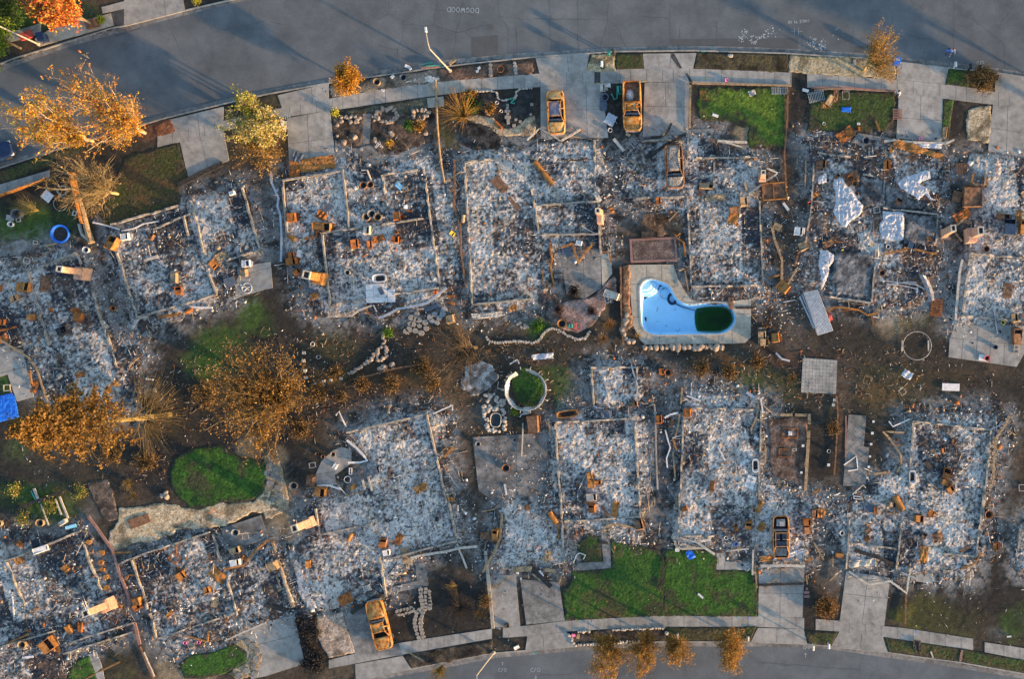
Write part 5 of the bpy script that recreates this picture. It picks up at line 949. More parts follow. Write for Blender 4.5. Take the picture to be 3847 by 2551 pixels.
spray('green_shrub','low bright green plants beside the small pond',W(1,2,2095,660),30,.5,.35,(0,0),(.1,.2,.03),83,'garden shrubs',leaf=300,lc=[(.12,.26,.03),(.3,.34,.04)])
spray('green_shrub','green plants among the rocks of the flagstone garden',W(1,1,1035,1460),40,.5,.4,(0,0),(.08,.16,.03),84,'garden shrubs',leaf=500,lc=[(.08,.2,.02),(.14,.24,.03)])
spray('green_shrub','green ivy patch beside the fallen white garden sticks',W(2,1,50,1400),40,.6,.3,(0,0),(.06,.12,.03),85,'garden shrubs',leaf=700,lc=[(.05,.14,.02),(.09,.2,.03)])
# ---------------------------------------------------------------- rocks: each its own object
ROCKV=[]
for k in range(4):
    bm=bmesh.new(); bmesh.ops.create_icosphere(bm,subdivisions=2,radius=.5); rnd=random.Random(k)
    off_=[(rnd.uniform(-1,1),rnd.uniform(-1,1),rnd.uniform(-1,1)) for _ in range(6)]
    for v in bm.verts:
        v.co *= 1+sum(.1*math.sin(6*(v.co.x*o[0]+v.co.y*o[1]+v.co.z*o[2])+i) for i,o in enumerate(off_)); v.co.z *= .7
    me=bpy.data.meshes.new('rock'); bm.to_mesh(me); bm.free(); me.materials.append(M('rock')); ROCKV.append(me)
ROCKW=[]
for me in ROCKV: m2=me.copy(); m2.materials[0]=M('rock_white'); ROCKW.append(m2)
def rocks(code,pts,size,label,group,white=False,seed=1,z=.14,name='rock'):
    rnd=random.Random(seed)
    for x,y in pts:
        o=bpy.data.objects.new(name,rnd.choice(ROCKW if white else ROCKV)); col.objects.link(o); q=W(int(code[0]),int(code[1]),x,y); s_=size*rnd.uniform(.75,1.3)
        o.location=(*q,z+.12*s_); o.scale=(s_*rnd.uniform(.8,1.25),s_,s_*rnd.uniform(.7,1)); o.rotation_euler=(0,0,rnd.uniform(0,6.28)); tag(o,label,'rock',group)
def along(pts,n,jit=0,seed=1):
    rnd=random.Random(seed); L=[0]
    for a,b_ in zip(pts,pts[1:]): L.append(L[-1]+math.dist(a,b_))
    out=[]
    for i in range(n):
        s_=L[-1]*(i+.5)/n; k=max(j for j in range(len(L) - 1) if L[j] <= s_); t=(s_ - L[k])/(L[k+1] - L[k]); out.append((pts[k][0]+(pts[k+1][0] - pts[k][0])*t+rnd.uniform(-jit,jit),pts[k][1]+(pts[k+1][1] - pts[k][1])*t+rnd.uniform(-jit,jit)))
    return out
rocks('10',along([(610,1050),(660,990),(730,985),(800,1000),(760,1030),(690,1020)],24,14,1),.32,'small brown rock in the kidney shaped planting bed','rocks of the kidney bed',seed=1)
rocks('10',along([(900,1010),(930,950),(1000,920),(1070,915),(1110,980),(1060,1020),(960,1030),(930,960)],40,12,2),.34,'small brown rock of the double border in the large bed','rocks of the double border',seed=2)
rocks('10',along([(1255,1000),(1240,950),(1300,930),(1380,940),(1330,1000),(1270,1010)],16,12,3),.34,'small grey rock edging the bed next to the spiky shrub','rocks by the spiky shrub',seed=3)
for x,y,s_,lb in ((755,1155,.65,'large tan boulder in the kidney shaped bed'),(660,1200,.5,'round tan boulder at the lower edge of the kidney bed'),(602,1148,.4,'tan boulder at the driveway side of the kidney bed'),(1058,1128,.6,'large tan boulder in the large dark bed'),(920,1178,.55,'tan boulder beside white plant rings'),(1350,1125,.5,'grey boulder beside the scorched gold shrub')):
    rocks('10',[(x,y)],s_,lb,None,seed=int(x),name='boulder')
rocks('12',along([(990,10),(1000,90),(940,150),(890,220),(820,280),(740,330),(700,350)],34,8,4),.34,'tan rock in the curving rock row of the back garden','curving rock row',seed=4)
rocks('12',along([(1010,110),(1015,200),(960,240),(930,210),(950,150)],14,8,5),.36,'tan rock round the dark garden hollow','rocks round the hollow',seed=5)
rocks('12',[(960,305),(1000,290),(1060,270)],.5,'flat grey rock below the curving rock row','flat grey rocks',seed=6)
rocks('12',along([(1850,540),(1930,525),(1990,580),(2010,700),(2010,800),(1960,825),(1870,820),(1850,700),(1840,600)],46,16,7),.36,'pale rock heaped round the small pond','rocks round the pond',True,7)
rocks('12',along([(1870,560),(1960,560),(1960,640),(1900,650),(1860,620)],22,22,8),.36,'pale rock heaped round the small pond','rocks round the pond',True,8)
rocks('02',[(1370,1375),(1400,1350),(1412,1380)],.5,'tan boulder in the group of three beside the lawn','three boulders by the lawn',seed=9,name='boulder')
rocks('23',along([(380,1172),(490,1165)],6,3,10)+along([(670,1156),(1120,1136)],26,3,11),.24,'white stone along the pavement side of the dark verge','white verge stones',True,10)
rocks('23',along([(350,1285),(600,1265),(820,1255),(1010,1245)],26,5,12)+along([(310,1190),(350,1280)],9,8,13),.24,'white stone along the street side of the dark verge','white street stones',True,11)
rocks('23',[(1128,1180)],.45,'upright white stone at the end of the dark verge',None,True,12)
rocks('20',[(1668,472)],.5,'half round white stone in the upper planting bed',None,True,13)
rocks('01',along([(490,270),(510,225),(555,220),(575,255),(560,290),(520,300),(490,270)],14,3,14),.22,'white stone in the ring around a wire coil','white stone ring',True,14)
rocks('10',along([(1700,775),(1790,770),(1900,765),(1945,780),(1955,830),(1990,850),(2060,835),(2100,825),(2110,770),(2140,750),(2240,742)],44,2,15),.2,'pale edging stone of the wavy bed border','wavy edging stones',True,15)
b=MB(); rnd=random.Random(16); pts=[W(2,1,*q) for q in ((0,1545),(60,1520),(100,1460),(150,1420),(220,1430),(300,1480),(390,1515),(450,1500),(490,1440))]
pts=[W(1,2,*q) for q in ((1850,30),(1880,70),(1950,85),(2100,70),(2230,85))]+pts; n_=int(sum(math.dist(a,c) for a,c in zip(pts,pts[1:]))/.27)
for x,y in along(pts,n_,.02,3): b.box((x,y,.16),(.25,.22,.2),rnd.uniform(0,3),0,(0,0),.03,rnd)
tag(b.build('stone_edging','rock_white'),'low wavy pale stone edging between the pink gravel and dark garden','edging')
rocks('22',along([(930,125),(1620,122)],15,3,18),.62,'tan boulder in the retaining row below the pool deck','boulders below the pool',seed=18,name='boulder',z=.2)
rocks('21',along([(790,1280),(800,1350),(770,1440),(790,1500),(850,1540)],12,18,19),.45,'reddish rock on the bank beside the pool deck','rocks on the pool bank',seed=19)
def slabs(code,pts,size,label,group,mat='rock_white',seed=1,z=.16,h=.06,name='paving_stone',irregular=True):
    rnd=random.Random(seed)
    for x,y in pts:
        k=rnd.randint(5,7) if irregular else 4; s_=size*rnd.uniform(.85,1.15); a0=rnd.uniform(0,6.28) if irregular else .785
        p=[(s_*(rnd.uniform(.42,.58) if irregular else .66)*math.cos(a0+6.2832*j/k),s_*(rnd.uniform(.42,.58) if irregular else .66)*math.sin(a0+6.2832*j/k)) for j in range(k)]
        b=MB(); b.prism(p,-.06,h); tag(b.build(name,mat,None,(*W(int(code[0]),int(code[1]),x,y),z),rnd.uniform(-.05,.05)),label,'paving stone',group)
slabs('10',[(1890,548),(1888,578),(1893,605),(1893,632)],.42,'tan stepping stone in the stack left of the rust ring','tan stepping stones','flag',1)
slabs('10',[(2094,533),(2098,560),(2100,590),(2103,615)],.4,'grey stepping stone in the row beside the empty pot','grey stepping stones','grey',2)
slabs('10',[(2034,885),(2033,910),(2022,936),(2046,936),(2036,962),(2024,988),(2048,988),(2038,1012),(2040,1035)],.3,'square tan paver in the zigzag path of the black bed','zigzag pavers','flag',3,irregular=False)
slabs('10',[(2105,1008),(2140,1025),(2230,965),(2088,1058),(2238,880)],.3,'loose pale slab on the black planting bed','loose slabs','flag',4,irregular=False)
slabs('10',[(597,1252),(652,1262),(713,1272),(806,1258),(765,1305)],.36,'white flat stone scattered along the curved walk','white flat stones','grey',5)
slabs('11',[(1225,1330),(1270,1300),(1240,1385),(1295,1400),(1340,1370),(1260,1440),(1310,1460),(1210,1430),(1180,1445),(1260,1340),(1215,1380),(1350,1420),(1290,1350)],.62,'large tan flagstone of the irregular garden paving','irregular flagstones','flag',6)
slabs('11',[(1380,1330),(1420,1300),(1460,1330),(1490,1300),(1400,1360),(1440,1370),(1500,1260)],.6,'grey flagstone under the dark rolled sheet','grey flagstones','grey',7)
slabs('11',[(2120,1385),(2150,1410),(2180,1390),(2140,1375),(2200,1410),(2175,1418)],.36,'pale flagstone in the small paved spot near the burned tree','small flagstones','flag',8)
cob=[]
rnd=random.Random(8)
for a,c_ in (([(1300,800),(1310,900),(1320,960),(1270,1010),(1250,1080),(1265,1160),(1290,1230)],0),([(1345,800),(1350,900),(1355,950),(1320,1010),(1300,1080),(1310,1160),(1330,1225)],0),([(1372,820),(1378,900),(1375,980)],0)):
    cob += along(a,15 if len(a)>3 else 6,3,len(cob))
cob += along([(1100,1005),(1170,990),(1240,970)],5,3,3)+along([(1110,1030),(1180,1008),(1250,985)],5,3,4)
slabs('13',cob,.5,'pale cobbled slab of the winding front path','cobbled path slabs','flag',9)
slabs('32',[(645,567),(635,607)],.34,'small square block beside the paver patio','square blocks by the patio','pale',10,irregular=False,h=.12)
slabs('32',[(970,747),(960,845),(950,937),(940,1040),(930,1128),(918,1220)],.24,'small pale pier block in the line along the long slab','pier blocks along the slab','white',11,irregular=False,h=.2)
slabs('32',[(378,950),(593,1112),(365,1175),(355,1300)],.28,'small pale pier block inside or beside the paved court','pier blocks by the court','white',12,irregular=False,h=.2)
slabs('33',[(412,808),(400,840),(422,840),(400,872),(422,872)],.3,'red brick paver in the small patch beside the driveway','red brick pavers','brick',13,irregular=False)
slabs('33',[(1714,1332),(1710,1352),(1707,1372),(1704,1392),(1702,1410)],.27,'red brick of the narrow strip across the verge','verge bricks','brick',14,irregular=False)
slabs('12',[(325,170),(322,235),(335,320),(345,378),(490,410),(550,398),(635,385),(420,428)],.3,'tan block of the broken garden edging row','broken edging blocks','pale',15,irregular=False,h=.16)
slabs('03',[(870,500),(862,585),(872,645),(905,710),(910,795),(760,415)],.62,'burned fence post stub lit gold beside the passage','fence post stubs','gold',16,h=.2,name='post_stub')

for i,(x,y) in enumerate(((300,1080),(330,1170),(360,1260),(390,1340),(350,1440),(440,1470),(470,1400),(400,1090),(430,1180))): spray('burned_hedge','black burned hedge clump in the strip between driveway and pale gravel',W(1,3,x,y),45,.65,.6,(0,0),(.03,.03,.035),200+i,'black hedge clumps',.025,leaf=500,lc=[(.02,.02,.024),(.07,.07,.075),(.03,.028,.03)],cat='hedge')
slabs('03',[(2130,1290),(2170,1330),(2165,1400),(2140,1460),(2080,1500),(2020,1540),(2150,1525),(2090,1250)],.75,'dark flagstone in the tan mulch by the oval lawn','dark flagstones','concrete_dark',17)
slabs('12',[(30,1040),(70,1070),(40,1120),(90,1150),(60,1200),(110,1230),(40,1270),(100,1310),(130,1370),(60,1400),(20,1180)],.7,'dark flagstone in the gravel path beside the burned tree','dark path flagstones','concrete_dark',18)
# live street trees beyond the right edge whose long shadows cross the upper road
tree('street_tree','full street tree farther along the upper pavement',P((4080,400)),7.5,[(0,0,5,2.0,1.6),(.8,.6,5.4,1.6,1.2),(-.8,-.5,5.2,1.6,1.2)],[(.2,.2,.04),(.3,.2,.04)],4000,.14,16,8,.16,group='trees along the upper road',seed=301)
tree('street_tree','second full street tree farther along the upper pavement',P((4330,620)),8.5,[(0,0,5.6,2.4,1.8),(1.0,.6,5.8,1.8,1.4),(-1,-.5,5.6,1.8,1.4)],[(.2,.2,.04),(.3,.2,.04)],4500,.14,16,8,.18,group='trees along the upper road',seed=302)

for i,(cd,x,y,n_,l_,lb) in enumerate((('12',820,440,70,1.0,'low rusty shrub below the broken garden edging'),('12',1070,430,90,1.1,'wide rusty shrub in the reddish earth strip'),('12',640,540,60,.7,'small tan shrub above the black garden'),('12',1330,300,90,1.2,'thin brown brush beneath the blackened tree'),('12',1400,420,80,1.1,'thin brown brush in the middle of the back strip'),('12',600,330,70,.9,'dull gold brush at the end of the rock row'),('12',470,500,110,1.4,'brown brush at the edge of the half burned tree'),('12',300,800,110,1.4,'golden brush under the half burned tree'),('02',1750,520,120,1.6,'tangled brown twigs between the two big trees'),('02',1250,1080,110,1.4,'dark tangled brush beside the kidney lawn'),('02',950,1010,90,1.3,'dark brush below the pine trunk'),('22',1430,300,90,1.1,'brown brush below the pool retaining boulders'),('22',1650,330,90,1.0,'dull brown brush in the back yard below the pool'),('22',1900,250,70,.9,'thin brush beside the paver patio'),('32',630,800,70,.8,'brown brush on the burned strip beside the court'),('13',1850,900,60,.8,'reddish brush along the pale concrete edge'))):
    spray('scorched_brush',lb,W(int(cd[0]),int(cd[1]),x,y),n_,l_,.6,(0,0),(.2,.13,.06) if i % 2 else (.15,.1,.05),400+i,'scorched brush in the back gardens',.02,leaf=n_*9,lc=[(.2,.12,.05),(.13,.085,.04),(.26,.16,.06),(.09,.06,.03)])
# ---------------------------------------------------------------- burned vehicles
def vehicle(name,label,at,ang,L,Wd,prof,mats,cat,z0,roof=True,hood=True,trunk=True,bed=False,seats=True,rails=True,wheels=True,glass=None):
    """prof: y stations as shares of length from the nose: cowl, roof front, roof rear, deck start; heights belt, roof"""
    body,hoodm,roofm,trunkm=mats; cowl,rf,rr,dk,belt,top=prof
    root=empty(name,(*at,z0),R(ang),label,cat); h,w=L/2,Wd/2
    Yv = lambda t: h - t * L                      # share from the nose -> local y,nose at +y
    outl = []                                     # plan outline,one side,nose to tail
    for t,k in ((0,.62),(.015,.8),(.05,.93),(.15,.99),(.5,1),(.85,.98),(.95,.93),(.985,.82),(1,.66)): outl.append((w*k,Yv(t)))
    loop=outl+[(-x,y) for x,y in outl[::-1]]; n=len(loop)
    b=MB(); V=[]
    zs=((.28,.94),(.5,1.0),(belt - .12,1.0),(belt,.955))
    for z,k in zs: V += [(x*k,y*(1 - (1 - k)*.5),z) for x,y in loop]
    F=[(j*n+i,j*n+(i+1) % n,(j+1)*n+(i+1) % n,(j+1)*n+i) for j in range(len(zs) - 1) for i in range(n)]
    V += [(x*.86,y*.97,belt) for x,y in loop]+[(x*.84,y*.96,.35) for x,y in loop]; k0=len(zs)
    F += [((k0 - 1)*n+i,(k0 - 1)*n+(i+1) % n,k0*n+(i+1) % n,k0*n+i) for i in range(n)]+[(k0*n+i,k0*n+(i+1) % n,(k0+1)*n+(i+1) % n,(k0+1)*n+i) for i in range(n)]
    b.add(V,F); b.add([(x*.85,y*.965,.36) for x,y in loop],[tuple(range(n))[::-1]],1)
    b.build('body',[body,'charred'],root)
    def panel(nm,t0,t1,k0_,k1_,z0_,z1_,mat,crown=.05,nose=False,sag=0.0):
        b=MB(); m,q=9,7; V=[]
        for i in range(m):
            u=i/(m - 1); t=t0+(t1 - t0)*u; kk=k0_+(k1_ - k0_)*u
            if nose: kk *= min(1,.72+u*1.6)
            for j in range(q):
                s_=2*j/(q - 1) - 1; V.append((w*kk*s_,Yv(t),z0_+(z1_ - z0_)*u+crown*(1 - s_*s_) - .04*abs(s_)**4 - sag*math.sin(3.14*u)*(1 - s_*s_*.6)+.02*math.sin(9*u+5*s_+L)))
        b.add(V,[(i*q+j,i*q+j+1,(i+1)*q+j+1,(i+1)*q+j) for i in range(m - 1) for j in range(q - 1)]); o=b.build(nm,mat,root,smooth=True); thick(o,.03); return o
    if hood: panel('hood',.015,cowl,.9,.9,belt - .12,belt+.04,hoodm,.06,True)
    if trunk: panel('trunk_lid',.985,dk,.88,.88,belt - .06,belt+.02,trunkm,.03)
    if roof: panel('roof',rf,rr,.66,.66,top,top - .03,roofm,.06,False,.1)
    pl=MB(); px_=w*.68
    for sx in (-1,1):
        pl.beam([(sx*w*.9,Yv(cowl),belt),(sx*px_,Yv(rf),top)],.07,.07); pl.beam([(sx*w*.88,Yv(dk),belt),(sx*px_,Yv(rr),top - .03)],.1,.07)
        mid=(rf+rr)/2; pl.beam([(sx*w*.93,Yv(mid+.02),belt),(sx*w*.8,Yv(mid+.01),(belt+top)/2),(sx*px_,Yv(mid),top)],.08,.06)
        if rails: pl.beam([(sx*px_,Yv(rf),top),(sx*px_,Yv(rr),top - .03)],.07,.06)
    pl.beam([(-px_,Yv(rf),top),(px_,Yv(rf),top)],.07,.05); pl.beam([(-px_,Yv(rr),top - .03),(px_,Yv(rr),top - .03)],.07,.05)
    pl.build('pillars',body,root)
    if seats:
        for sx in (-.42,.42):
            b=MB(); yy=Yv((rf*.55+mid*.45)+.03); b.box((sx*w,yy,.5),(w*.55,.5,.1)); b.box((sx*w,yy - .3,.75),(w*.5,.08,.5),0,0,(0,.3)); b.build('seat_frame','slate',root)
        b=MB(); b.box((0,Yv(rr - .04),.55),(w*1.4,.45,.14)); b.box((0,Yv(rr - .04) - .28,.8),(w*1.4,.08,.45)); b.build('rear_seat_frame','slate',root)
        b=MB(); b.box((0,Yv(cowl+.05),belt - .06),(w*1.6,.22,.16)); b.tube([(w*.3,Yv(cowl+.11),belt - .02),(w*.55,Yv(cowl+.12),belt - .02)],.02,5); b.build('dashboard','slate',root)
    if wheels:
        for sx in (-1,1):
            for t in (.2,.8):
                b=MB(); c=(sx*w*.9,Yv(t),.27); b.tube([(c[0] - .1,c[1],c[2]),(c[0]+.1,c[1],c[2])],.27,14); b.build('wheel','dark',root)
    b=MB(); b.beam([(-w*.78,h - .02,.42),(0,h+.06,.42),(w*.78,h - .02,.42)],.12,.12); b.build('bumper','zinc' if glass is None else body,root)
    b=MB(); b.beam([(-w*.8,-h+.02,.42),(0,-h - .04,.42),(w*.8,-h+.02,.42)],.1,.12); b.build('bumper',body,root)
    return root
vehicle('burned_sedan','burned out rounded sedan with tan hood and blue grey roof on a pale driveway',W(2,0,209,962),182.5,4.5,1.86,(.27,.39,.72,.8,.92,1.4),('autorust','autotan','autoblue','autotan'),'car',.13)
su=vehicle('burned_wagon','burned out wagon shell covered in ash inside the ruin above the pool',W(2,0,1198,1412),183,4.55,1.95,(.25,.36,.93,.965,.98,1.62),('brown','autoash','autoash','brown'),'car',.22,trunk=False)
cp=vehicle('burned_coupe','long orange rusted coupe with a crumpled nose on the lower driveway',W(1,3,973,1098),14,5.2,1.9,(.36,.44,.62,.74,.88,1.28),('autorust','autorust','autorust','autorust'),'car',.13)
sk=vehicle('burned_skeleton_car','burned car reduced to rusty rails and seat frames in a collapsed garage',W(2,3,2088,362),1,4.4,1.75,(.28,.38,.7,.84,.85,1.3),('autorust','rust','rust','brown'),'car',.2,roof=False,hood=False,trunk=False)
b=MB(); b.box((0,1.5,.62),(.9,.7,.3)); b.box((.1,1.4,.82),(.5,.5,.2)); b.box((-.2,1.6,.8),(.3,.3,.15)); b.build('engine','grey',sk)
b=MB(); b.box((0,-1.6,.6),(1.3,.8,.08)); b.build('boot_floor','autoash',sk)
# pickup with open load bed
def pickup(at,ang):
    r_=vehicle('burned_pickup','burned orange rust pickup truck with an ash heap in its bed',at,ang,5.15,1.95,(.28,.37,.52,.545,1.05,1.62),('autorust','autorust','autorust','autorust'),'pickup truck',.13,trunk=False,seats=True)
    b=MB(); w=.975; L=5.15
    y0,y1=L/2 - .57*L,-L/2+.04; b.box((0,(y0+y1)/2,.66),(1.62,y0 - y1,.06)); b.build('load_bed','brown',r_)
    b=MB(); b.box((0,y0,.95),(1.6,.06,.5)); b.build('bed_front_panel','rust',r_)
    b=MB(); b.box((0,y1+.03,.9),(1.5,.06,.45)); b.build('tailgate','rust',r_)
    for sx in (-1,1):
        b=MB(); b.box((sx*.86,(y0+y1)/2,.95),(.12,y0 - y1,.32)); b.box((sx*.86,y1+1.1,.78),(.2,.9,.3)); bevel(b.build('bed_side','autorust',r_),.02)
    return r_
pk=pickup(W(2,0,846,908),181.5)
rs=np.random.RandomState(4); X,Y=np.meshgrid(np.linspace(-.55,.4,16),np.linspace(-.85,.75,22)); hz=.22*ss(.62,.1,np.hypot(X/.75,Y/1.1))+rs.uniform(0,.05,X.shape); c=W(2,0,825,800)
idx=np.arange(X.size).reshape(X.shape); F=np.stack([idx[:-1,:-1],idx[:-1,1:],idx[1:,1:],idx[1:,:-1]],-1).reshape(-1,4)
k_=(hz>.05); V=np.stack([X+c[0]+.03,Y+c[1] - .2,np.where(k_,.83+hz,.80)],-1).reshape(-1,3); kf=k_.ravel()[F].any(1)
tag(link('ash_heap',fastmesh('ash_heap',V,F[kf],'ash',rs.uniform(.25,.6,(X.size,1))*np.ones((1,3)))),'grey heap of ash and plaster lying in the pickup bed','ash heap',kind='stuff')
# parked blue car,nose into the frame
def modern_car(at,ang,label):
    root=empty('parked_car',(*at,.01),R(ang),label,'car'); L,w=4.5,.9; h=L/2; b=MB(); V=[]; n=0
    side=[(0,.5),(.03,.74),(.1,.9),(.3,.98),(.7,1),(.92,.95),(.98,.8),(1,.55)]
    loop=[(w*k,h - t*L) for t,k in side]; loop=loop+[(-x,y) for x,y in loop[::-1]]; n=len(loop); zs=((.22,.95),(.45,1),(.75,1),(.9,.93))
    for z,k in zs: V += [(x*k,y*(1 - (1 - k)*.6),z) for x,y in loop]
    b.add(V,[(j*n+i,j*n+(i+1) % n,(j+1)*n+(i+1) % n,(j+1)*n+i) for j in range(3) for i in range(n)]); b.add(V[3*n:4*n],[tuple(range(n))[::-1]]); b.build('body','navy',root,smooth=False)
    def cab(nm,pts,mat):
        b=MB(); b.add(pts,[tuple(range(len(pts)))]); return thick(b.build(nm,mat,root),.02)
    A,B_=(.78,h - .3*L,.91),(.6,h - .43*L,1.38); Cc,D=(.6,h - .75*L,1.36),(.74,h - .92*L,.92); mir=lambda p: (-p[0],p[1],p[2])
    cab('windscreen',[A,B_,mir(B_),mir(A)],'glass'); cab('rear_window',[D,Cc,mir(Cc),mir(D)],'glass'); cab('roof',[B_,Cc,mir(Cc),mir(B_)],'navy')
    for f in (lambda p: p,mir): cab('side_window',[f(A),f(B_),f(Cc),f(D)],'glass')
    for sx in (-1,1):
        b=MB(); b.box((sx*.62,h - .22,.68),(.36,.3,.14)); bevel(b.build('headlight','white',root),.04)
        b=MB(); b.box((sx*.98,h - .36*L,.95),(.16,.12,.12)); b.build('mirror','navy',root)
        for t in (.19,.8): b=MB(); b.tube([(sx*w*.82,h - t*L,.32),(sx*w*1.0,h - t*L,.32)],.32,16); b.build('wheel','dark',root)
    b=MB(); b.box((0,h - .06,.5),(1.2,.1,.16)); b.build('grille','dark',root)
modern_car(P((-12,583)),-72,'shiny dark blue car parked at the kerb under the autumn tree')
# ---------------------------------------------------------------- debris pieces,each its own thing
from functools import lru_cache
LM={'A': 'by the tall pink chimney ruin','B': 'in the ruin below the brown lawn','C': 'in the white tile slab ruin','D': 'in the ruin behind the sedan','E': 'in the ruin above the pool','F': 'in the plastic sheet ruin','G': 'in the ruin at the pale slab','H': 'in the leaning chimney ruin','I': 'in the ruin above the oval lawn','J': 'in the ruin behind the coupe','K': 'in the ruin by the big lawns','L': 'in the skeleton car ruin','M': 'above the wide bare driveway','P': 'beside the swimming pool','Y': 'in the burned back garden','X': 'in the front garden'}
def inside(key,x,y):
    pl=HOUSES[key][0]; return sdist(pl,np.array([x]),np.array([y]))[0]>-.1
def ground_z(x,y):
    for k,(pl,sd) in HOUSES.items():
        a=np.array(pl)
        if a[:,0].min()<x<a[:,0].max() and a[:,1].min()<y<a[:,1].max() and inside(k,x,y):
            return float(ash_z(np.array([x]),np.array([y]),sd)[0]) - .03
    return .12
def lab(s):
    return re_sub(s)
def re_sub(s):
    if '@' in s: a,k=s.split('@'); return a.strip()+' '+LM[k]
    return s
CATS={'box': ('burned_appliance','appliance','burned appliances and cabinets'),'tank': ('metal_tank','tank','burned tanks and cylinders'),'drum': ('metal_drum','drum','pots and drums'),'sheet': ('metal_sheet','metal sheet','crumpled sheets'),'panel': ('flat_panel','panel','fallen flat panels'),'frame': ('square_frame','frame','empty square frames'),'ring': ('metal_ring','ring','rings and hoops'),'beam': ('fallen_strip','strip','fallen strips and gutters'),'pipe': ('bent_pipe','pipe','bent pipes'),'tub': ('bathtub','bathtub',None),'rack': ('slatted_rack','rack','slatted racks'),'chair': ('chair_frame','chair','burned chair frames')}
def D(kind,code,x,y,Lp,Wp,ang,mat,label,h=None,name=None,cat=None,z=None,pts=None,w=None,seed=None):
    c,r=int(code[0]),int(code[1]); nm,ct,gp=CATS[kind]; nm=name or nm; ct=cat or ct; label=re_sub(label)
    rnd=random.Random(seed if seed is not None else int(x*7+y*13+c*101+r*997))
    if kind in ('beam','pipe'):
        P0=[W(c,r,*p) for p in pts]; o0=P0[0]; ww=(w or 10)*CM; zz=z if z is not None else max(ground_z(*p) for p in P0)+.02
        b=MB(); hh=h if h is not None else max(.05,min(.12,ww*.6)); loc=[(p[0] - o0[0],p[1] - o0[1],rnd.uniform(0,.14)) for p in P0]
        dense=[]
        for a,q in zip(loc,loc[1:]):
            n=max(1,int(math.dist(a[:2],q[:2])/.6))
            for k in range(n): t=k/n; dense.append((a[0]+(q[0] - a[0])*t+rnd.uniform(-.02,.02),a[1]+(q[1] - a[1])*t+rnd.uniform(-.02,.02),a[2]+(q[2] - a[2])*t))
        dense.append(loc[-1])
        if kind == 'beam': b.beam(dense,ww,hh)
        else: b.tube(dense,ww/2,6)
        return tag(b.build(nm,mat,None,(*o0,zz)),label,ct,gp)
    q=W(c,r,x,y); zz=z if z is not None else ground_z(*q); L,Wd=Lp*CM,Wp*CM
    if kind == 'box':
        hh=h or max(.3,min(.85,min(L,Wd)*.9)); root=empty(nm,(*q,zz - .05),R(ang),label,ct,gp); b=MB(); t=.035; j=.05; root.rotation_euler=(rnd.uniform(-.2,.2),rnd.uniform(-.2,.2),R(ang))
        b.box((0,0,t/2),(L,Wd,t),0,0,(0,0),j,rnd)
        for cx,cy,sx,sy in ((-L/2+t/2,0,t,Wd),(L/2 - t/2,0,t,Wd),(0,-Wd/2+t/2,L,t),(0,Wd/2 - t/2,L,t)): b.box((cx,cy,hh/2),(sx,sy,hh),0,0,(0,0),j,rnd)
        b.build('cabinet',mat,root); b=MB(); s_=rnd.choice((.55,.72,.95)); b.box((-L*(1 - s_)/2,0,hh - .02),(L*s_*.97,Wd*.95,.03),0,0,(rnd.uniform(-.15,.15),rnd.uniform(-.1,.1)),.02,rnd); b.build('top_panel',mat,root)
        if s_<.9: b=MB(); b.box((L*.3,0,hh*.5),(L*.3,Wd*.8,.03)); b.build('shelf','dark',root)
        if min(L,Wd)>.5: b=MB(); b.box((L/2+.12,rnd.uniform(-.1,.1),.12),(.04+.2*rnd.random(),Wd*.85,.05),rnd.uniform(-.4,.4),0,(.4,0)); b.build('door',mat,root)
        return root
    if kind == 'tank':
        rr=Wd/2; root=empty(nm,(*q,zz+rr*.8),R(ang),label,ct,gp); b=MB(); n=14; prof=[(-L/2,.3),(-L/2+.02,.92),(-L/2+.1,1),(-L*.1,rnd.uniform(.9,.97)),(L*.2,1),(L/2 - .1,1),(L/2 - .02,.92),(L/2,.3)]; V=[]
        for xx,k in prof: V += [(xx,rr*k*math.cos(6.2832*i/n),rr*k*math.sin(6.2832*i/n)*.92) for i in range(n)]
        b.add(V,[(a*n+i,a*n+(i+1) % n,(a+1)*n+(i+1) % n,(a+1)*n+i) for a in range(len(prof) - 1) for i in range(n)]+[tuple(range(n)),tuple(range(7*n,8*n))]); b.build('shell',mat,root,smooth=False)
        b=MB(); b.tube([(L*.3,0,rr*.85),(L*.3,0,rr*1.1)],.04,8); b.build('fitting','brown',root); return root
    if kind == 'drum':
        rr=Wd/2; hh=h or max(.15,rr*1.3); b=MB(); b.lathe((0,0,0),[(rr*.85,0),(rr*.98,hh*.5),(rr,hh),(rr*1.06,hh),(rr*1.04,hh*.93),(rr*.8,hh*.85),(rr*.7,hh*.3),(.001,hh*.28)],16); b.m[-16:]=[1]*16
        return tag(b.build(nm,[mat,'dark'],None,(*q,zz)),label,ct,gp)
    if kind == 'ring':
        rr=Wd/2; b=MB(); n=28; b.tube([(rr*math.cos(6.2832*k/n),rr*math.sin(6.2832*k/n),.02*math.sin(k)) for k in range(n+1)],w*CM/2 if w else .03,7,cap=False)
        return tag(b.build(nm,mat,None,(*q,zz+(h or .05)),R(ang)),label,ct,gp)
    if kind == 'sheet':
        b=MB(); n,m=max(4,int(L/.16)),max(4,int(Wd/.16)); f1,f2=rnd.uniform(1.5,4),rnd.uniform(0,6); a1=(h or .12); V=[]; k1,k2=rnd.uniform(-.5,.5),rnd.uniform(.6,1.4)
        for i in range(n+1):
            for jj in range(m+1):
                u,v=i/n - .5,jj/m - .5; zz_=a1*(abs(math.sin(f1*(u*2+v*k1)+f2))+.5*abs(math.sin(5*k2*v+3*u)))+rnd.uniform(-.02,.02); e_=1+rnd.uniform(-.1,.1)*(abs(u)>.42 or abs(v)>.42); V.append((u*L*e_,v*Wd*e_,zz_))
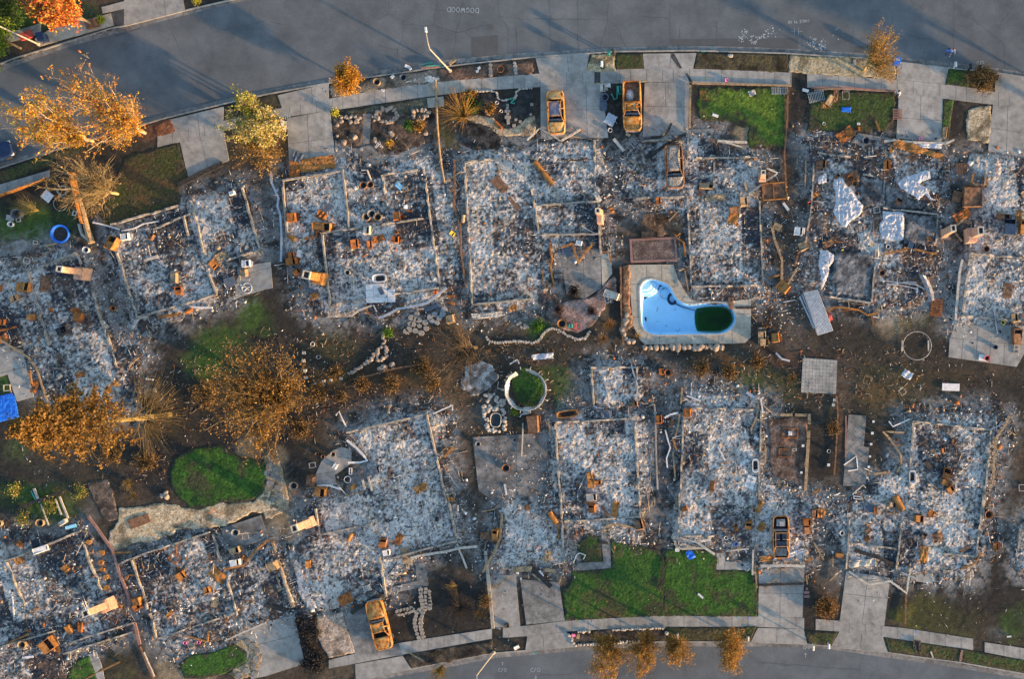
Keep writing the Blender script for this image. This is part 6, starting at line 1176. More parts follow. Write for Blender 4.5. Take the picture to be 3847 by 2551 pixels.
        b.add(V,[(i*(m+1)+jj,(i+1)*(m+1)+jj,(i+1)*(m+1)+jj+1,i*(m+1)+jj+1) for i in range(n) for jj in range(m)])
        return tag(thick(b.build(nm,mat,None,(*q,zz+.04),R(ang)),.015),label,ct,gp)
    if kind == 'panel':
        b=MB(); b.box((0,0,.04),(L,Wd,h or .06),0,0,(rnd.uniform(-.05,.05),rnd.uniform(-.05,.05)),.01,rnd)
        return tag(bevel(b.build(nm,mat,None,(*q,zz+.03),R(ang)),.01,1),label,ct,gp)
    if kind == 'frame':
        b=MB(); t=(w or 6)*CM; hh=h or .06
        for cx,cy,sx,sy in ((-L/2+t/2,0,t,Wd),(L/2 - t/2,0,t,Wd),(0,-Wd/2+t/2,L - 2*t,t),(0,Wd/2 - t/2,L - 2*t,t)): b.box((cx,cy,hh/2),(sx,sy,hh))
        return tag(b.build(nm,mat,None,(*q,zz+.05),R(ang)),label,ct,gp)
    if kind == 'rack':
        root=empty(nm,(*q,zz+.05),R(ang),label,ct,gp); k=max(5,int(L/.16))
        for i in range(k): b=MB(); b.box((-L/2+L*(i+.5)/k,rnd.uniform(-.02,.02),.06),(L/k*.45,Wd,.03),rnd.uniform(-.04,.04)); b.build('slat',mat,root)
        for s_ in (-.38,.38): b=MB(); b.box((0,s_*Wd,.02),(L,.07,.05)); b.build('rail',mat,root)
        return root
    if kind == 'chair':
        root=empty(nm,(*q,zz),R(ang),label,ct,gp); t=.035; b=MB()
        for sx in (-1,1): b.tube([(sx*L/2,-Wd/2,.42),(sx*L/2,Wd/2,.42)],t/2,5); b.tube([(-L/2,sx*Wd/2,.42),(L/2,sx*Wd/2,.42)],t/2,5)
        b.build('seat_frame',mat,root)
        for sx in (-1,1):
            for sy in (-1,1): b=MB(); b.tube([(sx*L/2,sy*Wd/2,0),(sx*L/2,sy*Wd/2,.42)],t/2,5); b.build('leg',mat,root)
        b=MB(); b.tube([(-L/2,Wd/2,.42),(-L/2,Wd/2+.12,.85),(L/2,Wd/2+.12,.85),(L/2,Wd/2,.42)],t/2,5)
        for k in (-.25,0,.25): b.tube([(k*L,Wd/2,.42),(k*L,Wd/2+.12,.85)],t/3,4)
        b.build('back_frame',mat,root); return root
    if kind == 'tub':
        root=empty(nm,(*q,zz),R(ang),label,ct,gp); hh=h or .4; b=MB(); n=28; V=[]
        def rr_(k,zq): return [(L/2*k*math.copysign(abs(math.cos(6.2832*i/n))**.55,math.cos(6.2832*i/n)),Wd/2*k*math.copysign(abs(math.sin(6.2832*i/n))**.55,math.sin(6.2832*i/n)),zq) for i in range(n)]
        for k,zq in ((.86,0),(.95,hh),(1,hh),(1,hh+.03),(.86,hh+.03),(.78,hh*.4),(.6,hh*.22)): V += rr_(k,zq)
        b.add(V,[(a*n+i,a*n+(i+1) % n,(a+1)*n+(i+1) % n,(a+1)*n+i) for a in range(6) for i in range(n)]); b.build('shell',mat,root); b=MB(); b.add(rr_(.62,hh*.24),[tuple(range(n))]); b.build('silt','charred',root); return root
# ---------------------------------------------------------------- chimneys
def chimney(label,code,x,y,bw,bl,bh,sw,sl,sh,ang,ox=0,oy=0,mat='stucco'):
    q=W(int(code[0]),int(code[1]),x,y); root=empty('chimney',(*q,.1),R(ang),label,'chimney','chimneys left standing'); rnd=random.Random(int(x))
    b=MB(); b.box((0,0,bh/2),(bw,bl,bh),0,0,(0,0),.03,rnd,.97); b.box((0,0,bh+.04),(bw*.8,bl*.8,.08)); bevel(b.build('hearth_block',mat,root),.03)
    b=MB(); b.box((ox,oy,(bh+sh)/2),(sw,sl,sh - bh),0,0,(0,0),.02,rnd,.98); bevel(b.build('stack',mat,root),.02)
    b=MB(); t=.12
    for cx,cy,sx,sy in ((-sw/2+t/2,0,t,sl),(sw/2 - t/2,0,t,sl),(0,-sl/2+t/2,sw - 2*t,t),(0,sl/2 - t/2,sw - 2*t,t)): b.box((ox+cx,oy+cy,sh+.09),(sx,sy,.18))
    b.build('cap','pale',root); b=MB(); b.box((ox,oy,sh+.02),(sw - 2*t,sl - 2*t,.04)); b.build('flue','dark',root)
chimney('tall pink stucco chimney with a wide base at the far left ruin','01',742,966,.95,1.35,1.5,.62,.62,4.3,-8,0,.18)
chimney('leaning looking orange pink chimney of the lower corner ruin','03',955,925,1.0,1.35,1.5,.7,.7,4.3,22)
chimney('broken tan chimney with stepped sides beside the rear slab wall','11',480,1005,1.1,1.3,1.4,.8,.85,3.8,-12,-.1,.1,'gold')
chimney('orange tan chimney at the edge of the gravel garden path','13',395,240,.9,1.1,1.3,.65,.75,4.3,20)
chimney('narrow pink chimney with a dark oval flue above the rust trailer frame','21',1930,160,.75,.9,1.2,.5,.5,3.4,2)
chimney('low broken pink chimney on the wall beside the grey patio','21',575,490,.6,1.5,1.2,.5,.55,2.3,2,0,.4)
chimney('slim pink chimney with a flue opening between plastic sheets and pale slab','31',1560,622,.6,.9,.9,.55,.7,4.2,5)
chimney('squat pink chimney with a broad mauve base at the right hand ruin','31',1768,648,1.0,1.5,1.7,.65,.8,3.9,4,.25,.1)
# ---------------------------------------------------------------- debris,tile by tile
for a in (
 # kind,tile,x,y,length,width,angle,material,label
 ('panel','01',408,308,85,78,-40,'white','pale square slab beside the white stone ring'),('ring','01',520,370,0,120,0,'grey','large grey wire coil in the green front garden'),('drum','01',112,545,0,46,0,'white','white pot lowest in the green front garden'),('frame','01',638,452,42,34,70,'white','small white frame against the slatted fence'),('drum','01',175,462,0,84,0,'slate','grey drum beside the bare yellow shrub'),('frame','01',166,508,40,34,10,'pale','cream frame leaning on the grey drum'),('panel','01',96,490,62,46,-8,'grey','grey slab next to the grey drum'),('frame','01',310,698,42,34,-5,'pale','cream wooden frame above the grey garden slab'),('frame','01',240,850,56,50,-15,'pale','dark centred frame @A'),('drum','01',745,762,0,52,0,'white','white round vent beside the broken trunk'),
 ('box','01',978,712,110,68,68,'gold','tall orange water heater cabinet at the ruin corner below the brown lawn'),('box','01',1078,655,60,52,8,'white','white enamel appliance next to the orange heater cabinet'),('box','01',236,1078,100,72,-4,'gold','bright orange appliance left of the tall pink chimney'),('sheet','01',395,1045,140,84,86,'brown','brown crumpled door sheet below the tall pink chimney'),('box','01',8,1088,40,50,0,'rust','orange appliance half outside the frame @A'),('box','01',148,1165,56,46,20,'tan','cream box below the bright orange appliance'),('box','01',690,1328,74,58,78,'rust','orange cabinet standing nearest the long footing @A'),('box','01',652,1272,60,40,-5,'rust','brown and orange box above another orange cabinet'),('box','01',285,1325,50,48,-5,'gold','gold box in the middle of the grey ash @A'),('box','01',32,1368,66,48,-6,'rust','orange box above a long orange strip @A'),('sheet','01',40,1505,90,60,30,'rust','red and orange crumpled sheet @A'),('box','01',550,1450,74,60,20,'dark','dark angular box @A'),('drum','01',970,1252,0,44,0,'rust','open orange drum in the passage between two ruins'),('drum','01',960,1188,0,26,0,'pale','small cream pot in the passage between two ruins'),('box','01',445,1266,24,36,5,'rust','tiny orange can @A'),('tank','01',1605,1272,70,36,32,'rust','orange cylinder beside a white plank @B'),('sheet','01',1440,1312,190,26,8,'gold','long gold crumpled strip below the lower footing @B'),
 ('sheet','01',1875,815,110,62,24,'tan','folded tan sheet @B'),('box','01',1815,876,62,50,-45,'gold','gold angular box @B'),('frame','01',1898,892,72,56,-25,'tan','tan wooden frame @B'),('box','01',2088,880,62,50,5,'white','cream box at the edge of the grey slab @B'),('box','01',2072,952,56,44,92,'tan','tan box standing on the grey slab @B'),('panel','01',1945,1032,92,78,18,'slate','dark glossy panel @B'),('box','01',1490,1000,84,46,92,'tan','upright grey tan box @B'),('box','01',1520,1106,62,54,95,'rust','orange square box in the middle @B'),('panel','01',1282,832,126,24,18,'pale','pale wooden plank @B'),('box','01',1290,655,50,34,70,'brown','brown can near the upper footing @B'),('box','01',1970,286,42,30,20,'white','white box at the driveway end @B'),('panel','01',1745,600,70,60,70,'pale','pale lumpy slab of plaster @B'),
 ('sheet','11',395,42,390,110,8,'gold','long crumpled golden garage door across the driveway end'),('sheet','11',250,120,90,56,8,'rust','rusty end piece of the crumpled golden garage door'),('sheet','10',275,1325,85,80,-20,'slate','dark blue cloth scrap on the driveway slab'),
 ('panel','11',1125,222,62,44,-40,'skyblue','light blue sheet @C'),('frame','11',1178,250,46,40,20,'tan','small wooden frame touching the light blue sheet'),('box','11',240,492,66,70,5,'rust','rusty square box nearest the long bent gutter @C'),('sheet','11',478,472,80,70,-25,'rust','orange crumpled sheet next to a dark blue panel @C'),('panel','11',522,408,82,50,35,'slate','dark blue tilted panel @C'),('box','11',490,562,150,62,-4,'gold','wide orange cabinet with two compartments @C'),('tank','11',232,662,60,42,-30,'gold','short gold cylinder @C'),('box','11',222,805,42,50,10,'rust','upper of two rusty boxes near the chimney @C'),('box','11',238,856,86,56,3,'rust','lower of two rusty boxes near the chimney @C'),('ring','11',355,755,0,56,0,'slate','dark wire coil @C'),('panel','11',285,790,60,36,80,'white','white upright tile @C'),
 ('drum','11',860,485,0,64,0,'tan','large tan clay urn nearest the garage footing'),('drum','11',905,462,0,66,0,'grey','large grey clay urn between two tan ones'),('drum','11',955,488,0,64,0,'tan','large tan clay urn beside an orange box'),('drum','11',835,222,0,58,0,'brown','brown bowl below the white hooked post'),('drum','11',892,215,0,54,0,'brown','brown bowl under the end of the white hooked post'),('box','11',1108,485,52,64,5,'rust','orange box beside the clay urns'),('panel','11',1210,432,56,14,-5,'rust','short rusty bar @C'),('box','11',868,600,50,64,-4,'pale','white and brown cabinet below the clay urns'),('box','11',756,712,60,70,8,'rust','first of four rusty boxes in the row @C'),('box','11',878,716,44,62,4,'rust','narrow rusty box second in the row @C'),('sheet','11',955,668,104,56,20,'rust','folded rusty sheet third in the row @C'),('box','11',1096,676,60,50,-5,'rust','rusty box last in the row @C'),('box','11',1102,615,36,30,30,'brown','small brown box above the last rusty box @C'),('frame','11',688,750,38,32,15,'tan','small lone wooden frame @C'),('frame','11',1108,832,52,48,-4,'tan','upper of two square wooden frames @C'),('frame','11',1152,885,52,48,-2,'tan','lower of two square wooden frames @C'),('panel','11',836,806,64,14,30,'rust','bent rusty bar below the row of boxes @C'),('drum','11',697,952,0,48,0,'pale','cream round pot @C'),
 ('tub','11',966,1000,122,70,4,'white','white rectangular sink above the tile slab'),('panel','11',395,1100,92,26,-25,'slate','dark blue bar below the broken chimney'),('box','11',420,1150,52,42,30,'gold','gold box below the broken chimney'),('box','11',270,946,54,44,35,'rust','rusty box above the broken chimney'),('box','11',1426,1120,24,20,0,'orange','tiny orange box beside the long pale gutter'),('panel','11',1560,1150,62,18,5,'rust','upper rusty bar at the passage below the ruin'),('panel','11',1562,1206,60,18,-18,'rust','lower rusty bar at the passage below the ruin'),('box','11',1560,1345,56,60,12,'tan','cream slatted stove beside the grey flagstones'),('sheet','11',1862,1312,240,46,5,'pale','long pale mat below the wall @D'),('panel','11',1970,210,152,82,-45,'brown','brown rusted door panel @D'),('panel','11',2088,370,140,32,-50,'brown','narrow brown board beside the rusted door panel'),('panel','11',2025,66,96,86,-2,'pale','pale concrete pad at the garage front @D'),('panel','11',1962,78,76,16,-78,'tan','tan plank leaning on the pale concrete pad'),('frame','11',2065,896,54,48,-15,'dark','dark empty frame @D'),('sheet','11',2085,1250,72,48,20,'gold','gold crumpled sheet below the rear wall @D'),('box','11',1570,626,40,34,-40,'yellow','small yellowish box in the passage beside the slab ruin'),('tank','11',1664,500,70,32,80,'tan','tan cylinder on the long footing @D'),
 ('tank','20',100,1462,250,46,-52,'gold','long rusty steel tube lying @D'),('drum','20',658,1100,0,36,0,'white','white ring shaped pot beside the pickup'),('box','20',598,740,42,62,0,'pale','cream bin at the corner of the sedan driveway'),('box','20',638,724,40,28,0,'white','white cooler touching the cream bin'),('box','20',735,765,36,60,5,'teal','teal hose box beside the pickup'),('drum','20',615,826,0,64,0,'slate','blue grey pot beside the sedan driveway'),('sheet','20',600,880,60,120,0,'slate','dark blue tarp along the sedan driveway'),('sheet','20',660,1010,90,84,60,'plastic','pale blue white fabric heap beside the pickup'),('chair','20',1440,820,46,50,10,'rust','reddish chair on the patchy green lawn'),('panel','20',1540,972,52,22,-18,'white','white rectangular board on the patchy green lawn'),('sheet','20',1850,785,60,44,20,'grey','grey folded umbrella on the patchy green lawn'),('box','20',1630,682,18,26,0,'pink','pink box on the upper pavement'),('rack','20',2080,766,140,62,0,'grey','grey slatted rack on the patchy green lawn'),('panel','20',1545,1270,112,30,-78,'charred','charred board @E'),
 ('sheet','21',575,182,100,44,80,'dark','dark curved metal sheet @D'),('sheet','21',550,316,94,40,-60,'pale','pale yellow bent sheet @D'),('sheet','21',666,425,60,32,-60,'rust','orange bent scrap in the passage beside the patio'),('box','21',400,706,42,36,-10,'white','white box at the patio edge @D'),('panel','21',290,776,76,64,0,'slate','blue grey mat on the dark patio'),('box','21',672,1135,122,58,-20,'pale','open wooden crate beside the fence line'),('sheet','21',645,1180,70,60,10,'slate','dark blue sheet under the open wooden crate'),('frame','21',222,982,84,60,5,'dark','dark table frame on the patio'),('chair','21',935,425,64,60,30,'dark','dark folded chair on the brown yard'),('chair','21',985,405,46,46,-10,'brown','small brown chair beside the dark folded chair'),('box','21',1062,346,40,54,5,'rust','orange box below the burned wagon'),('box','21',1466,230,112,40,-3,'tan','long tan cabinet beside the burned wagon'),('frame','21',1420,276,42,52,5,'rust','rusty open frame beside the long tan cabinet'),('sheet','21',1545,322,172,50,4,'tan','wide tan crumpled sheet @E'),('box','21',1772,366,60,70,5,'tan','tan upright box @E'),('sheet','21',1690,495,100,84,70,'gold','gold collapsed chair frame @E'),('box','21',1690,422,70,50,10,'brown','dark brown box above the gold collapsed frame'),('panel','21',2132,395,76,22,-55,'white','white plank beside the rust trailer frame'),('box','21',2055,572,66,50,-25,'tan','tan box between the ruin and the plastic sheets'),('drum','21',1990,562,0,28,0,'white','small white pot beside a tan box'),('sheet','21',1980,680,46,24,15,'rust','orange scrap beside the long fallen board'),('box','21',2110,1078,92,78,-38,'gold','gold box near the pool deck corner'),('box','21',978,632,116,46,0,'charred','blackened bench on the brick border'),('panel','21',1785,1246,150,20,0,'charred','black plank across the pool deck',),('panel','21',1672,1208,100,44,92,'brown','weathered board at the deep end of the pool'),('drum','21',256,1382,0,72,0,'gold','rusty barrel on the pink gravel'),('sheet','21',325,1400,40,32,0,'teal','teal scrap on the pink gravel'),('chair','21',396,1405,50,40,90,'red','red chair frame on the pink gravel'),('drum','21',268,1358,0,22,0,'teal','small teal pot beside the rusty barrel'),('chair','21',1930,1460,60,70,5,'tan','tan garden chair below the pool deck',),('box','21',1945,1530,66,60,0,'tan','tan garden bench below a tan chair'),('box','21',2050,1500,60,70,10,'gold','gold broken box below the pool deck'),
):
    D(*a)
BM = (  # strips,gutters and pipes: kind,tile,points,width px,material,label
 ('pipe','01',[(678,540),(688,590),(705,635),(752,668)],30,'pale','thick pale bent pipe beside the broken trunk'),('beam','01',[(798,530),(900,552),(1020,588)],13,'white','white plank pointing at the orange heater cabinet'),('beam','01',[(1040,600),(1150,580),(1220,540),(1350,520)],10,'white','white bent gutter along the upper footing @B'),('beam','01',[(402,728),(486,706)],16,'tan','upper wooden batten beside the green garden'),('beam','01',[(400,734),(480,760)],9,'tan','lower wooden batten beside the green garden'),('beam','01',[(350,828),(450,764)],9,'tan','thin wooden batten @A'),('beam','01',[(-10,1445),(155,1408)],16,'rust','long orange strip @A'),('beam','01',[(1610,1240),(1800,1248)],15,'white','white plank at the lower edge @B'),('beam','01',[(1130,1425),(1160,1370),(1190,1335),(1260,1322)],15,'pale','pale curved gutter at the lower corner @B'),('beam','01',[(1245,1400),(1290,1490),(1258,1525)],9,'tan','tan bent batten on the dark earth @B'),('beam','01',[(1512,218),(1700,118),(1882,34)],42,'charred','black fallen beam across the end of the wide driveway'),
 ('beam','11',[(50,95),(55,190),(85,260),(115,325),(108,395),(130,470),(140,600),(136,860)],17,'zinc','very long bent white gutter along the red gravel passage'),('pipe','11',[(808,90),(858,93),(890,175)],15,'pale','white hooked post among the bowls'),('beam','11',[(330,668),(435,655),(432,605)],14,'rust','orange L shaped strip @C'),('beam','11',[(720,1320),(790,1270),(900,1226)],14,'pale','pale gutter leaning to the tile slab'),('beam','11',[(838,1222),(866,1302)],13,'gold','orange batten below the tile slab'),('beam','11',[(910,1225),(940,1282)],10,'pale','short pale batten below the tile slab'),('beam','11',[(950,1335),(1000,1318),(1120,1258),(1360,1210),(1440,1150),(1528,1080)],19,'zinc','long curving white gutter behind the tile slab ruin'),('beam','11',[(1345,1272),(1420,1240),(1485,1225)],30,'slate','dark rolled sheet on the grey flagstones'),('beam','11',[(1590,0),(1592,200),(1588,400),(1640,560),(1650,800),(1690,1080)],14,'brown','long brown fence rail in the passage @D'),('beam','11',[(1500,195),(1580,150),(1640,105)],11,'tan','tan thin pole crossing the passage @C'),('beam','11',[(1660,970),(1700,1080)],10,'pale','pale batten at the passage @D'),('beam','11',[(0,78),(120,140)],9,'tan','tan batten at the golden garage door'),
 ('beam','20',[(-40,1185),(65,1085),(150,1130),(240,1188)],13,'pale','pale bent strip in front of the burned sedan'),('beam','20',[(250,1188),(330,1140),(412,1090)],16,'pale','pale strip angled beside the burned sedan nose'),('beam','20',[(320,1150),(420,1162),(505,1176)],9,'tan','thin tan strip in front of the burned sedan'),('beam','20',[(688,1172),(730,1225),(772,1272)],26,'pale','wide pale board at the corner of the pickup driveway'),('beam','20',[(1172,1042),(1135,1125),(1080,1155),(1000,1160)],18,'charred','black curved strip on the pickup driveway'),('beam','20',[(1302,1124),(1130,1220),(950,1336)],24,'charred','long charred beam above the burned wagon'),('beam','20',[(925,1196),(1100,1190),(1250,1186)],10,'tan','tan lintel strip at the garage mouth @E'),('pipe','20',[(664,790),(690,838),(716,826),(714,768),(742,752)],12,'teal','teal hose looped beside the pickup'),('beam','20',[(1560,1188),(1680,1196),(1806,1200)],17,'pale','upper pale plank by the patchy green lawn'),('beam','20',[(1570,1190),(1680,1215),(1762,1240)],12,'pale','lower pale plank by the patchy green lawn'),('beam','20',[(1970,1420),(2060,1458),(2040,1480),(1960,1530),(1820,1640)],15,'pale','long pale bent strip round the narrow pink chimney'),('beam','20',[(270,1350),(400,1352),(466,1335)],12,'charred','charred batten @D'),('beam','20',[(1545,1230),(1565,1320)],26,'charred','short black beam by the patchy green lawn'),('beam','20',[(1345,705),(1700,712),(2180,724)],14,'tan','tan timber edging above the patchy green lawn'),('beam','20',[(1332,720),(1325,1080)],16,'tan','tan timber edging beside the pickup driveway'),
 ('beam','21',[(150,698),(168,830),(160,900),(170,990),(188,1056)],15,'gold','golden bent strip down the patio side'),('beam','21',[(250,742),(340,706),(360,780),(395,865),(440,790),(522,702)],17,'gold','golden zigzag strip on the patio'),('beam','21',[(2002,520),(2040,680),(2100,850),(2096,1012)],20,'tan','long tan board between the pool house and plastic sheets'),('beam','21',[(1985,1002),(2098,964)],16,'gold','gold board near the pool deck corner'),('beam','21',[(2150,1050),(2190,980),(2228,915)],16,'tan','tan board leaning past a gold box'),('beam','21',[(1250,620),(1208,652),(1275,700),(1292,822)],15,'gold','bent gold strip at the brick border corner'),('beam','21',[(1236,936),(1282,920),(1295,1000),(1312,1100)],10,'tan','thin tan strip along the pool deck'),('beam','21',[(420,560),(470,590),(548,630)],8,'pale','thin pale strip @D'),('beam','21',[(1150,520),(1220,440),(1265,350)],8,'tan','tan batten on the brown yard'),('beam','21',[(745,900),(750,1250),(765,1560)],14,'brown','brown fence rail beside the pool bank'),('beam','21',[(580,780),(650,776),(665,870)],9,'gold','gold edging strip at the pale patio walk'),('beam','21',[(1785,195),(1812,290)],16,'tan','short tan batten @E'),('beam','21',[(2110,1200),(2210,1180)],8,'zinc','thin grey bar below the gold box'),('beam','21',[(90,930),(95,1050)],10,'gold','short gold strip @D'),
)
for k,code,pts,w_,mat,lb in BM: D(k,code,0,0,0,0,0,mat,lb,pts=pts,w=w_)
# white tile shower floor
q=W(1,1,970,1125); root=empty('tile_slab',(*q,ground_z(*q)),R(2),'large white tiled shower floor lying on ash','tiled floor')
for i,(x0,x1) in enumerate(((-122,-58),(-56,54),(58,122))):
    for j,(y0,y1) in enumerate(((-78,-32),(-30,30),(32,78))):
        if (i,j) in ((2,2),): continue
        b=MB(); b.box(((x0+x1)/2*CM,(y0+y1)/2*CM,.12),((x1 - x0)*CM,(y1 - y0)*CM,.05),0,0,(.02*(i - 1),.01)); b.build('tile','white',root)
b=MB(); b.box((.1,.25,.16),(.45,.8,.03),.4); tag(b.build('broken_plaster','slate',None,(*q,ground_z(*q)+.05)),'grey blue plaster piece lying on the white tiled floor','plaster')
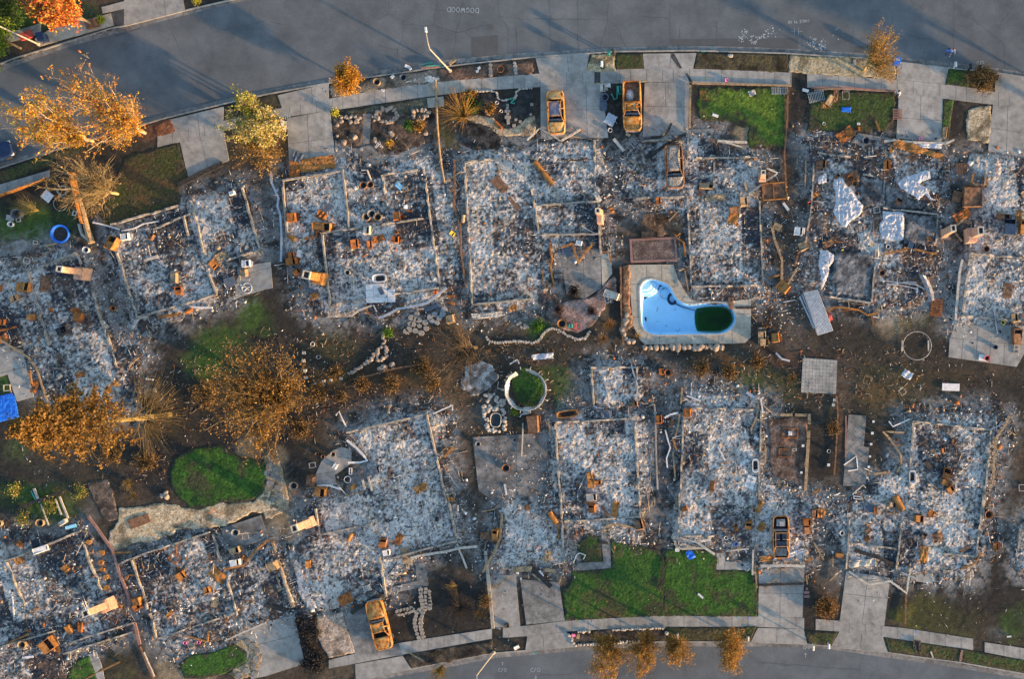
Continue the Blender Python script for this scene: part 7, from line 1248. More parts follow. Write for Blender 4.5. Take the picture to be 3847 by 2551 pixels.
# ---- second half
for a in (
 ('box','31',532,40,80,62,-6,'brown','brown open drawer chest @F'),('frame','31',602,105,64,50,-25,'grey','grey empty frame touching the small plastic sheet'),('drum','31',437,372,0,34,0,'orange','bright orange red bucket on the long footing'),('box','31',345,605,68,66,-5,'white','white air conditioner case with a rusty fan'),('box','31',380,735,68,60,25,'tan','tan crumpled box beside the footing @F'),('frame','31',998,425,56,50,5,'pale','cream square frame between the two big plastic sheets'),('frame','31',1280,90,46,42,35,'tan','tan diamond set frame above a plastic sheet'),('frame','31',1448,390,50,52,25,'tan','tan frame at the lower end of a plastic sheet'),('frame','31',794,852,52,38,18,'white','white frame on the dark bare slab @F'),('frame','31',1022,1250,42,44,-20,'tan','tan frame below the rear wall @F'),('box','31',1178,362,56,52,60,'brown','rusty open box on the dark slab @F'),('drum','31',775,165,0,56,0,'rust','rusty pot at the top of the heap beside the largest plastic sheet'),('drum','31',812,205,0,48,0,'gold','gold pot in the heap beside the largest plastic sheet'),('sheet','31',790,155,130,110,20,'brown','rusty tangle beside the largest plastic sheet'),('box','30',1075,1392,44,84,0,'gold','tall gold cabinet @F'),('box','30',1115,1262,26,38,5,'gold','small gold box above the tall gold cabinet'),('sheet','30',1250,1236,220,70,-16,'gold','golden upper half of the crumpled garage door below the pale driveway'),('sheet','30',1440,1292,230,46,-17,'gold','golden lower half of the crumpled garage door below the pale driveway'),('sheet','30',1420,1228,240,40,-3,'plastic','torn pale blue sheet below the pale driveway'),('sheet','30',735,1140,150,96,35,'rust','rusty crumpled sheet at the edge of the dull lawn'),('frame','30',740,1215,70,50,-35,'dark','black chair frame below the rusty crumpled sheet'),
 ('box','31',1795,322,170,150,90,'brown','large open rusted furnace cabinet between two ruins'),('sheet','31',1670,312,90,74,75,'brown','rusty lid beside the large furnace cabinet'),('sheet','31',1715,470,140,76,32,'rust','reddish rust sheet beside the slim chimney'),('rack','31',1712,78,110,96,0,'brown','rusty bar grille between two ruins'),('box','31',2110,578,130,90,85,'slate','open metal shelving unit with ribs @G'),('box','31',2055,482,104,46,-4,'brown','brown tray cabinet @G'),('sheet','31',2190,475,100,50,85,'gold','gold bent sheet @G'),('box','31',2215,570,110,54,88,'gold','gold cabinet at the frame edge @G'),('panel','31',2095,1102,126,78,86,'brown','dark brown door panel lying on bright ash'),('box','31',1292,726,60,50,-20,'slate','dark blue box below the folded plastic sheet'),('drum','31',1092,735,0,36,0,'white','white pot beside the dark blue box'),('sheet','31',606,1322,74,26,-70,'red','pinkish scrap beside the corrugated sheet'),('box','31',2150,1336,56,66,5,'tan','tan box at the slab edge @G'),('box','31',2160,1482,130,70,88,'brown','tall brown cabinet on the pale slab'),('drum','31',2056,1372,0,34,0,'yellow','small cream pot @G'),('sheet','31',600,700,120,60,30,'brown','brown sheet above the lowest plastic sheet'),('box','31',1430,670,36,40,0,'brown','rusty stool on the dark slab @F'),('sheet','31',480,300,70,36,30,'gold','gold scrap beside the small plastic sheet'),('box','31',660,145,50,30,50,'brown','brown plank across the largest plastic sheet'),('sheet','31',2270,260,150,50,40,'tan','yellowish rolled sheet at the frame edge @G'),('rack','31',1500,1245,150,100,85,'rust','rusty lattice panel on the back yard fence line'),('drum','31',1040,955,0,50,0,'brown','brown pot beside the crumpled slats'),('sheet','31',1900,190,90,50,80,'brown','brown crumpled strip @G'),('box','31',40,1490,60,100,0,'tan','tan slatted box beside the pool yard'),('drum','31',1912,755,0,52,0,'brown','rusty round pan @G'),
 ('panel','32',1620,458,146,62,-2,'white','white stained mattress on the dark back yard'),('chair','32',912,400,54,56,-15,'tan','upper wooden chair frame on the dark back yard'),('chair','32',1210,495,46,48,40,'pale','white wooden chair frame on the dark back yard'),('ring','32',845,512,0,52,0,'brown','small rusty ring on the dark back yard'),('sheet','32',1255,352,84,66,-30,'plastic','white crumpled cloth on the dark back yard'),('panel','32',1890,210,70,52,-5,'white','white mat on the pale slab'),('drum','32',1920,214,0,44,0,'red','red pot on the pale slab'),('drum','32',1992,122,0,36,0,'navy','dark blue pot on the pale slab'),('frame','32',2172,122,46,36,-5,'pale','upper cream frame at the pale slab edge'),('frame','32',2172,158,50,38,-5,'pale','lower cream frame at the pale slab edge'),('frame','32',272,845,132,84,-2,'rust','rusty table frame on the paved court'),('box','32',268,848,28,30,0,'white','white box inside the rusty table frame'),('chair','32',262,915,56,56,40,'rust','tangled rusty chair below the table frame'),('frame','32',230,1012,110,70,-3,'rust','rusty bench frame on the paved court'),('frame','32',308,985,36,24,15,'pale','small pale frame on the paved court'),('tub','32',1294,1212,116,58,91,'white','white bathtub at the wall of the ruin above the wide bare driveway'),('box','32',1552,986,30,42,5,'rust','small orange can on pale ash @M'),('box','32',1590,1180,84,58,75,'rust','upper of three orange boxes @M'),('box','32',1574,1255,56,46,-15,'gold','middle of three orange boxes @M'),('box','32',1606,1312,56,52,30,'gold','lowest of three orange boxes @M'),('box','32',1640,910,32,34,0,'brown','small brown box on pale ash @M'),('sheet','32',1430,1112,70,42,-60,'brown','brown curled sheet @M'),('drum','32',595,996,0,32,0,'pale','cream pot on the dark strip beside the paved court'),('frame','32',836,1388,66,28,-5,'white','white flat frame below the long slab'),('tank','32',1180,1432,136,56,-62,'gold','long orange cylinder @M'),('box','32',1124,1446,54,44,-10,'tan','tan box beside the long orange cylinder'),('panel','32',942,1482,104,62,-5,'slate','blue grey door panel @M'),('box','32',990,1488,30,58,-5,'rust','rusty end of the blue grey door panel'),('frame','32',1115,1492,72,60,0,'tan','tan empty frame @M'),('frame','32',2222,1305,62,58,2,'grey','grey frame at the frame edge'),('drum','32',1930,1525,0,66,0,'rust','rusty round drum at the ruin corner @M'),
 ('tub','22',300,682,188,60,8,'gold','long oval metal trough with a rusty rim'),('box','22',1090,325,40,46,0,'rust','smaller orange stove on the dark yard'),('drum','22',1142,335,0,54,0,'rust','round orange barbecue on the dark yard'),('box','22',1068,732,46,66,3,'rust','orange metal chair seat on the grey gravel strip'),('box','22',1310,668,68,52,88,'rust','open rusty cabinet at the upper corner @L'),('panel','22',1836,525,84,26,-35,'zinc','grey corrugated scrap on the dark yard'),('tub','22',1876,1116,116,56,91,'white','white bathtub beside the paved court in the skeleton car ruin'),('box','22',1512,1290,82,34,80,'rust','narrow orange box @L'),('tank','22',1912,1460,104,46,68,'gold','orange cylinder @L'),('box','22',1285,1482,48,36,20,'rust','orange scrap box @L'),('box','22',485,1205,46,56,15,'gold','upper gold box of the cluster @K'),('box','22',496,1272,56,60,0,'gold','lower gold box of the cluster @K'),('box','22',556,1256,58,34,5,'gold','gold box with a round hole @K'),('box','22',500,1375,86,58,5,'grey','grey cabinet @K'),('sheet','22',588,1380,80,60,20,'slate','dark blue crumpled sheet @K'),('panel','22',490,1424,100,24,0,'gold','gold bar above a small frame @K'),('box','22',512,1474,64,54,90,'rust','grey and orange cooker @K'),('sheet','22',700,1482,130,54,82,'gold','gold crumpled sheet @K'),('panel','22',615,1500,92,22,-55,'brown','brown bar beside the gold crumpled sheet'),('sheet','22',90,200,172,46,5,'plastic','white crumpled cloth above the round pool'),('box','22',20,760,84,140,2,'brown','brown wooden hatch below the round pool'),('sheet','22',630,690,90,70,10,'slate','dark blue fabric scrap @K'),('box','22',860,605,60,40,10,'brown','brown box beside the garden shed ruin'),('panel','22',1885,890,44,26,-30,'white','white tile scrap beside the golden bent gutter'),('panel','22',1832,1022,30,26,0,'white','white cube scrap above the bathtub @L'),('panel','22',1175,770,70,40,70,'brown','brown board on the grey gravel strip'),
 ('ring','12',397,96,0,34,0,'white','white rubber ring on the dark garden'),('drum','12',450,206,0,34,0,'grey','grey round lid on the dark garden'),('box','12',474,1328,82,72,-8,'gold','bright orange cabinet at the round slab'),('box','12',395,1242,84,56,80,'brown','brown cabinet above the bright orange one'),('frame','12',716,1166,26,58,0,'white','small white rack @J'),('ring','12',690,1236,0,56,0,'white','white hoop @J'),('box','12',936,1148,62,56,10,'slate','dark blue box on bright ash @J'),('sheet','12',1310,1305,112,64,28,'gold','orange folded sheet on bright ash @J'),('sheet','12',1565,1402,56,34,-10,'gold','small orange sheet beside the long footing @J'),('panel','12',1040,1180,102,24,88,'brown','brown plank on bright ash @J'),('drum','12',248,1285,0,66,0,'rock','stone ringed pot in the black garden corner'),('drum','12',1790,936,0,42,0,'grey','grey round pot on the patio corner'),('drum','12',2096,900,0,28,0,'slate','small dark pot on the patio'),('drum','12',2026,1136,0,62,0,'brown','burned round fire pit on the patio'),('panel','12',2016,1320,92,14,-80,'white','white stick on the patio'),('drum','12',575,1022,0,40,0,'tan','tan pot on the round slab'),('frame','12',395,1115,56,46,10,'grey','grey chair seat beside the round slab'),('box','12',590,1120,30,44,-30,'white','white box scrap @J'),('sheet','12',735,1300,60,36,30,'gold','gold scrap beside the white hoop @J'),('drum','12',436,1022,0,28,0,'brown','first brown flower pot beside the round slab'),('drum','12',462,1020,0,28,0,'charred','black flower pot beside the round slab'),('drum','12',488,1042,0,32,0,'brown','last brown flower pot beside the round slab'),
 ('frame','02',70,464,60,54,5,'pale','cream frame on the grass above the blue tarp'),('sheet','02',934,612,74,66,50,'rust','orange rust leaf shaped sheet beside the pine trunk'),('sheet','02',690,352,90,40,20,'rust','rusty sheet at the lower end @A'),('sheet','02',310,450,110,50,70,'rust','orange heap of broken tiles beside the slab @A'),
 ('box','03',548,246,66,34,30,'pale','cream planter box beside the raised beds'),('panel','03',606,286,92,26,15,'skyblue','pale blue board beside the raised beds'),('box','03',366,478,112,46,18,'white','white fireplace surround @H'),('sheet','03',186,428,62,46,-40,'rust','rusty sheet behind the white fireplace surround'),('sheet','03',180,566,72,64,20,'gold','gold round sheet @H'),('box','03',570,636,48,40,-40,'gold','orange box in the middle @H'),('frame','03',1482,545,86,82,-40,'rust','rusty diamond shaped frames @I'),('box','03',1540,690,64,62,30,'gold','gold tilted box @I'),('box','03',1500,645,36,40,10,'brown','brown box touching the gold tilted box'),('sheet','03',1845,692,152,84,-38,'gold','dark panel with a gold edge @I'),('box','03',1762,815,46,56,20,'gold','small gold box @I'),('panel','03',1818,918,88,58,80,'tan','tan flat box near the footing @I'),('box','03',1442,1016,64,28,48,'gold','bright tan box lit at the centre @I'),('box','03',1180,905,56,62,10,'gold','gold stove @I'),('box','03',1172,955,60,46,30,'rust','rusty box below the gold stove'),('box','03',438,1268,110,100,35,'gold','large gold crumpled drum @H'),('drum','03',217,1270,0,64,0,'tan','tan round drum @H'),('box','03',602,1140,40,72,20,'gold','upright gold sheet box @H'),('box','03',690,1132,32,80,0,'rust','narrow orange box @H'),('sheet','03',500,1312,46,40,0,'gold','gold scrap beside the large gold drum'),('sheet','03',1026,956,42,28,-10,'gold','gold scrap beside the orange pink chimney'),('box','03',2000,582,80,46,10,'white','white and gold cooker @I'),('sheet','03',2066,546,50,36,-40,'rust','orange scrap beside the white and gold cooker'),('drum','03',1570,1262,0,26,0,'pink','pink pot nearest the dark ash @I'),('drum','03',1686,1257,0,26,0,'pink','pink pot nearest the oval lawn @I'),('chair','03',2085,362,50,46,10,'grey','grey garden chair on the small patio'),('drum','03',2000,332,0,60,0,'grey','grey round table on the small patio'),('panel','03',250,1382,92,20,8,'white','white board @H'),('panel','03',1180,240,180,80,20,'brown','dark trough on the tan gravel path'),('chair','03',1520,178,64,56,10,'grey','grey lounge chair on the tan gravel path'),('chair','03',1830,170,50,46,40,'rust','rusty chair on the tan gravel path'),('box','03',2000,478,90,50,15,'tan','tan box at the patio edge @I'),('drum','03',365,250,0,64,0,'tan','tan round tub beside the raised beds'),('drum','03',15,255,0,60,0,'tan','tan tub at the frame edge'),
 ('tank','13',716,370,76,32,62,'gold','gold cylinder @J'),('box','13',988,425,72,58,85,'rust','orange and white cooker @J'),('box','13',1026,496,58,46,10,'white','white appliance below the orange and white cooker'),('sheet','13',1126,388,92,54,65,'rust','orange upright sheet @J'),('panel','13',1184,535,152,76,-80,'tan','wooden door lying on the footing @J'),('sheet','13',680,890,116,90,25,'rust','rusty sheet beside the coupe nose'),('box','13',1936,350,90,46,85,'gold','orange box near the long tan board @K'),('sheet','13',1850,360,80,60,10,'brown','tangled rusty wire heap @K'),('sheet','13',2162,640,172,46,3,'tan','long tan crumpled sheet @K'),('box','13',2030,1116,36,28,0,'charred','small black box on the lower driveway'),('box','13',2110,1300,42,26,25,'white','white box beside the lower kerb'),('box','13',365,590,40,56,0,'gold','gold box @J'),('sheet','13',860,800,70,50,20,'grey','pale grey fabric scrap @J'),('box','13',80,600,80,70,20,'tan','tan box beside the lit ladder boards'),
 ('tank','23',178,208,116,48,-58,'gold','orange cylinder near the footing @K'),('panel','23',155,655,104,34,-8,'tan','tan plank box at the garage mouth @K'),('box','23',910,268,62,80,15,'brown','wooden slatted crate @K'),('panel','23',226,332,116,18,90,'gold','orange board on the footing @K'),('sheet','23',130,532,90,60,70,'tan','tan tent shaped sheet @K'),('panel','23',1415,868,56,16,-42,'white','white plank lying on the big green lawn'),('sheet','23',1330,522,76,60,-60,'blue','blue cloth scrap on the big green lawn'),('panel','23',1220,482,34,28,0,'white','white stone slab at the curb of the planter'),('box','23',1820,272,60,52,90,'gold','orange box beside the footing @L'),('sheet','23',1928,285,76,56,60,'gold','gold folded sheet @L'),('box','23',1716,292,58,28,90,'rust','narrow rusty box @L'),('sheet','23',1622,235,92,56,-35,'slate','dark grey crumpled sheet @L'),('ring','23',1806,640,0,36,0,'white','white tyre ring on the concrete walk'),('box','23',348,1196,24,22,0,'pink','pink cube on the dark verge'),('panel','23',386,1208,40,24,80,'tan','tan wedge stone on the dark verge'),('sheet','23',2000,552,170,46,3,'gold','gold crumpled garage door in front of the skeleton car'),('sheet','33',260,520,270,46,14,'zinc','silver crumpled garage door in front of the skeleton car'),('panel','23',1540,495,90,22,0,'charred','black board at the porch @L'),('panel','23',600,420,74,22,-4,'charred','black beam across the L shaped walk'),('drum','23',1630,378,0,32,0,'white','white pot @L'),('drum','23',1690,386,0,26,0,'white','smaller white pot @L'),('drum','23',1714,430,0,28,0,'blue','blue pot @L'),
 ('box','33',1345,220,72,56,-8,'gold','bright gold box @M'),('box','33',1448,172,46,52,-20,'rust','rusty box with a white piece @M'),('panel','33',1466,178,26,30,30,'white','white piece beside a rusty box @M'),('box','33',682,525,62,38,-15,'gold','gold can in the side yard of the skeleton car ruin'),('sheet','33',530,170,80,70,70,'gold','gold crumpled drum beside the skeleton car ruin'),('box','33',476,165,50,74,0,'brown','brown box beside the gold crumpled drum'),('box','33',404,242,56,60,0,'rust','upper rusty box beside the skeleton car'),('box','33',404,306,56,56,0,'brown','lower rusty box beside the skeleton car'),('panel','33',630,580,96,14,88,'tan','tan post in the side yard of the skeleton car ruin'),('box','33',920,322,46,36,35,'brown','upper brown box on dark ash @M'),('box','33',920,386,48,34,35,'rust','lower rusty box on dark ash @M'),('box','33',1392,362,48,34,60,'brown','brown tilted box @M'),('sheet','33',1505,372,96,80,20,'brown','rusty sheet round a black hole @M'),('sheet','33',1270,415,84,60,10,'charred','black tangled sheet @M'),('box','33',1998,448,44,62,0,'rust','orange box at the corner of the ruin beside the brown strip'),('sheet','33',1390,520,142,66,85,'gold','tall gold grey sheet @M'),('panel','33',1732,475,96,26,25,'brown','brown plank in the corner @M'),('sheet','33',880,590,230,60,5,'pale','white and gold crumpled garage door above the wide bare driveway'),('sheet','33',1335,1285,64,90,0,'charred','black rubbish bag on the green verge'),('panel','33',1462,1362,56,12,-70,'pale','pale stick on the green verge'),('drum','33',705,338,0,40,0,'white','white ringed pot in the side yard of the skeleton car ruin'),('panel','33',2110,1210,36,12,5,'white','white stick on the dark lawn'),
): D(*a)
BM2=(
 ('beam','31',[(1070,796),(1180,770),(1270,740),(1370,770),(1500,796)],15,'gold','bent gold strip below the folded plastic sheet'),('beam','31',[(590,1276),(640,1240),(760,1250),(850,1265),(920,1310),(1012,1290)],15,'gold','long wavy gold strip behind the plastic sheet ruin'),('beam','31',[(1715,840),(1690,960),(1672,1150),(1660,1350)],20,'pale','long pale gutter beside the passage @G'),('beam','31',[(1648,568),(1700,530),(1728,500)],18,'tan','tan board leaning up from the slim chimney'),('beam','31',[(1645,602),(1680,645),(1712,690)],16,'tan','tan board leaning down from the slim chimney'),('beam','31',[(1784,232),(1810,114)],16,'gold','gold post above the large furnace cabinet'),('beam','31',[(668,795),(718,756)],12,'yellow','yellow batten beside the lowest plastic sheet'),('beam','30',[(1060,1192),(1182,1180)],17,'pale','short pale strip at the foot of the pale driveway'),('beam','30',[(1200,1188),(1300,1200),(1500,1205),(1580,1210),(1645,1180)],15,'pale','long pale strip across the foot of the pale driveway'),('beam','31',[(955,1310),(970,1395)],18,'brown','brown board on the dark back yard below the wavy strip'),('beam','31',[(1015,1300),(1018,1330),(965,1322)],10,'pale','pale hooked strip on the dark back yard'),('beam','31',[(310,900),(340,800),(360,740)],14,'brown','brown board beside the tan crumpled box'),('beam','31',[(405,0),(400,150),(395,230)],12,'tan','tan board along the side @F'),('beam','30',[(450,738),(700,742),(950,758),(1165,772)],16,'brick','reddish edging along the dull lawn'),('beam','30',[(470,762),(600,752),(685,752)],10,'tan','tan batten above the slatted rack on the dull lawn'),('beam','30',[(990,1020),(1022,1105)],14,'gold','gold batten on the dull lawn'),('pipe','31',[(1820,1340),(1900,1310),(1960,1290)],7,'zinc','thin pale wire @G'),('pipe','31',[(1980,1240),(2000,1400),(2010,1470)],9,'zinc','grey upright rod @G'),
 ('beam','32',[(150,170),(200,222),(268,238)],16,'zinc','white bent gutter above the paver patio'),('beam','32',[(1100,745),(1130,790),(1200,760),(1275,725)],10,'white','white V shaped strip near the upper ruin corner'),('beam','32',[(1225,842),(1050,830),(1110,900),(1200,1030),(1202,1100),(1165,1176)],17,'tan','large tan bent gutter beside the ruin above the wide bare driveway'),('beam','32',[(2108,705),(2060,800),(2000,880),(1980,1000),(1970,1270)],18,'tan','long tan gutter along the far side @M'),('beam','32',[(1960,815),(2090,745)],8,'zinc','thin pale batten crossing the long tan gutter'),('beam','32',[(190,692),(290,692)],24,'tan','first timber of the court edging'),('beam','32',[(312,694),(408,694)],24,'tan','second timber of the court edging'),('beam','32',[(432,684),(430,770)],26,'tan','corner timber of the court edging'),('beam','32',[(428,826),(424,890)],26,'tan','short timber of the court edging'),('beam','32',[(424,896),(410,1120),(400,1330)],26,'tan','long timber of the court edging'),('pipe','32',[(722,1112),(826,1036),(840,1150),(758,1162)],9,'white','white bent metal frame on the long slab'),('pipe','32',[(792,1360),(880,1284),(908,1306)],9,'pale','pale bent pipe below the long slab'),('beam','32',[(460,1352),(525,1316)],14,'gold','gold batten below the court edging'),('beam','32',[(970,1190),(1080,1175)],20,'tan','tan splintered board @M'),('pipe','32',[(635,1365),(655,1366),(690,1348)],10,'white','white curved strip below the dark strip'),('beam','32',[(740,700),(735,1050)],12,'brick','brick edging beside the long slab'),
 ('beam','22',[(1262,458),(1258,520),(1250,605)],13,'tan','tan post above the grey gravel strip'),('beam','22',[(1340,420),(1336,535)],7,'white','thin white post above @L'),('beam','22',[(1300,530),(1420,576)],12,'white','white plank above @L'),('beam','22',[(1902,605),(1890,700),(1840,810),(1846,850)],15,'tan','golden bent gutter at the upper corner @L'),('beam','22',[(1945,545),(1922,560),(1940,682)],12,'white','white hooked strip at the upper corner @L'),('beam','22',[(1115,716),(1160,690),(1228,672)],16,'white','white splintered plank over the grey gravel'),('beam','22',[(1240,680),(1228,790),(1204,872)],15,'tan','tan board along the side @L'),('beam','22',[(1120,818),(1140,900),(1162,970),(1128,1060),(1138,1136)],11,'white','long white bent strip over the grey gravel'),('beam','22',[(1180,892),(1216,990)],13,'gold','gold strip beside the long white bent strip'),('beam','22',[(1180,886),(1256,860)],9,'white','short white strip over the grey gravel'),('beam','22',[(1185,1000),(1192,1110),(1202,1215)],12,'tan','tan straight strip beside the grey gravel'),('beam','22',[(1030,605),(1040,850),(1045,1100),(1055,1320)],13,'concrete','long concrete edge of the grey gravel strip'),('beam','22',[(835,262),(850,330),(890,455),(870,580)],10,'zinc','white bent pole over the garden shed ruin'),('beam','22',[(605,390),(630,500),(640,600),(656,632)],10,'zinc','white curved pole over the garden shed ruin'),('beam','22',[(515,605),(540,632),(605,636)],9,'zinc','white curved strip below the garden shed ruin'),('beam','22',[(140,735),(160,870)],12,'tan','tan post at the upper corner @K'),('beam','22',[(1562,960),(1590,1010),(1622,1075)],12,'white','white splintered strip @L'),('beam','22',[(1965,965),(1960,1090)],13,'tan','tan batten between bathtub and paved court'),('beam','22',[(1215,1370),(1220,1470)],12,'tan','tan batten at the lower side @L'),
 ('beam','12',[(595,696),(620,664),(650,730),(680,790)],10,'white','thin white hooked strip on the black garden'),('beam','12',[(690,905),(760,960),(830,1030),(858,1076),(800,1090),(702,1092)],17,'white','white hooked gutter on the bright ash @J'),('beam','12',[(1412,682),(1575,612),(1575,656)],10,'white','white hooked strip at the upper corner @J'),('beam','12',[(1040,680),(1042,640),(1056,616)],11,'tan','short tan strip above the upper wall @J'),('beam','12',[(1505,1045),(1582,960)],18,'gold','orange tan plank beside the passage @J'),('beam','12',[(1475,1010),(1530,960),(1580,955)],8,'tan','thin tan strip above the orange tan plank'),('beam','12',[(440,1284),(540,1286),(640,1316)],15,'white','white curved gutter at the round slab'),('beam','12',[(345,1310),(430,1294)],10,'tan','thin tan strip beside the bright orange cabinet'),('beam','12',[(2165,760),(2160,900),(2155,1040)],9,'pale','thin white pole lying on the patio'),('pipe','12',[(1540,1180),(1580,1250),(1628,1305)],6,'zinc','thin grey rod in the passage @J'),('beam','12',[(1620,1450),(1622,1500)],8,'white','short white stick in the passage @J'),('beam','12',[(820,1235),(838,1310)],16,'pale','first pale block wall stub @J'),('beam','12',[(868,1210),(900,1330)],14,'pale','second pale block wall stub @J'),('beam','12',[(660,1380),(760,1350),(830,1340)],10,'tan','tan batten above the wall @J'),('beam','12',[(735,425),(800,515)],9,'brown','brown batten on the reddish earth'),('beam','12',[(1960,410),(1950,470),(2040,480)],8,'pale','thin pale leg strip beside the round pool'),
 ('beam','02',[(935,925),(915,970),(888,1010)],13,'white','white stick under the pine branches'),('beam','02',[(1180,210),(1100,285)],12,'tan','tan batten at the lower wall @A'),('beam','02',[(20,60),(150,140),(260,210),(330,320),(410,570)],14,'tan','long tan bent strip round the slab @A'),('beam','02',[(270,320),(285,430)],18,'gold','short orange board beside the slab @A'),('beam','02',[(300,1310),(350,1425)],20,'grey','grey board of the middle raised bed'),('beam','02',[(165,1480),(330,1412),(545,1340)],24,'charred','long dark board across the raised beds'),('beam','02',[(480,1398),(532,1530)],12,'pale','pale board of the inner raised bed'),('beam','02',[(516,1378),(588,1560)],14,'pale','pale board beside the inner raised bed'),('beam','02',[(358,1440),(425,1620)],10,'pale','pale board of the bright green raised bed'),('beam','02',[(275,1330),(318,1410)],10,'teal','teal board of the upper raised bed'),
 ('beam','03',[(958,506),(1120,498)],14,'gold','gold board on the tan gravel path'),('beam','03',[(1590,1202),(1760,1250),(1772,1160)],13,'gold','gold V shaped strip below the dark ash @I'),('beam','03',[(1900,640),(2060,610),(2150,500),(2245,415)],14,'gold','gold bent strip over the wall @I'),('beam','03',[(1908,1242),(2080,1165),(2250,1090)],13,'pale','long pale foundation strip above the oval lawn'),('beam','03',[(0,1300),(140,1240),(265,1185)],15,'gold','gold board at the lower edge @H'),('beam','03',[(125,868),(138,1045)],8,'white','thin white stick @H'),('beam','03',[(1148,1095),(1162,1160),(1190,1275)],24,'brick','short red brick wall at the passage'),('beam','03',[(1190,1290),(1260,1470),(1320,1590)],12,'brown','brown fence rail down to the lower edge'),('beam','03',[(1222,1340),(1310,1545)],10,'pale','pale fence rail down to the lower edge'),('beam','03',[(350,960),(270,1010)],9,'gold','gold batten @H'),('beam','03',[(1140,570),(1160,640)],12,'tan','tan batten at the upper corner @I'),('beam','03',[(1080,730),(1100,690),(1150,690),(1195,745)],11,'gold','gold bent strip @I'),('beam','03',[(760,200),(960,480),(1010,650),(1110,920)],22,'brick','long pink path edging between two lower ruins'),
 ('beam','13',[(1225,546),(1360,515),(1500,496),(1620,466),(1785,448)],19,'pale','long pale fallen fascia board above the black yard'),('beam','13',[(1610,430),(1650,530),(1696,636)],14,'pale','pale board crossing the long fascia board'),('beam','13',[(1992,170),(1972,380),(1940,470),(1880,580),(1830,666)],19,'tan','long tan bent board between two lower ruins'),('beam','13',[(1914,765),(1922,802),(2050,704)],11,'tan','tan V shaped strip on the concrete apron'),('beam','13',[(725,1012),(840,930),(982,850)],34,'charred','thick charred beam touching the coupe nose'),('beam','13',[(-10,945),(80,960),(180,990)],30,'charred','thick charred beam above the lower driveway'),('beam','13',[(108,570),(150,690),(200,850),(244,958)],24,'tan','long lit wall board beside the pale ash passage'),('beam','13',[(90,690),(140,820)],12,'tan','inner lit board of the ladder shape'),('beam','13',[(110,825),(168,800)],14,'tan','lower rung of the ladder shape'),('beam','13',[(64,420),(92,500)],15,'tan','short lit post above the ladder shape'),('beam','13',[(0,402),(80,412)],12,'gold','gold strip at the top of the ladder shape'),('beam','13',[(1180,1320),(1250,1370),(1332,1412)],12,'tan','fallen tan branch on the lower verge'),('beam','13',[(1030,685),(1110,580)],9,'charred','charred stick beside the wooden door'),('beam','13',[(1815,160),(1920,140),(1970,100)],10,'tan','thin tan strip near the lower patio'),('beam','13',[(1850,490),(1870,700),(1915,1140)],26,'concrete_pale','long pale concrete edge beside the black yard'),
 ('beam','23',[(-10,618),(80,710),(162,792)],36,'charred','thick charred beam at the garage mouth @K'),('beam','23',[(60,655),(92,702)],22,'white','white lump on the thick charred beam'),('beam','23',[(0,680),(75,738)],16,'tan','tan board beside the thick charred beam'),('beam','23',[(230,762),(250,690),(270,640)],12,'tan','tan batten at the lawn corner @K'),('beam','23',[(590,342),(630,272),(740,266),(860,292)],16,'tan','tan bent strip above the L shaped walk'),('beam','23',[(658,245),(660,320)],11,'tan','short tan post above the L shaped walk'),('beam','23',[(1240,375),(1400,422)],11,'pale','thin pale strip at the lower edge @L'),('beam','23',[(1362,395),(1450,460),(1536,516)],19,'pale','wide pale strip leading to the porch @L'),('beam','23',[(1630,492),(1820,470)],12,'pale','pale lintel strip above the porch walk'),('beam','23',[(1858,478),(1852,690)],15,'pale','pale post beside the porch walk'),('beam','23',[(1872,600),(1890,800)],12,'tan','tan post at the driveway corner'),('beam','23',[(1200,400),(1215,456),(1262,470),(1465,463)],17,'concrete_pale','curved concrete planter edge @L'),('beam','23',[(1034,65),(1026,110)],9,'tan','small tan hook strip beside the black passage'),('beam','23',[(930,230),(975,150),(1020,70)],10,'tan','tan pole leaning at the corner @K'),('pipe','23',[(345,590),(375,520),(400,505),(448,525),(430,560)],9,'white','white bent tube frame on the corner lawn'),('beam','23',[(1100,540),(1098,640),(1092,820)],13,'charred','black rail dividing the two big lawns'),('beam','23',[(2050,670),(2180,600),(2240,570)],9,'tan','thin tan strip across the lower garage slab'),
 ('beam','33',[(762,660),(850,720),(928,770),(1105,740),(1180,790),(1246,842),(1270,700),(1285,632)],17,'pale','long pale zigzag gutter over the wide bare driveway'),('beam','33',[(1205,670),(1340,722)],12,'pale','pale batten crossing the zigzag gutter'),('beam','33',[(600,746),(690,655)],12,'tan','tan batten beside the wide bare driveway'),('beam','33',[(1700,640),(1800,600),(1835,570),(1880,500)],13,'gold','gold bent strip at the lower corner @M'),('beam','33',[(20,615),(200,608),(395,616)],24,'pale','pale sill in front of the skeleton car garage'),('beam','33',[(5,775),(200,768),(388,762)],18,'charred','black burned line across the driveway slab'),('beam','33',[(68,805),(155,718)],9,'tan','thin tan strip on the skeleton car driveway'),('beam','33',[(400,590),(450,540)],22,'gold','gold block at the garage corner of the skeleton car'),('beam','33',[(385,740),(405,690),(415,770)],9,'tan','tan batten beside the skeleton car driveway'),('beam','33',[(470,420),(550,560)],14,'tan','tan board in the side yard beside the skeleton car'),('beam','33',[(810,480),(1000,540),(1130,600)],30,'charred','thick charred roof beam @M'),
)
for k,code,pts,w_,mat,lb in BM2: D(k,code,0,0,0,0,0,mat,lb,pts=pts,w=w_)
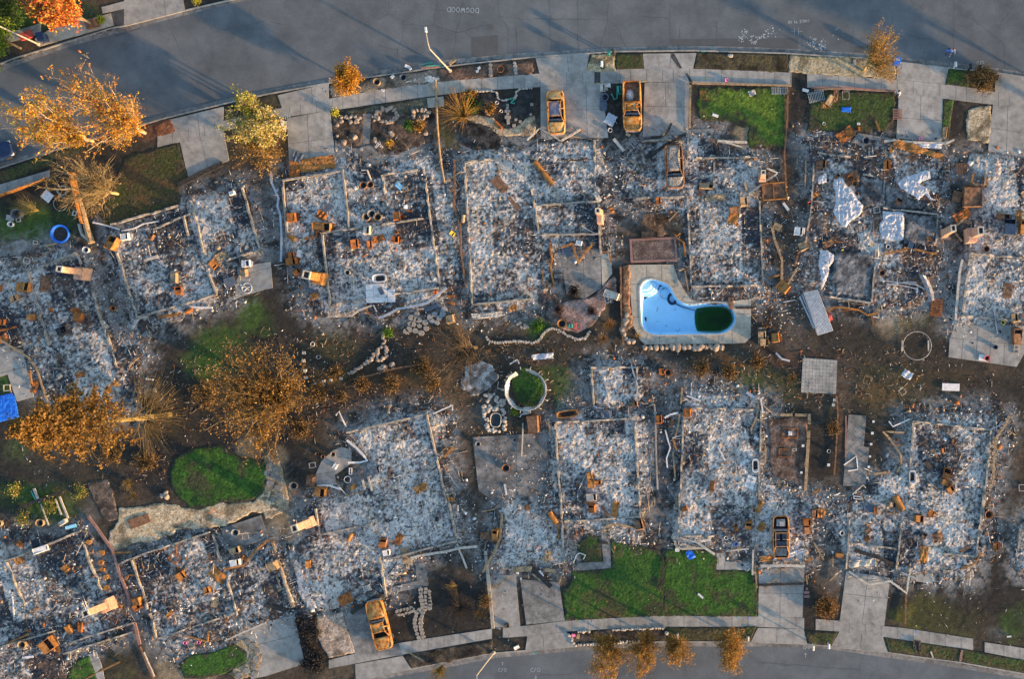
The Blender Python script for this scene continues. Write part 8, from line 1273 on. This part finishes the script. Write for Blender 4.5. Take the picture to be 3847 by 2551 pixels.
# ---------------------------------------------------------------- plastic sheets,tarps,corrugated roof,trailer
def drape(name,outline,mat,label,cat,seed,amp=.22,res=.07,group=None,base=.2):
    rs=np.random.RandomState(seed); o=W(3,1,*outline[0]) if not isinstance(outline[0][0],float) else outline[0]
    X,Y=grid(outline,res,.1); X=X+rs.uniform(-.02,.02,X.shape); Y=Y+rs.uniform(-.02,.02,Y.shape)
    si=sdist(outline,X,Y)+(fbm(X*2.5,Y*2.5,seed,3) - .5)*.07
    a=1 - np.abs(2*fbm(X*2.4,Y*.9,seed+3,3) - 1); b_=1 - np.abs(2*fbm(X*.9+Y*2.6,Y*1.1 - X*1.5,seed+5,4) - 1)
    Z=base+amp*.42*(a**6+.9*b_**8+.35*fbm(X,Y,seed+9,2))*ss(-.05,.35,si)+.05
    ok=si>0; q=ok[:-1,:-1] & ok[1:,:-1] & ok[:-1,1:] & ok[1:,1:]; idx=np.arange(X.size).reshape(X.shape)
    F=np.stack([idx[:-1,:-1][q],idx[:-1,1:][q],idx[1:,1:][q],idx[1:,:-1][q]],1); V=np.stack([X,Y,Z],-1).reshape(-1,3); used=np.zeros(len(V),bool); used[F.ravel()]=True; mp=np.cumsum(used) - 1
    ob=link(name,fastmesh(name,V[used],mp[F],mat),smooth=True); thick(ob,.008); return tag(ob,label,cat,group)
GP='plastic sheets over the grey ruin'
drape('plastic_sheet',TL('31',(650,140),(715,160),(745,220),(800,270),(835,330),(885,385),(880,440),(835,495),(770,530),(740,575),(700,565),(665,520),(625,440),(650,360),(645,290),(625,210),(635,150)),'plastic','largest crumpled translucent plastic sheet, shaped like a boot','plastic sheet',1,.3,group=GP,base=.3)
drape('plastic_sheet',TL('31',(575,100),(582,200),(540,205),(500,210),(500,160),(545,125)),'plastic','smallest crumpled plastic sheet, beside a grey frame','plastic sheet',2,.25,group=GP,base=.3)
drape('plastic_sheet',TL('31',(1400,85),(1445,100),(1452,165),(1385,185),(1360,210),(1420,240),(1450,315),(1500,350),(1440,345),(1400,300),(1375,320),(1340,355),(1320,320),(1250,280),(1185,240),(1165,200),(1210,160),(1240,140),(1340,115)),'plastic','twisted plastic sheet with two arms near the slim chimney','plastic sheet',3,.28,group=GP,base=.3)
drape('plastic_sheet',TL('31',(1045,432),(1225,440),(1228,560),(1222,680),(1120,690),(1040,665),(1015,600),(1018,540),(1045,510)),'plastic','square folded plastic sheet on the dark slab','plastic sheet',4,.28,group=GP,base=.3)
drape('plastic_sheet',TL('31',(520,760),(590,765),(640,800),(640,850),(600,910),(590,980),(560,1050),(530,1110),(525,1020),(520,960),(505,900),(510,820)),'plastic','long narrow plastic sheet above the corrugated roof','plastic sheet',5,.25,group=GP,base=.3)
drape('blue_tarp',TL('02',(-60,540),(115,505),(140,540),(170,680),(180,712),(90,735),(-60,770)),'blue','bright blue tarpaulin at the frame edge above the pine','tarpaulin',6,.12,base=.14)
drape('blue_board',TL('30',(700,898),(785,902),(782,952),(697,946)),'blue','bright blue rectangular panel on the dull green lawn','panel',7,.03,base=.17)
# corrugated metal roof sheet
b=MB(); V=[]; F=[]; n,m=34,4
p0,p1,p2,p3=[Vector((*W(3,1,*q),0)) for q in ((380,1120),(500,1095),(632,1440),(505,1480))]
for i in range(n+1):
    u=i/n
    for j in range(m+1):
        v=j/m; p=p0.lerp(p1,u).lerp(p3.lerp(p2,u),v); V.append((p.x,p.y,.42+.05*(1 if i % 3 == 0 else 0)+.1*math.sin(v*3) - .12*u))
F=[(i*(m+1)+j,(i+1)*(m+1)+j,(i+1)*(m+1)+j+1,i*(m+1)+j+1) for i in range(n) for j in range(m)]
b.add(V,F); tag(thick(b.build('corrugated_sheet','zinc'),.01),'large corrugated grey metal roof sheet behind the plastic sheets','roof sheet')
for k,(a,c_) in enumerate((((372,1135),(505,1478)),((350,1150),(470,1420)))): D('beam','31',0,0,0,0,0,'zinc',('upper' if k else 'lower')+' loose strip along the corrugated roof sheet',pts=[a,c_],w=12)
# rust trailer frame
q=W(2,1,2035,272); root=empty('trailer_bed',(*q,.2),R(4),'rusted steel trailer bed beside the narrow pink chimney','trailer')
b=MB(); b.box((0,0,.3),(2.5,1.7,.05)); b.build('deck','brown',root)
for cx,cy,sx,sy in ((-1.22,0,.1,1.8),(1.22,0,.12,1.8),(0,-.85,2.5,.1),(0,.85,2.5,.1),(-.1,0,.08,1.7)):
    b=MB(); b.box((cx,cy,.38),(sx,sy,.16)); b.build('side_rail','gold',root)
b=MB(); b.box((1.32,-.5,.4),(.1,.5,.3)); b.build('tailgate_post','gold',root)
# crumpled aluminium awning slats
q=W(3,1,1400,1050); root=empty('crumpled_awning',(*q,.25),0,'crumpled fan of pale aluminium awning slats on the slab','awning')
rnd=random.Random(6)
for i in range(22):
    t=i/21; x0,y0=-20+75*math.sin(t*1.5),70 - 210*t; a=-.2+.5*t; L=.75 - .2*abs(t - .3)
    b=MB(); b.beam([(x0*CM - L/2*math.cos(a),y0*CM - L/2*math.sin(a),.1),(x0*CM,y0*CM+.04,.2+.15*rnd.random()),(x0*CM+L/2*math.cos(a),y0*CM+L/2*math.sin(a),.12)],.055,.03); b.build('slat','zinc',root)
for i,(pp,lb) in enumerate((([(1070,1020),(1180,1035),(1320,1050),(1400,1090)],'upper'),([(1080,1045),(1200,1060),(1340,1090)],'middle'),([(1100,1050),(1250,1030),(1330,1035)],'lower'))): D('beam','31',0,0,0,0,0,'zinc',lb+' loose aluminium strip beside the crumpled awning',pts=pp,w=8)
# racks,shower tiles,plant rings
D('rack','30',490,815,140,90,12,'grey','grey slatted metal rack on the dull green lawn'); D('rack','30',1172,962,95,80,90,'brick','reddish slatted pallet beside the pale driveway')
D('sheet','30',560,885,64,56,10,'gold','bright orange armchair shell on the dull lawn'); D('panel','30',400,762,54,24,-15,'white','white box lid at the corner of the dull lawn'); D('chair','30',735,812,54,60,0,'grey','grey armchair on the dull green lawn'); D('sheet','30',650,810,110,50,80,'brown','brown upholstered chair on the dull green lawn'); D('box','30',600,850,90,50,60,'tan','tan broken chest on the dull green lawn')
D('box','30',1568,1115,30,90,-5,'tan','tan post at the foot of the narrow grass strip'); D('drum','30',555,1043,0,24,0,'white','white round lid on the dull green lawn'); D('frame','30',846,1043,26,18,0,'white','white small frame on the dull green lawn'); D('box','30',855,1085,30,28,0,'rust','orange cube on the dull green lawn'); D('drum','30',1048,1135,0,24,0,'grey','grey ball pot at the walk'); D('drum','30',905,1190,0,60,0,'slate','dark bowl beside the grey walk'); D('box','30',1366,1167,24,20,0,'pink','pink box at the foot of the pale driveway'); D('drum','30',1495,1168,0,16,0,'charred','small black can at the foot of the pale driveway'); D('panel','30',812,525,22,40,0,'grey','grey meter lid on the tan gravel verge')
D('drum','10',945,698,0,58,0,'tan','large tan plant pot on the grey gravel verge'); D('drum','10',1165,660,0,54,0,'slate','plant pot full of pale glass on the grey gravel verge'); D('ring','10',1974,582,0,56,0,'rust','empty rust coloured ring on the brown mulch verge',w=9); D('panel','10',1068,646,34,24,35,'white','white paper sheet on the grey gravel verge'); D('panel','10',985,762,26,18,-20,'white','white paper scrap on the upper pavement'); D('panel','10',1430,862,140,84,5,'concrete_pale','pale concrete slab at the garden gate'); D('box','10',115,1062,100,80,8,'zinc','grey white utility box beside the cream shrub')
D('tank','10',1960,1058,84,30,-45,'rust','rusty cylinder on the tan gravel path'); D('drum','10',1948,868,0,26,0,'white','white round stone lamp nearest the wavy edging'); D('drum','10',1984,938,0,24,0,'white','white round stone lamp beside the zigzag pavers'); D('pipe','10',0,0,0,0,0,'teal','green hose at the stone edging notch',pts=[(2040,838),(2070,830),(2095,835),(2060,868),(2095,872)],w=14); D('panel','10',1795,575,26,20,30,'white','upper white tile on the brown mulch verge'); D('panel','10',1780,602,22,20,15,'white','lower white tile on the brown mulch verge')
D('pipe','10',0,0,0,0,0,'teal','green hose heap in the gutter beside the lamp post',pts=[(1320,545),(1390,525),(1430,550),(1350,560),(1480,552)],w=12); D('beam','10',0,0,0,0,0,'brick','red brick strip on the kerb beside the lamp post',pts=[(1310,578),(1460,562)],w=14); D('beam','10',0,0,0,0,0,'white','white sandbag curved across the gutter',pts=[(1175,555),(1210,568),(1225,590)],w=24); D('beam','10',0,0,0,0,0,'tan','tan sandbag at the kerb below the lamp post',pts=[(1545,545),(1575,515),(1600,505)],w=24)
for i,(x,y) in enumerate(((935,1203),(958,1202),(943,1220),(962,1222),(928,1238),(978,1236))): o=D('ring','10',x,y,0,17,0,'white','small white plastic ring in the large dark bed',w=4,name='plant_ring',cat='ring'); o['group']='white plastic rings'
D('ring','01',2085,1082,0,84,0,'white','white round metal table frame on the grey slab'); D('pipe','01',0,0,0,0,0,'white','curled white wire inside the round table frame',pts=[(2060,1060),(2105,1100),(2080,1082),(2065,1105),(2085,1080),(2110,1070)],w=6)
q=W(2,2,1836,1256); root=empty('tile_panel',(*q,ground_z(*q)),R(-18),'fallen panel of large white square tiles in the ruin','tiled panel')
for i in range(2):
    for j in range(3): b=MB(); b.box(((i - .5)*.5,(j - 1)*.46,.1+.02*i),(.47,.43,.05),.02*(i+j)); b.build('tile','white',root)
q=W(2,2,1782,1090); root=empty('tile_panel',(*q,ground_z(*q)),R(25),'small fallen panel of white tiles beside the bathtub','tiled panel')
for i in range(3): b=MB(); b.box(((i - 1)*.36,0,.1),(.33,.42,.05),.05*i); b.build('tile','white',root)
# ---------------------------------------------------------------- ring pool,hoops,pond,kiddie pool
c=W(1,2,2195,482); Rr=2.18; root=empty('round_pool',(*c,.1),0,'collapsed round above ground pool with white ring wall','pool')
n=40; V=[]; rnd=random.Random(12); segs=[(a/n*6.2832) for a in range(n+1)]
b=MB()
for i,a in enumerate(segs[:-1]):
    a2=segs[i+1]; gap=1.55<a<2.0
    if gap: continue
    r1,r2=Rr+.04*math.sin(5*a),Rr+.04*math.sin(5*a2); t1=.3+.08*math.sin(7*a); b.add([(r1*math.cos(a),r1*math.sin(a),.75),(r2*math.cos(a2),r2*math.sin(a2),.75),((r2 - t1)*math.cos(a2),(r2 - t1)*math.sin(a2),.28),((r1 - t1)*math.cos(a),(r1 - t1)*math.sin(a),.28)],[(0,1,2,3)])
thick(b.build('liner_wall','zinc',root),.02)
b=MB(); b.tube([(Rr*math.cos(k/14*6.2832),Rr*math.sin(k/14*6.2832),.78+.06*math.sin(k*2)) for k in range(13)],.035,6,cap=False); root2=b.build('top_rail','zinc',root,rz=2.05)
for k in range(14):
    a=k/14*6.2832; b=MB(); b.beam([(Rr*math.cos(a),Rr*math.sin(a),.74),((Rr+.3)*math.cos(a),(Rr+.3)*math.sin(a),.72),((Rr+.36)*math.cos(a),(Rr+.36)*math.sin(a),0)],.07,.05); b.build('leg','pale',root)
b=MB(); b.box((.05,-Rr - .1,.5),(.7,.5,.08),.2); b.box((.0,-Rr+.15,.6),(.35,.5,.05),.3); b.build('ladder_platform','pale',root)
D('beam','12',0,0,0,0,0,'white','white bent rail above the round pool',pts=[(2055,265),(2115,228),(2135,262)],w=9); D('beam','12',0,0,0,0,0,'white','white bent rail beside the round pool',pts=[(2022,372),(2100,340)],w=8); D('beam','12',0,0,0,0,0,'white','white bent rail below the round pool',pts=[(2140,710),(2150,690),(2215,660)],w=9)
D('ring','32',1330,110,0,238,0,'grey','large thin metal hoop of a burned trampoline',w=6,h=.5,name='trampoline_hoop',cat='trampoline')
for i,(x,y,a) in enumerate(((1212,110,88),(1432,110,90))): D('panel','32',x,y,90,12,a,'pale',('first' if i else 'second')+' pale board beside the trampoline hoop')
b=MB(); b.lathe((0,0,0),[(.72,0),(.98,0),(1.0,.18),(.95,.3),(.88,.28),(.8,.12),(.72,.05)],30); q=W(0,1,520,626); root=empty('paddling_pool',(*q,.13),0,'bright blue paddling pool ring full of dark soil','paddling pool'); b.build('rim','blue',root,smooth=True); b=MB(); b.lathe((0,0,0),[(.76,.06),(.4,.1),(.01,.12)],24); b.build('soil_fill','charred',root)
c=W(1,2,1935,735); root=empty('pond',(*c,.1),R(-4),'small dark pond with a pale rim among rocks','pond'); pr_=[(.56*math.copysign(abs(math.cos(6.2832*i/26))**.7,math.cos(6.2832*i/26)),.72*math.copysign(abs(math.sin(6.2832*i/26))**.7,math.sin(6.2832*i/26))) for i in range(26)]
b=MB(); b.tube([(x,y,.12) for x,y in pr_+pr_[:1]],.05,6,cap=False); b.build('rim','pale',root); b=MB(); b.add([(x,y,.06) for x,y in pr_],[tuple(range(26))]); b.build('water','glass',root)
# ---------------------------------------------------------------- fallen trunks,fences,posts
def log(code,pts,r0,r1,label):
    P0=[W(int(code[0]),int(code[1]),*p) for p in pts]; b=MB(); n=len(P0); b.tube([(x - P0[0][0],y - P0[0][1],.05) for x,y in P0],[r0+(r1 - r0)*i/(n - 1) for i in range(n)],9); tag(b.build('fallen_log','tan',None,(*P0[0],.12+r0)),label,'fallen trunk')
log('01',[(798,705),(760,590),(725,450),(690,325)],.34,.22,'sawn tree trunk lying beside the slatted fence'); log('11',[(1505,190),(1480,50),(1462,-100),(1445,-320),(1440,-500),(1432,-660)],.13,.1,'long thin fallen trunk beside the spiky golden shrub')
def fence(code,a,c_,h,label,mat='gold'):
    p,q=W(int(code[0]),int(code[1]),*a),W(int(code[0]),int(code[1]),*c_); L=math.dist(p,q); root=empty('wooden_fence',(*p,.12),math.atan2(q[1] - p[1],q[0] - p[0]),label,'fence','surviving wooden fences'); b=MB(); n=int(L/.13)
    for i in range(n): b.box((L*(i+.5)/n,0,h/2),(.1,.03,h))
    b.build('pickets',mat,root)
    for z in (.25,h - .2): b=MB(); b.box((L/2,.035,z),(L,.04,.09)); b.build('rail',mat,root)
    for t in np.linspace(0,1,max(2,int(L/2)+1)): b=MB(); b.box((L*t,.1,h/2),(.09,.09,h+.1)); b.build('post',mat,root)
fence('01',(640,122),(738,545),1.15,'lit orange slatted fence running toward the burned ruin'); fence('01',(0,318),(412,172),.7,'low lit orange slatted fence along the pavement')
for lb,code,pts in (('brown burned fence line between two upper lawns','20',[(2150,760),(2145,1000),(2120,1300),(2135,1568)]),('brown burned rear fence line above the long back gardens','12',[(1000,330),(740,395),(1100,300),(1350,260)]),('brown burned fence line beside the paver patio','32',[(660,530),(672,700),(655,1000),(640,1200)]),('black burned fence line beside the wide bare driveway','33',[(1245,840),(1235,1130)])):
    D('beam',code,0,0,0,0,0,'brown',lb,pts=pts,w=14)
tree('burned_pole_tree','lone blackened tree trunk at the lower corner path',W(0,3,1005,1425),6.5,[(0,0,6.2,.4,.4)],SCO,0,.1,3,2,.16,(.05,.04,.03),None,92,fork=.9)
# ---------------------------------------------------------------- lamps,mailboxes,bins
def lamp(code,x,y,arm,h,label):
    q=W(int(code[0]),int(code[1]),x,y); root=empty('street_lamp',(*q,.12),0,label,'street lamp','street lamps'); a=math.radians(arm); dx,dy=math.cos(a),math.sin(a)
    b=MB(); b.lathe((0,0,0),[(.2,0),(.2,.15),(.13,.2)],10); b.tube([(0,0,0),(0,0,h)],[.1,.06],10); b.build('pole','lampmetal',root)
    b=MB(); b.tube([(0,0,h - .1),(dx*.5,dy*.5,h+.25),(dx*1.5,dy*1.5,h+.4)],[.05,.045,.04],8); b.build('arm','lampmetal',root)
    b=MB(); b.box((dx*1.75,dy*1.75,h+.4),(.62,.26,.13),a,0,(0,0),0,None,.7); hd=bevel(b.build('lamp_head','white',root),.04)
    b=MB(); b.box((dx*1.8,dy*1.8,h+.325),(.36,.18,.03),a); b.build('lens','grey',hd)
lamp('10',1550,596,98,7.3,'cream street lamp leaning over the upper road from the mulch verge'); lamp('00',332,372,-70,7.5,'street lamp beside the green tree across the upper road'); lamp('13',1918,1346,-82,7.3,'street lamp at the kerb of the lower street')
def mailbox(code,x,y,label,h=1.1,mat='white',ang=0,wide=.26):
    q=W(int(code[0]),int(code[1]),x,y); root=empty('mailbox',(*q,.12),R(ang),label,'mailbox','mailboxes and posts by the kerb'); b=MB(); b.box((0,0,h/2),(.11,.11,h)); b.build('post',mat,root); b=MB(); b.box((0,.1,h+.08),(wide,.5,.2)); b.tube([(0,-.15,h+.18),(0,.35,h+.18)],wide/2,10); b.build('box',mat,root)
mailbox('00',2082,876,'white mailbox nearer the driveway above the cream shrub',1.25,ang=12); mailbox('00',2140,862,'white mailbox farther from the driveway above the cream shrub',1.25,ang=12)
mailbox('33',457,1270,'slim white post on the triangular verge beside the kerb',1.15,ang=180,wide=.2); mailbox('33',588,1262,'shorter white post on the triangular verge',.9,ang=180,wide=.22)
mailbox('20',692,470,'dark post at the corner of the gravel square',1.0,'charcoal'); mailbox('20',652,472,'green post on the tan gravel square',.7,'teal'); mailbox('20',594,570,'striped pale post in the black planter on the gravel square',.9,'white')
D('frame','20',592,548,34,66,2,'charcoal','black rectangular planter on the tan gravel square'); mailbox('30',1645,572,'white Y shaped post on the small grass square',.8); mailbox('30',1768,590,'dark post between grass square and scorched hedge',.9,'charcoal'); mailbox('30',1846,602,'dark green post at the scorched hedge',.9,'charcoal'); mailbox('23',1222,1200,'small pale post on the dull olive verge',.6,'grey'); mailbox('23',1812,1225,'grey square post at the bright verge corner',.4,'grey',wide=.3)
def bin_(at,label,mat,lidmat,ang,h=1.0,w=.58,d_=.7,open_=False):
    root=empty('wheelie_bin',(*at,.02),R(ang),label,'bin','wheelie bins'); b=MB(); b.box((0,0,h/2),(w*.84,d_*.84,h),0,0,(0,0),0,None,1.18); bevel(b.build('tub',mat,root),.03)
    b=MB()
    if open_: b.box((0,-d_*.62,h*.8),(w*1.05,.05,d_),0)
    else: b.box((0,.02,h+.04),(w*1.08,d_*1.1,.07))
    bevel(b.build('lid',lidmat,root),.02)
    for sx in (-1,1): b=MB(); b.tube([(sx*w*.4,-d_*.38,.1),(sx*w*.46,-d_*.38,.1)],.1,12); b.build('wheel','dark',root)
    b=MB(); b.tube([(-w*.4,-d_*.55,h*.97),(w*.4,-d_*.55,h*.97)],.025,6); b.build('handle',lidmat,root)
bin_(W(3,0,1162,535),'blue wheelie bin on the kerb beside the leaning street tree','blue','blue',-18); bin_(W(0,0,395,330),'dark blue bin on the brick paving across the upper road','navy','navy',15,1.0,.7,.8)
D('box','30',1160,522,26,18,10,'pale','pale carton lying on the blue wheelie bin',z=1.1,h=.15)
q=W(0,0,262,312); root=empty('wheelbarrow',(*q,.15),R(20),'red tipped wheelbarrow beside the dark blue bin','wheelbarrow'); b=MB(); b.box((0,0,.45),(1.1,.6,.35),0,0,(0,0),0,None,1.25); b.build('tray','red',root)
for sy in (-.25,.25): b=MB(); b.tube([(-.5,sy,.3),(1.1,sy*1.3,.5)],.025,6); b.build('handle','dark',root)
b=MB(); b.tube([(-.65,-.05,.2),(-.65,.05,.2)],.2,12); b.build('wheel','dark',root)
D('box','00',800,205,90,60,15,'brown','brown planter box under the red leaved tree'); spray('yellow_shrub','round yellow green shrub beside the brown planter box',W(0,0,872,172),40,.35,.5,(0,0),(.3,.3,.05),95,'garden shrubs',leaf=400,lc=[(.36,.36,.04),(.2,.26,.03)])
spray('yellow_shrub','yellow shrub beside the far driveway gravel',W(0,0,1668,8),40,.4,.5,(0,0),(.4,.35,.05),96,'garden shrubs',leaf=400,lc=[(.5,.42,.06),(.3,.32,.04)])
# ---------------------------------------------------------------- people
def skin(name,verts,edges,radii,mat,parent,sub=1,root_i=0):
    me=bpy.data.meshes.new(name); me.from_pydata(verts,edges,[]); me.materials.append(M(mat)); o=link(name,me,parent)
    m=o.modifiers.new('skin','SKIN'); m.use_smooth_shade=True
    for i,r_ in enumerate(radii): v=me.skin_vertices[0].data[i]; v.radius=(r_,r_); v.use_root=(i == root_i)
    if sub: s_=o.modifiers.new('sub','SUBSURF'); s_.levels=sub; s_.render_levels=sub
    return o
def person(at,face,label,top,legs,shoe,hair,k=1.0,step=.3,swing=.3,bend=.25,z0=.02):
    root=empty('person',(*at,z0),R(face),label,'person','people walking'); root.scale=(k,k,k)
    Vb,Eb,Rb=[],[],[]
    def add(p,r_,par=None):
        Vb.append(p); Rb.append(r_)
        if par is not None: Eb.append((par,len(Vb) - 1))
        return len(Vb) - 1
    pel=add((0,0,.95),.13); ab=add((0,.01,1.12),.115,pel); ch=add((0,0,1.32),.135,ab); nk=add((0,.01,1.47),.055,ch); jaw=add((0,.035,1.55),.07,nk); hd=add((0,.02,1.64),.092,jaw); add((0,.01,1.71),.06,hd)
    J={}
    for s_,sg in ((-1,1),(1,-1)):
        sw=swing*sg; sh=add((s_*.18,0,1.41),.058,ch); el=add((s_*.25,-.05+sw*.35,1.15),.042,sh); wr=add((s_*.25,.06+sw*.8+bend*.3,.95+bend*.25),.03,el); pm=add((s_*.25,.1+sw*.9+bend*.36,.9+bend*.25),.032,wr)
        for q in range(4):
            f1=add((s_*.25+(q - 1.5)*.019,.125+sw*.95+bend*.4,.85+bend*.25 - (.004 if q in (0,3) else 0)),.0095,pm); add((s_*.25+(q - 1.5)*.02,.125+sw*.95+bend*.42 - .01,.82+bend*.25+(.012 if q == 0 else 0)),.008,f1)
        t1=add((s_*.215,.13+sw*.9+bend*.36,.89+bend*.25),.011,wr); add((s_*.21,.15+sw*.92+bend*.36,.865+bend*.25),.009,t1)
        lg=step*-sg; hp=add((s_*.095,0,.88),.095,pel); kn=add((s_*.1,lg*.5+.04,.49),.062,hp); an=add((s_*.1,lg*.95 - .03,.09),.042,kn); tp=add((s_*.105,lg*.95+.1,.045),.038,an); J[s_]=(sh,el,wr,hp,kn,an,tp)
    skin('body',Vb,Eb,Rb,'skin',root)
    def sub_(ids,par,grow,mat,nm,extra=()):
        mp={i: n_ for n_,i in enumerate(ids)}; skin(nm,[Vb[i] for i in ids],[(mp[a],mp[b_]) for a,b_ in par],[Rb[i]+grow for i in ids],mat,root)
    L,Rr_=J[-1],J[1]
    sub_([pel,ab,ch,L[0],L[1],L[2],Rr_[0],Rr_[1],Rr_[2]],[(pel,ab),(ab,ch),(ch,L[0]),(L[0],L[1]),(L[1],L[2]),(ch,Rr_[0]),(Rr_[0],Rr_[1]),(Rr_[1],Rr_[2])],.022,top,'jacket')
    sub_([pel,L[3],L[4],L[5],Rr_[3],Rr_[4],Rr_[5]],[(pel,L[3]),(L[3],L[4]),(L[4],L[5]),(pel,Rr_[3]),(Rr_[3],Rr_[4]),(Rr_[4],Rr_[5])],.016,legs,'trousers')
    for S_ in (L,Rr_): sub_([S_[5],S_[6]],[(S_[5],S_[6])],.014,shoe,'shoe')
    b=MB(); b.lathe((0,0,0),[(.108,1.58),(.118,1.64),(.108,1.71),(.075,1.755),(.001,1.77)],14); b.build('hair',hair,root,smooth=True)
    b=MB(); b.box((0,.125,1.61),(.03,.04,.05)); b.box((0,.11,1.565),(.05,.015,.012)); b.build('nose_and_mouth','skin',root)
    for s_ in (-1,1): b=MB(); b.box((s_*.036,.112,1.645),(.022,.014,.014)); b.build('eye','dark',root)
    return root
person(P((3552,202)),195,'walker in a blue coat on the upper road beside another walker','blue','denim','white','hair_dark',1.0,.32,.25); person(P((3569,201)),185,'red haired walker in a lavender top on the upper road','lavender','greycloth','white','hair_red',.96,.28,.2)
person(P((338,210)),200,'walker in a dark jacket and grey trousers on the upper road','charcoal','greycloth','dark','hair_red',1.05,.3,.3); person(P((3366,358)),150,'person in a white top standing at the lawn corner by the pale driveway','white','denim','dark','hair_dark',1.0,.1,.1,.6,.15)
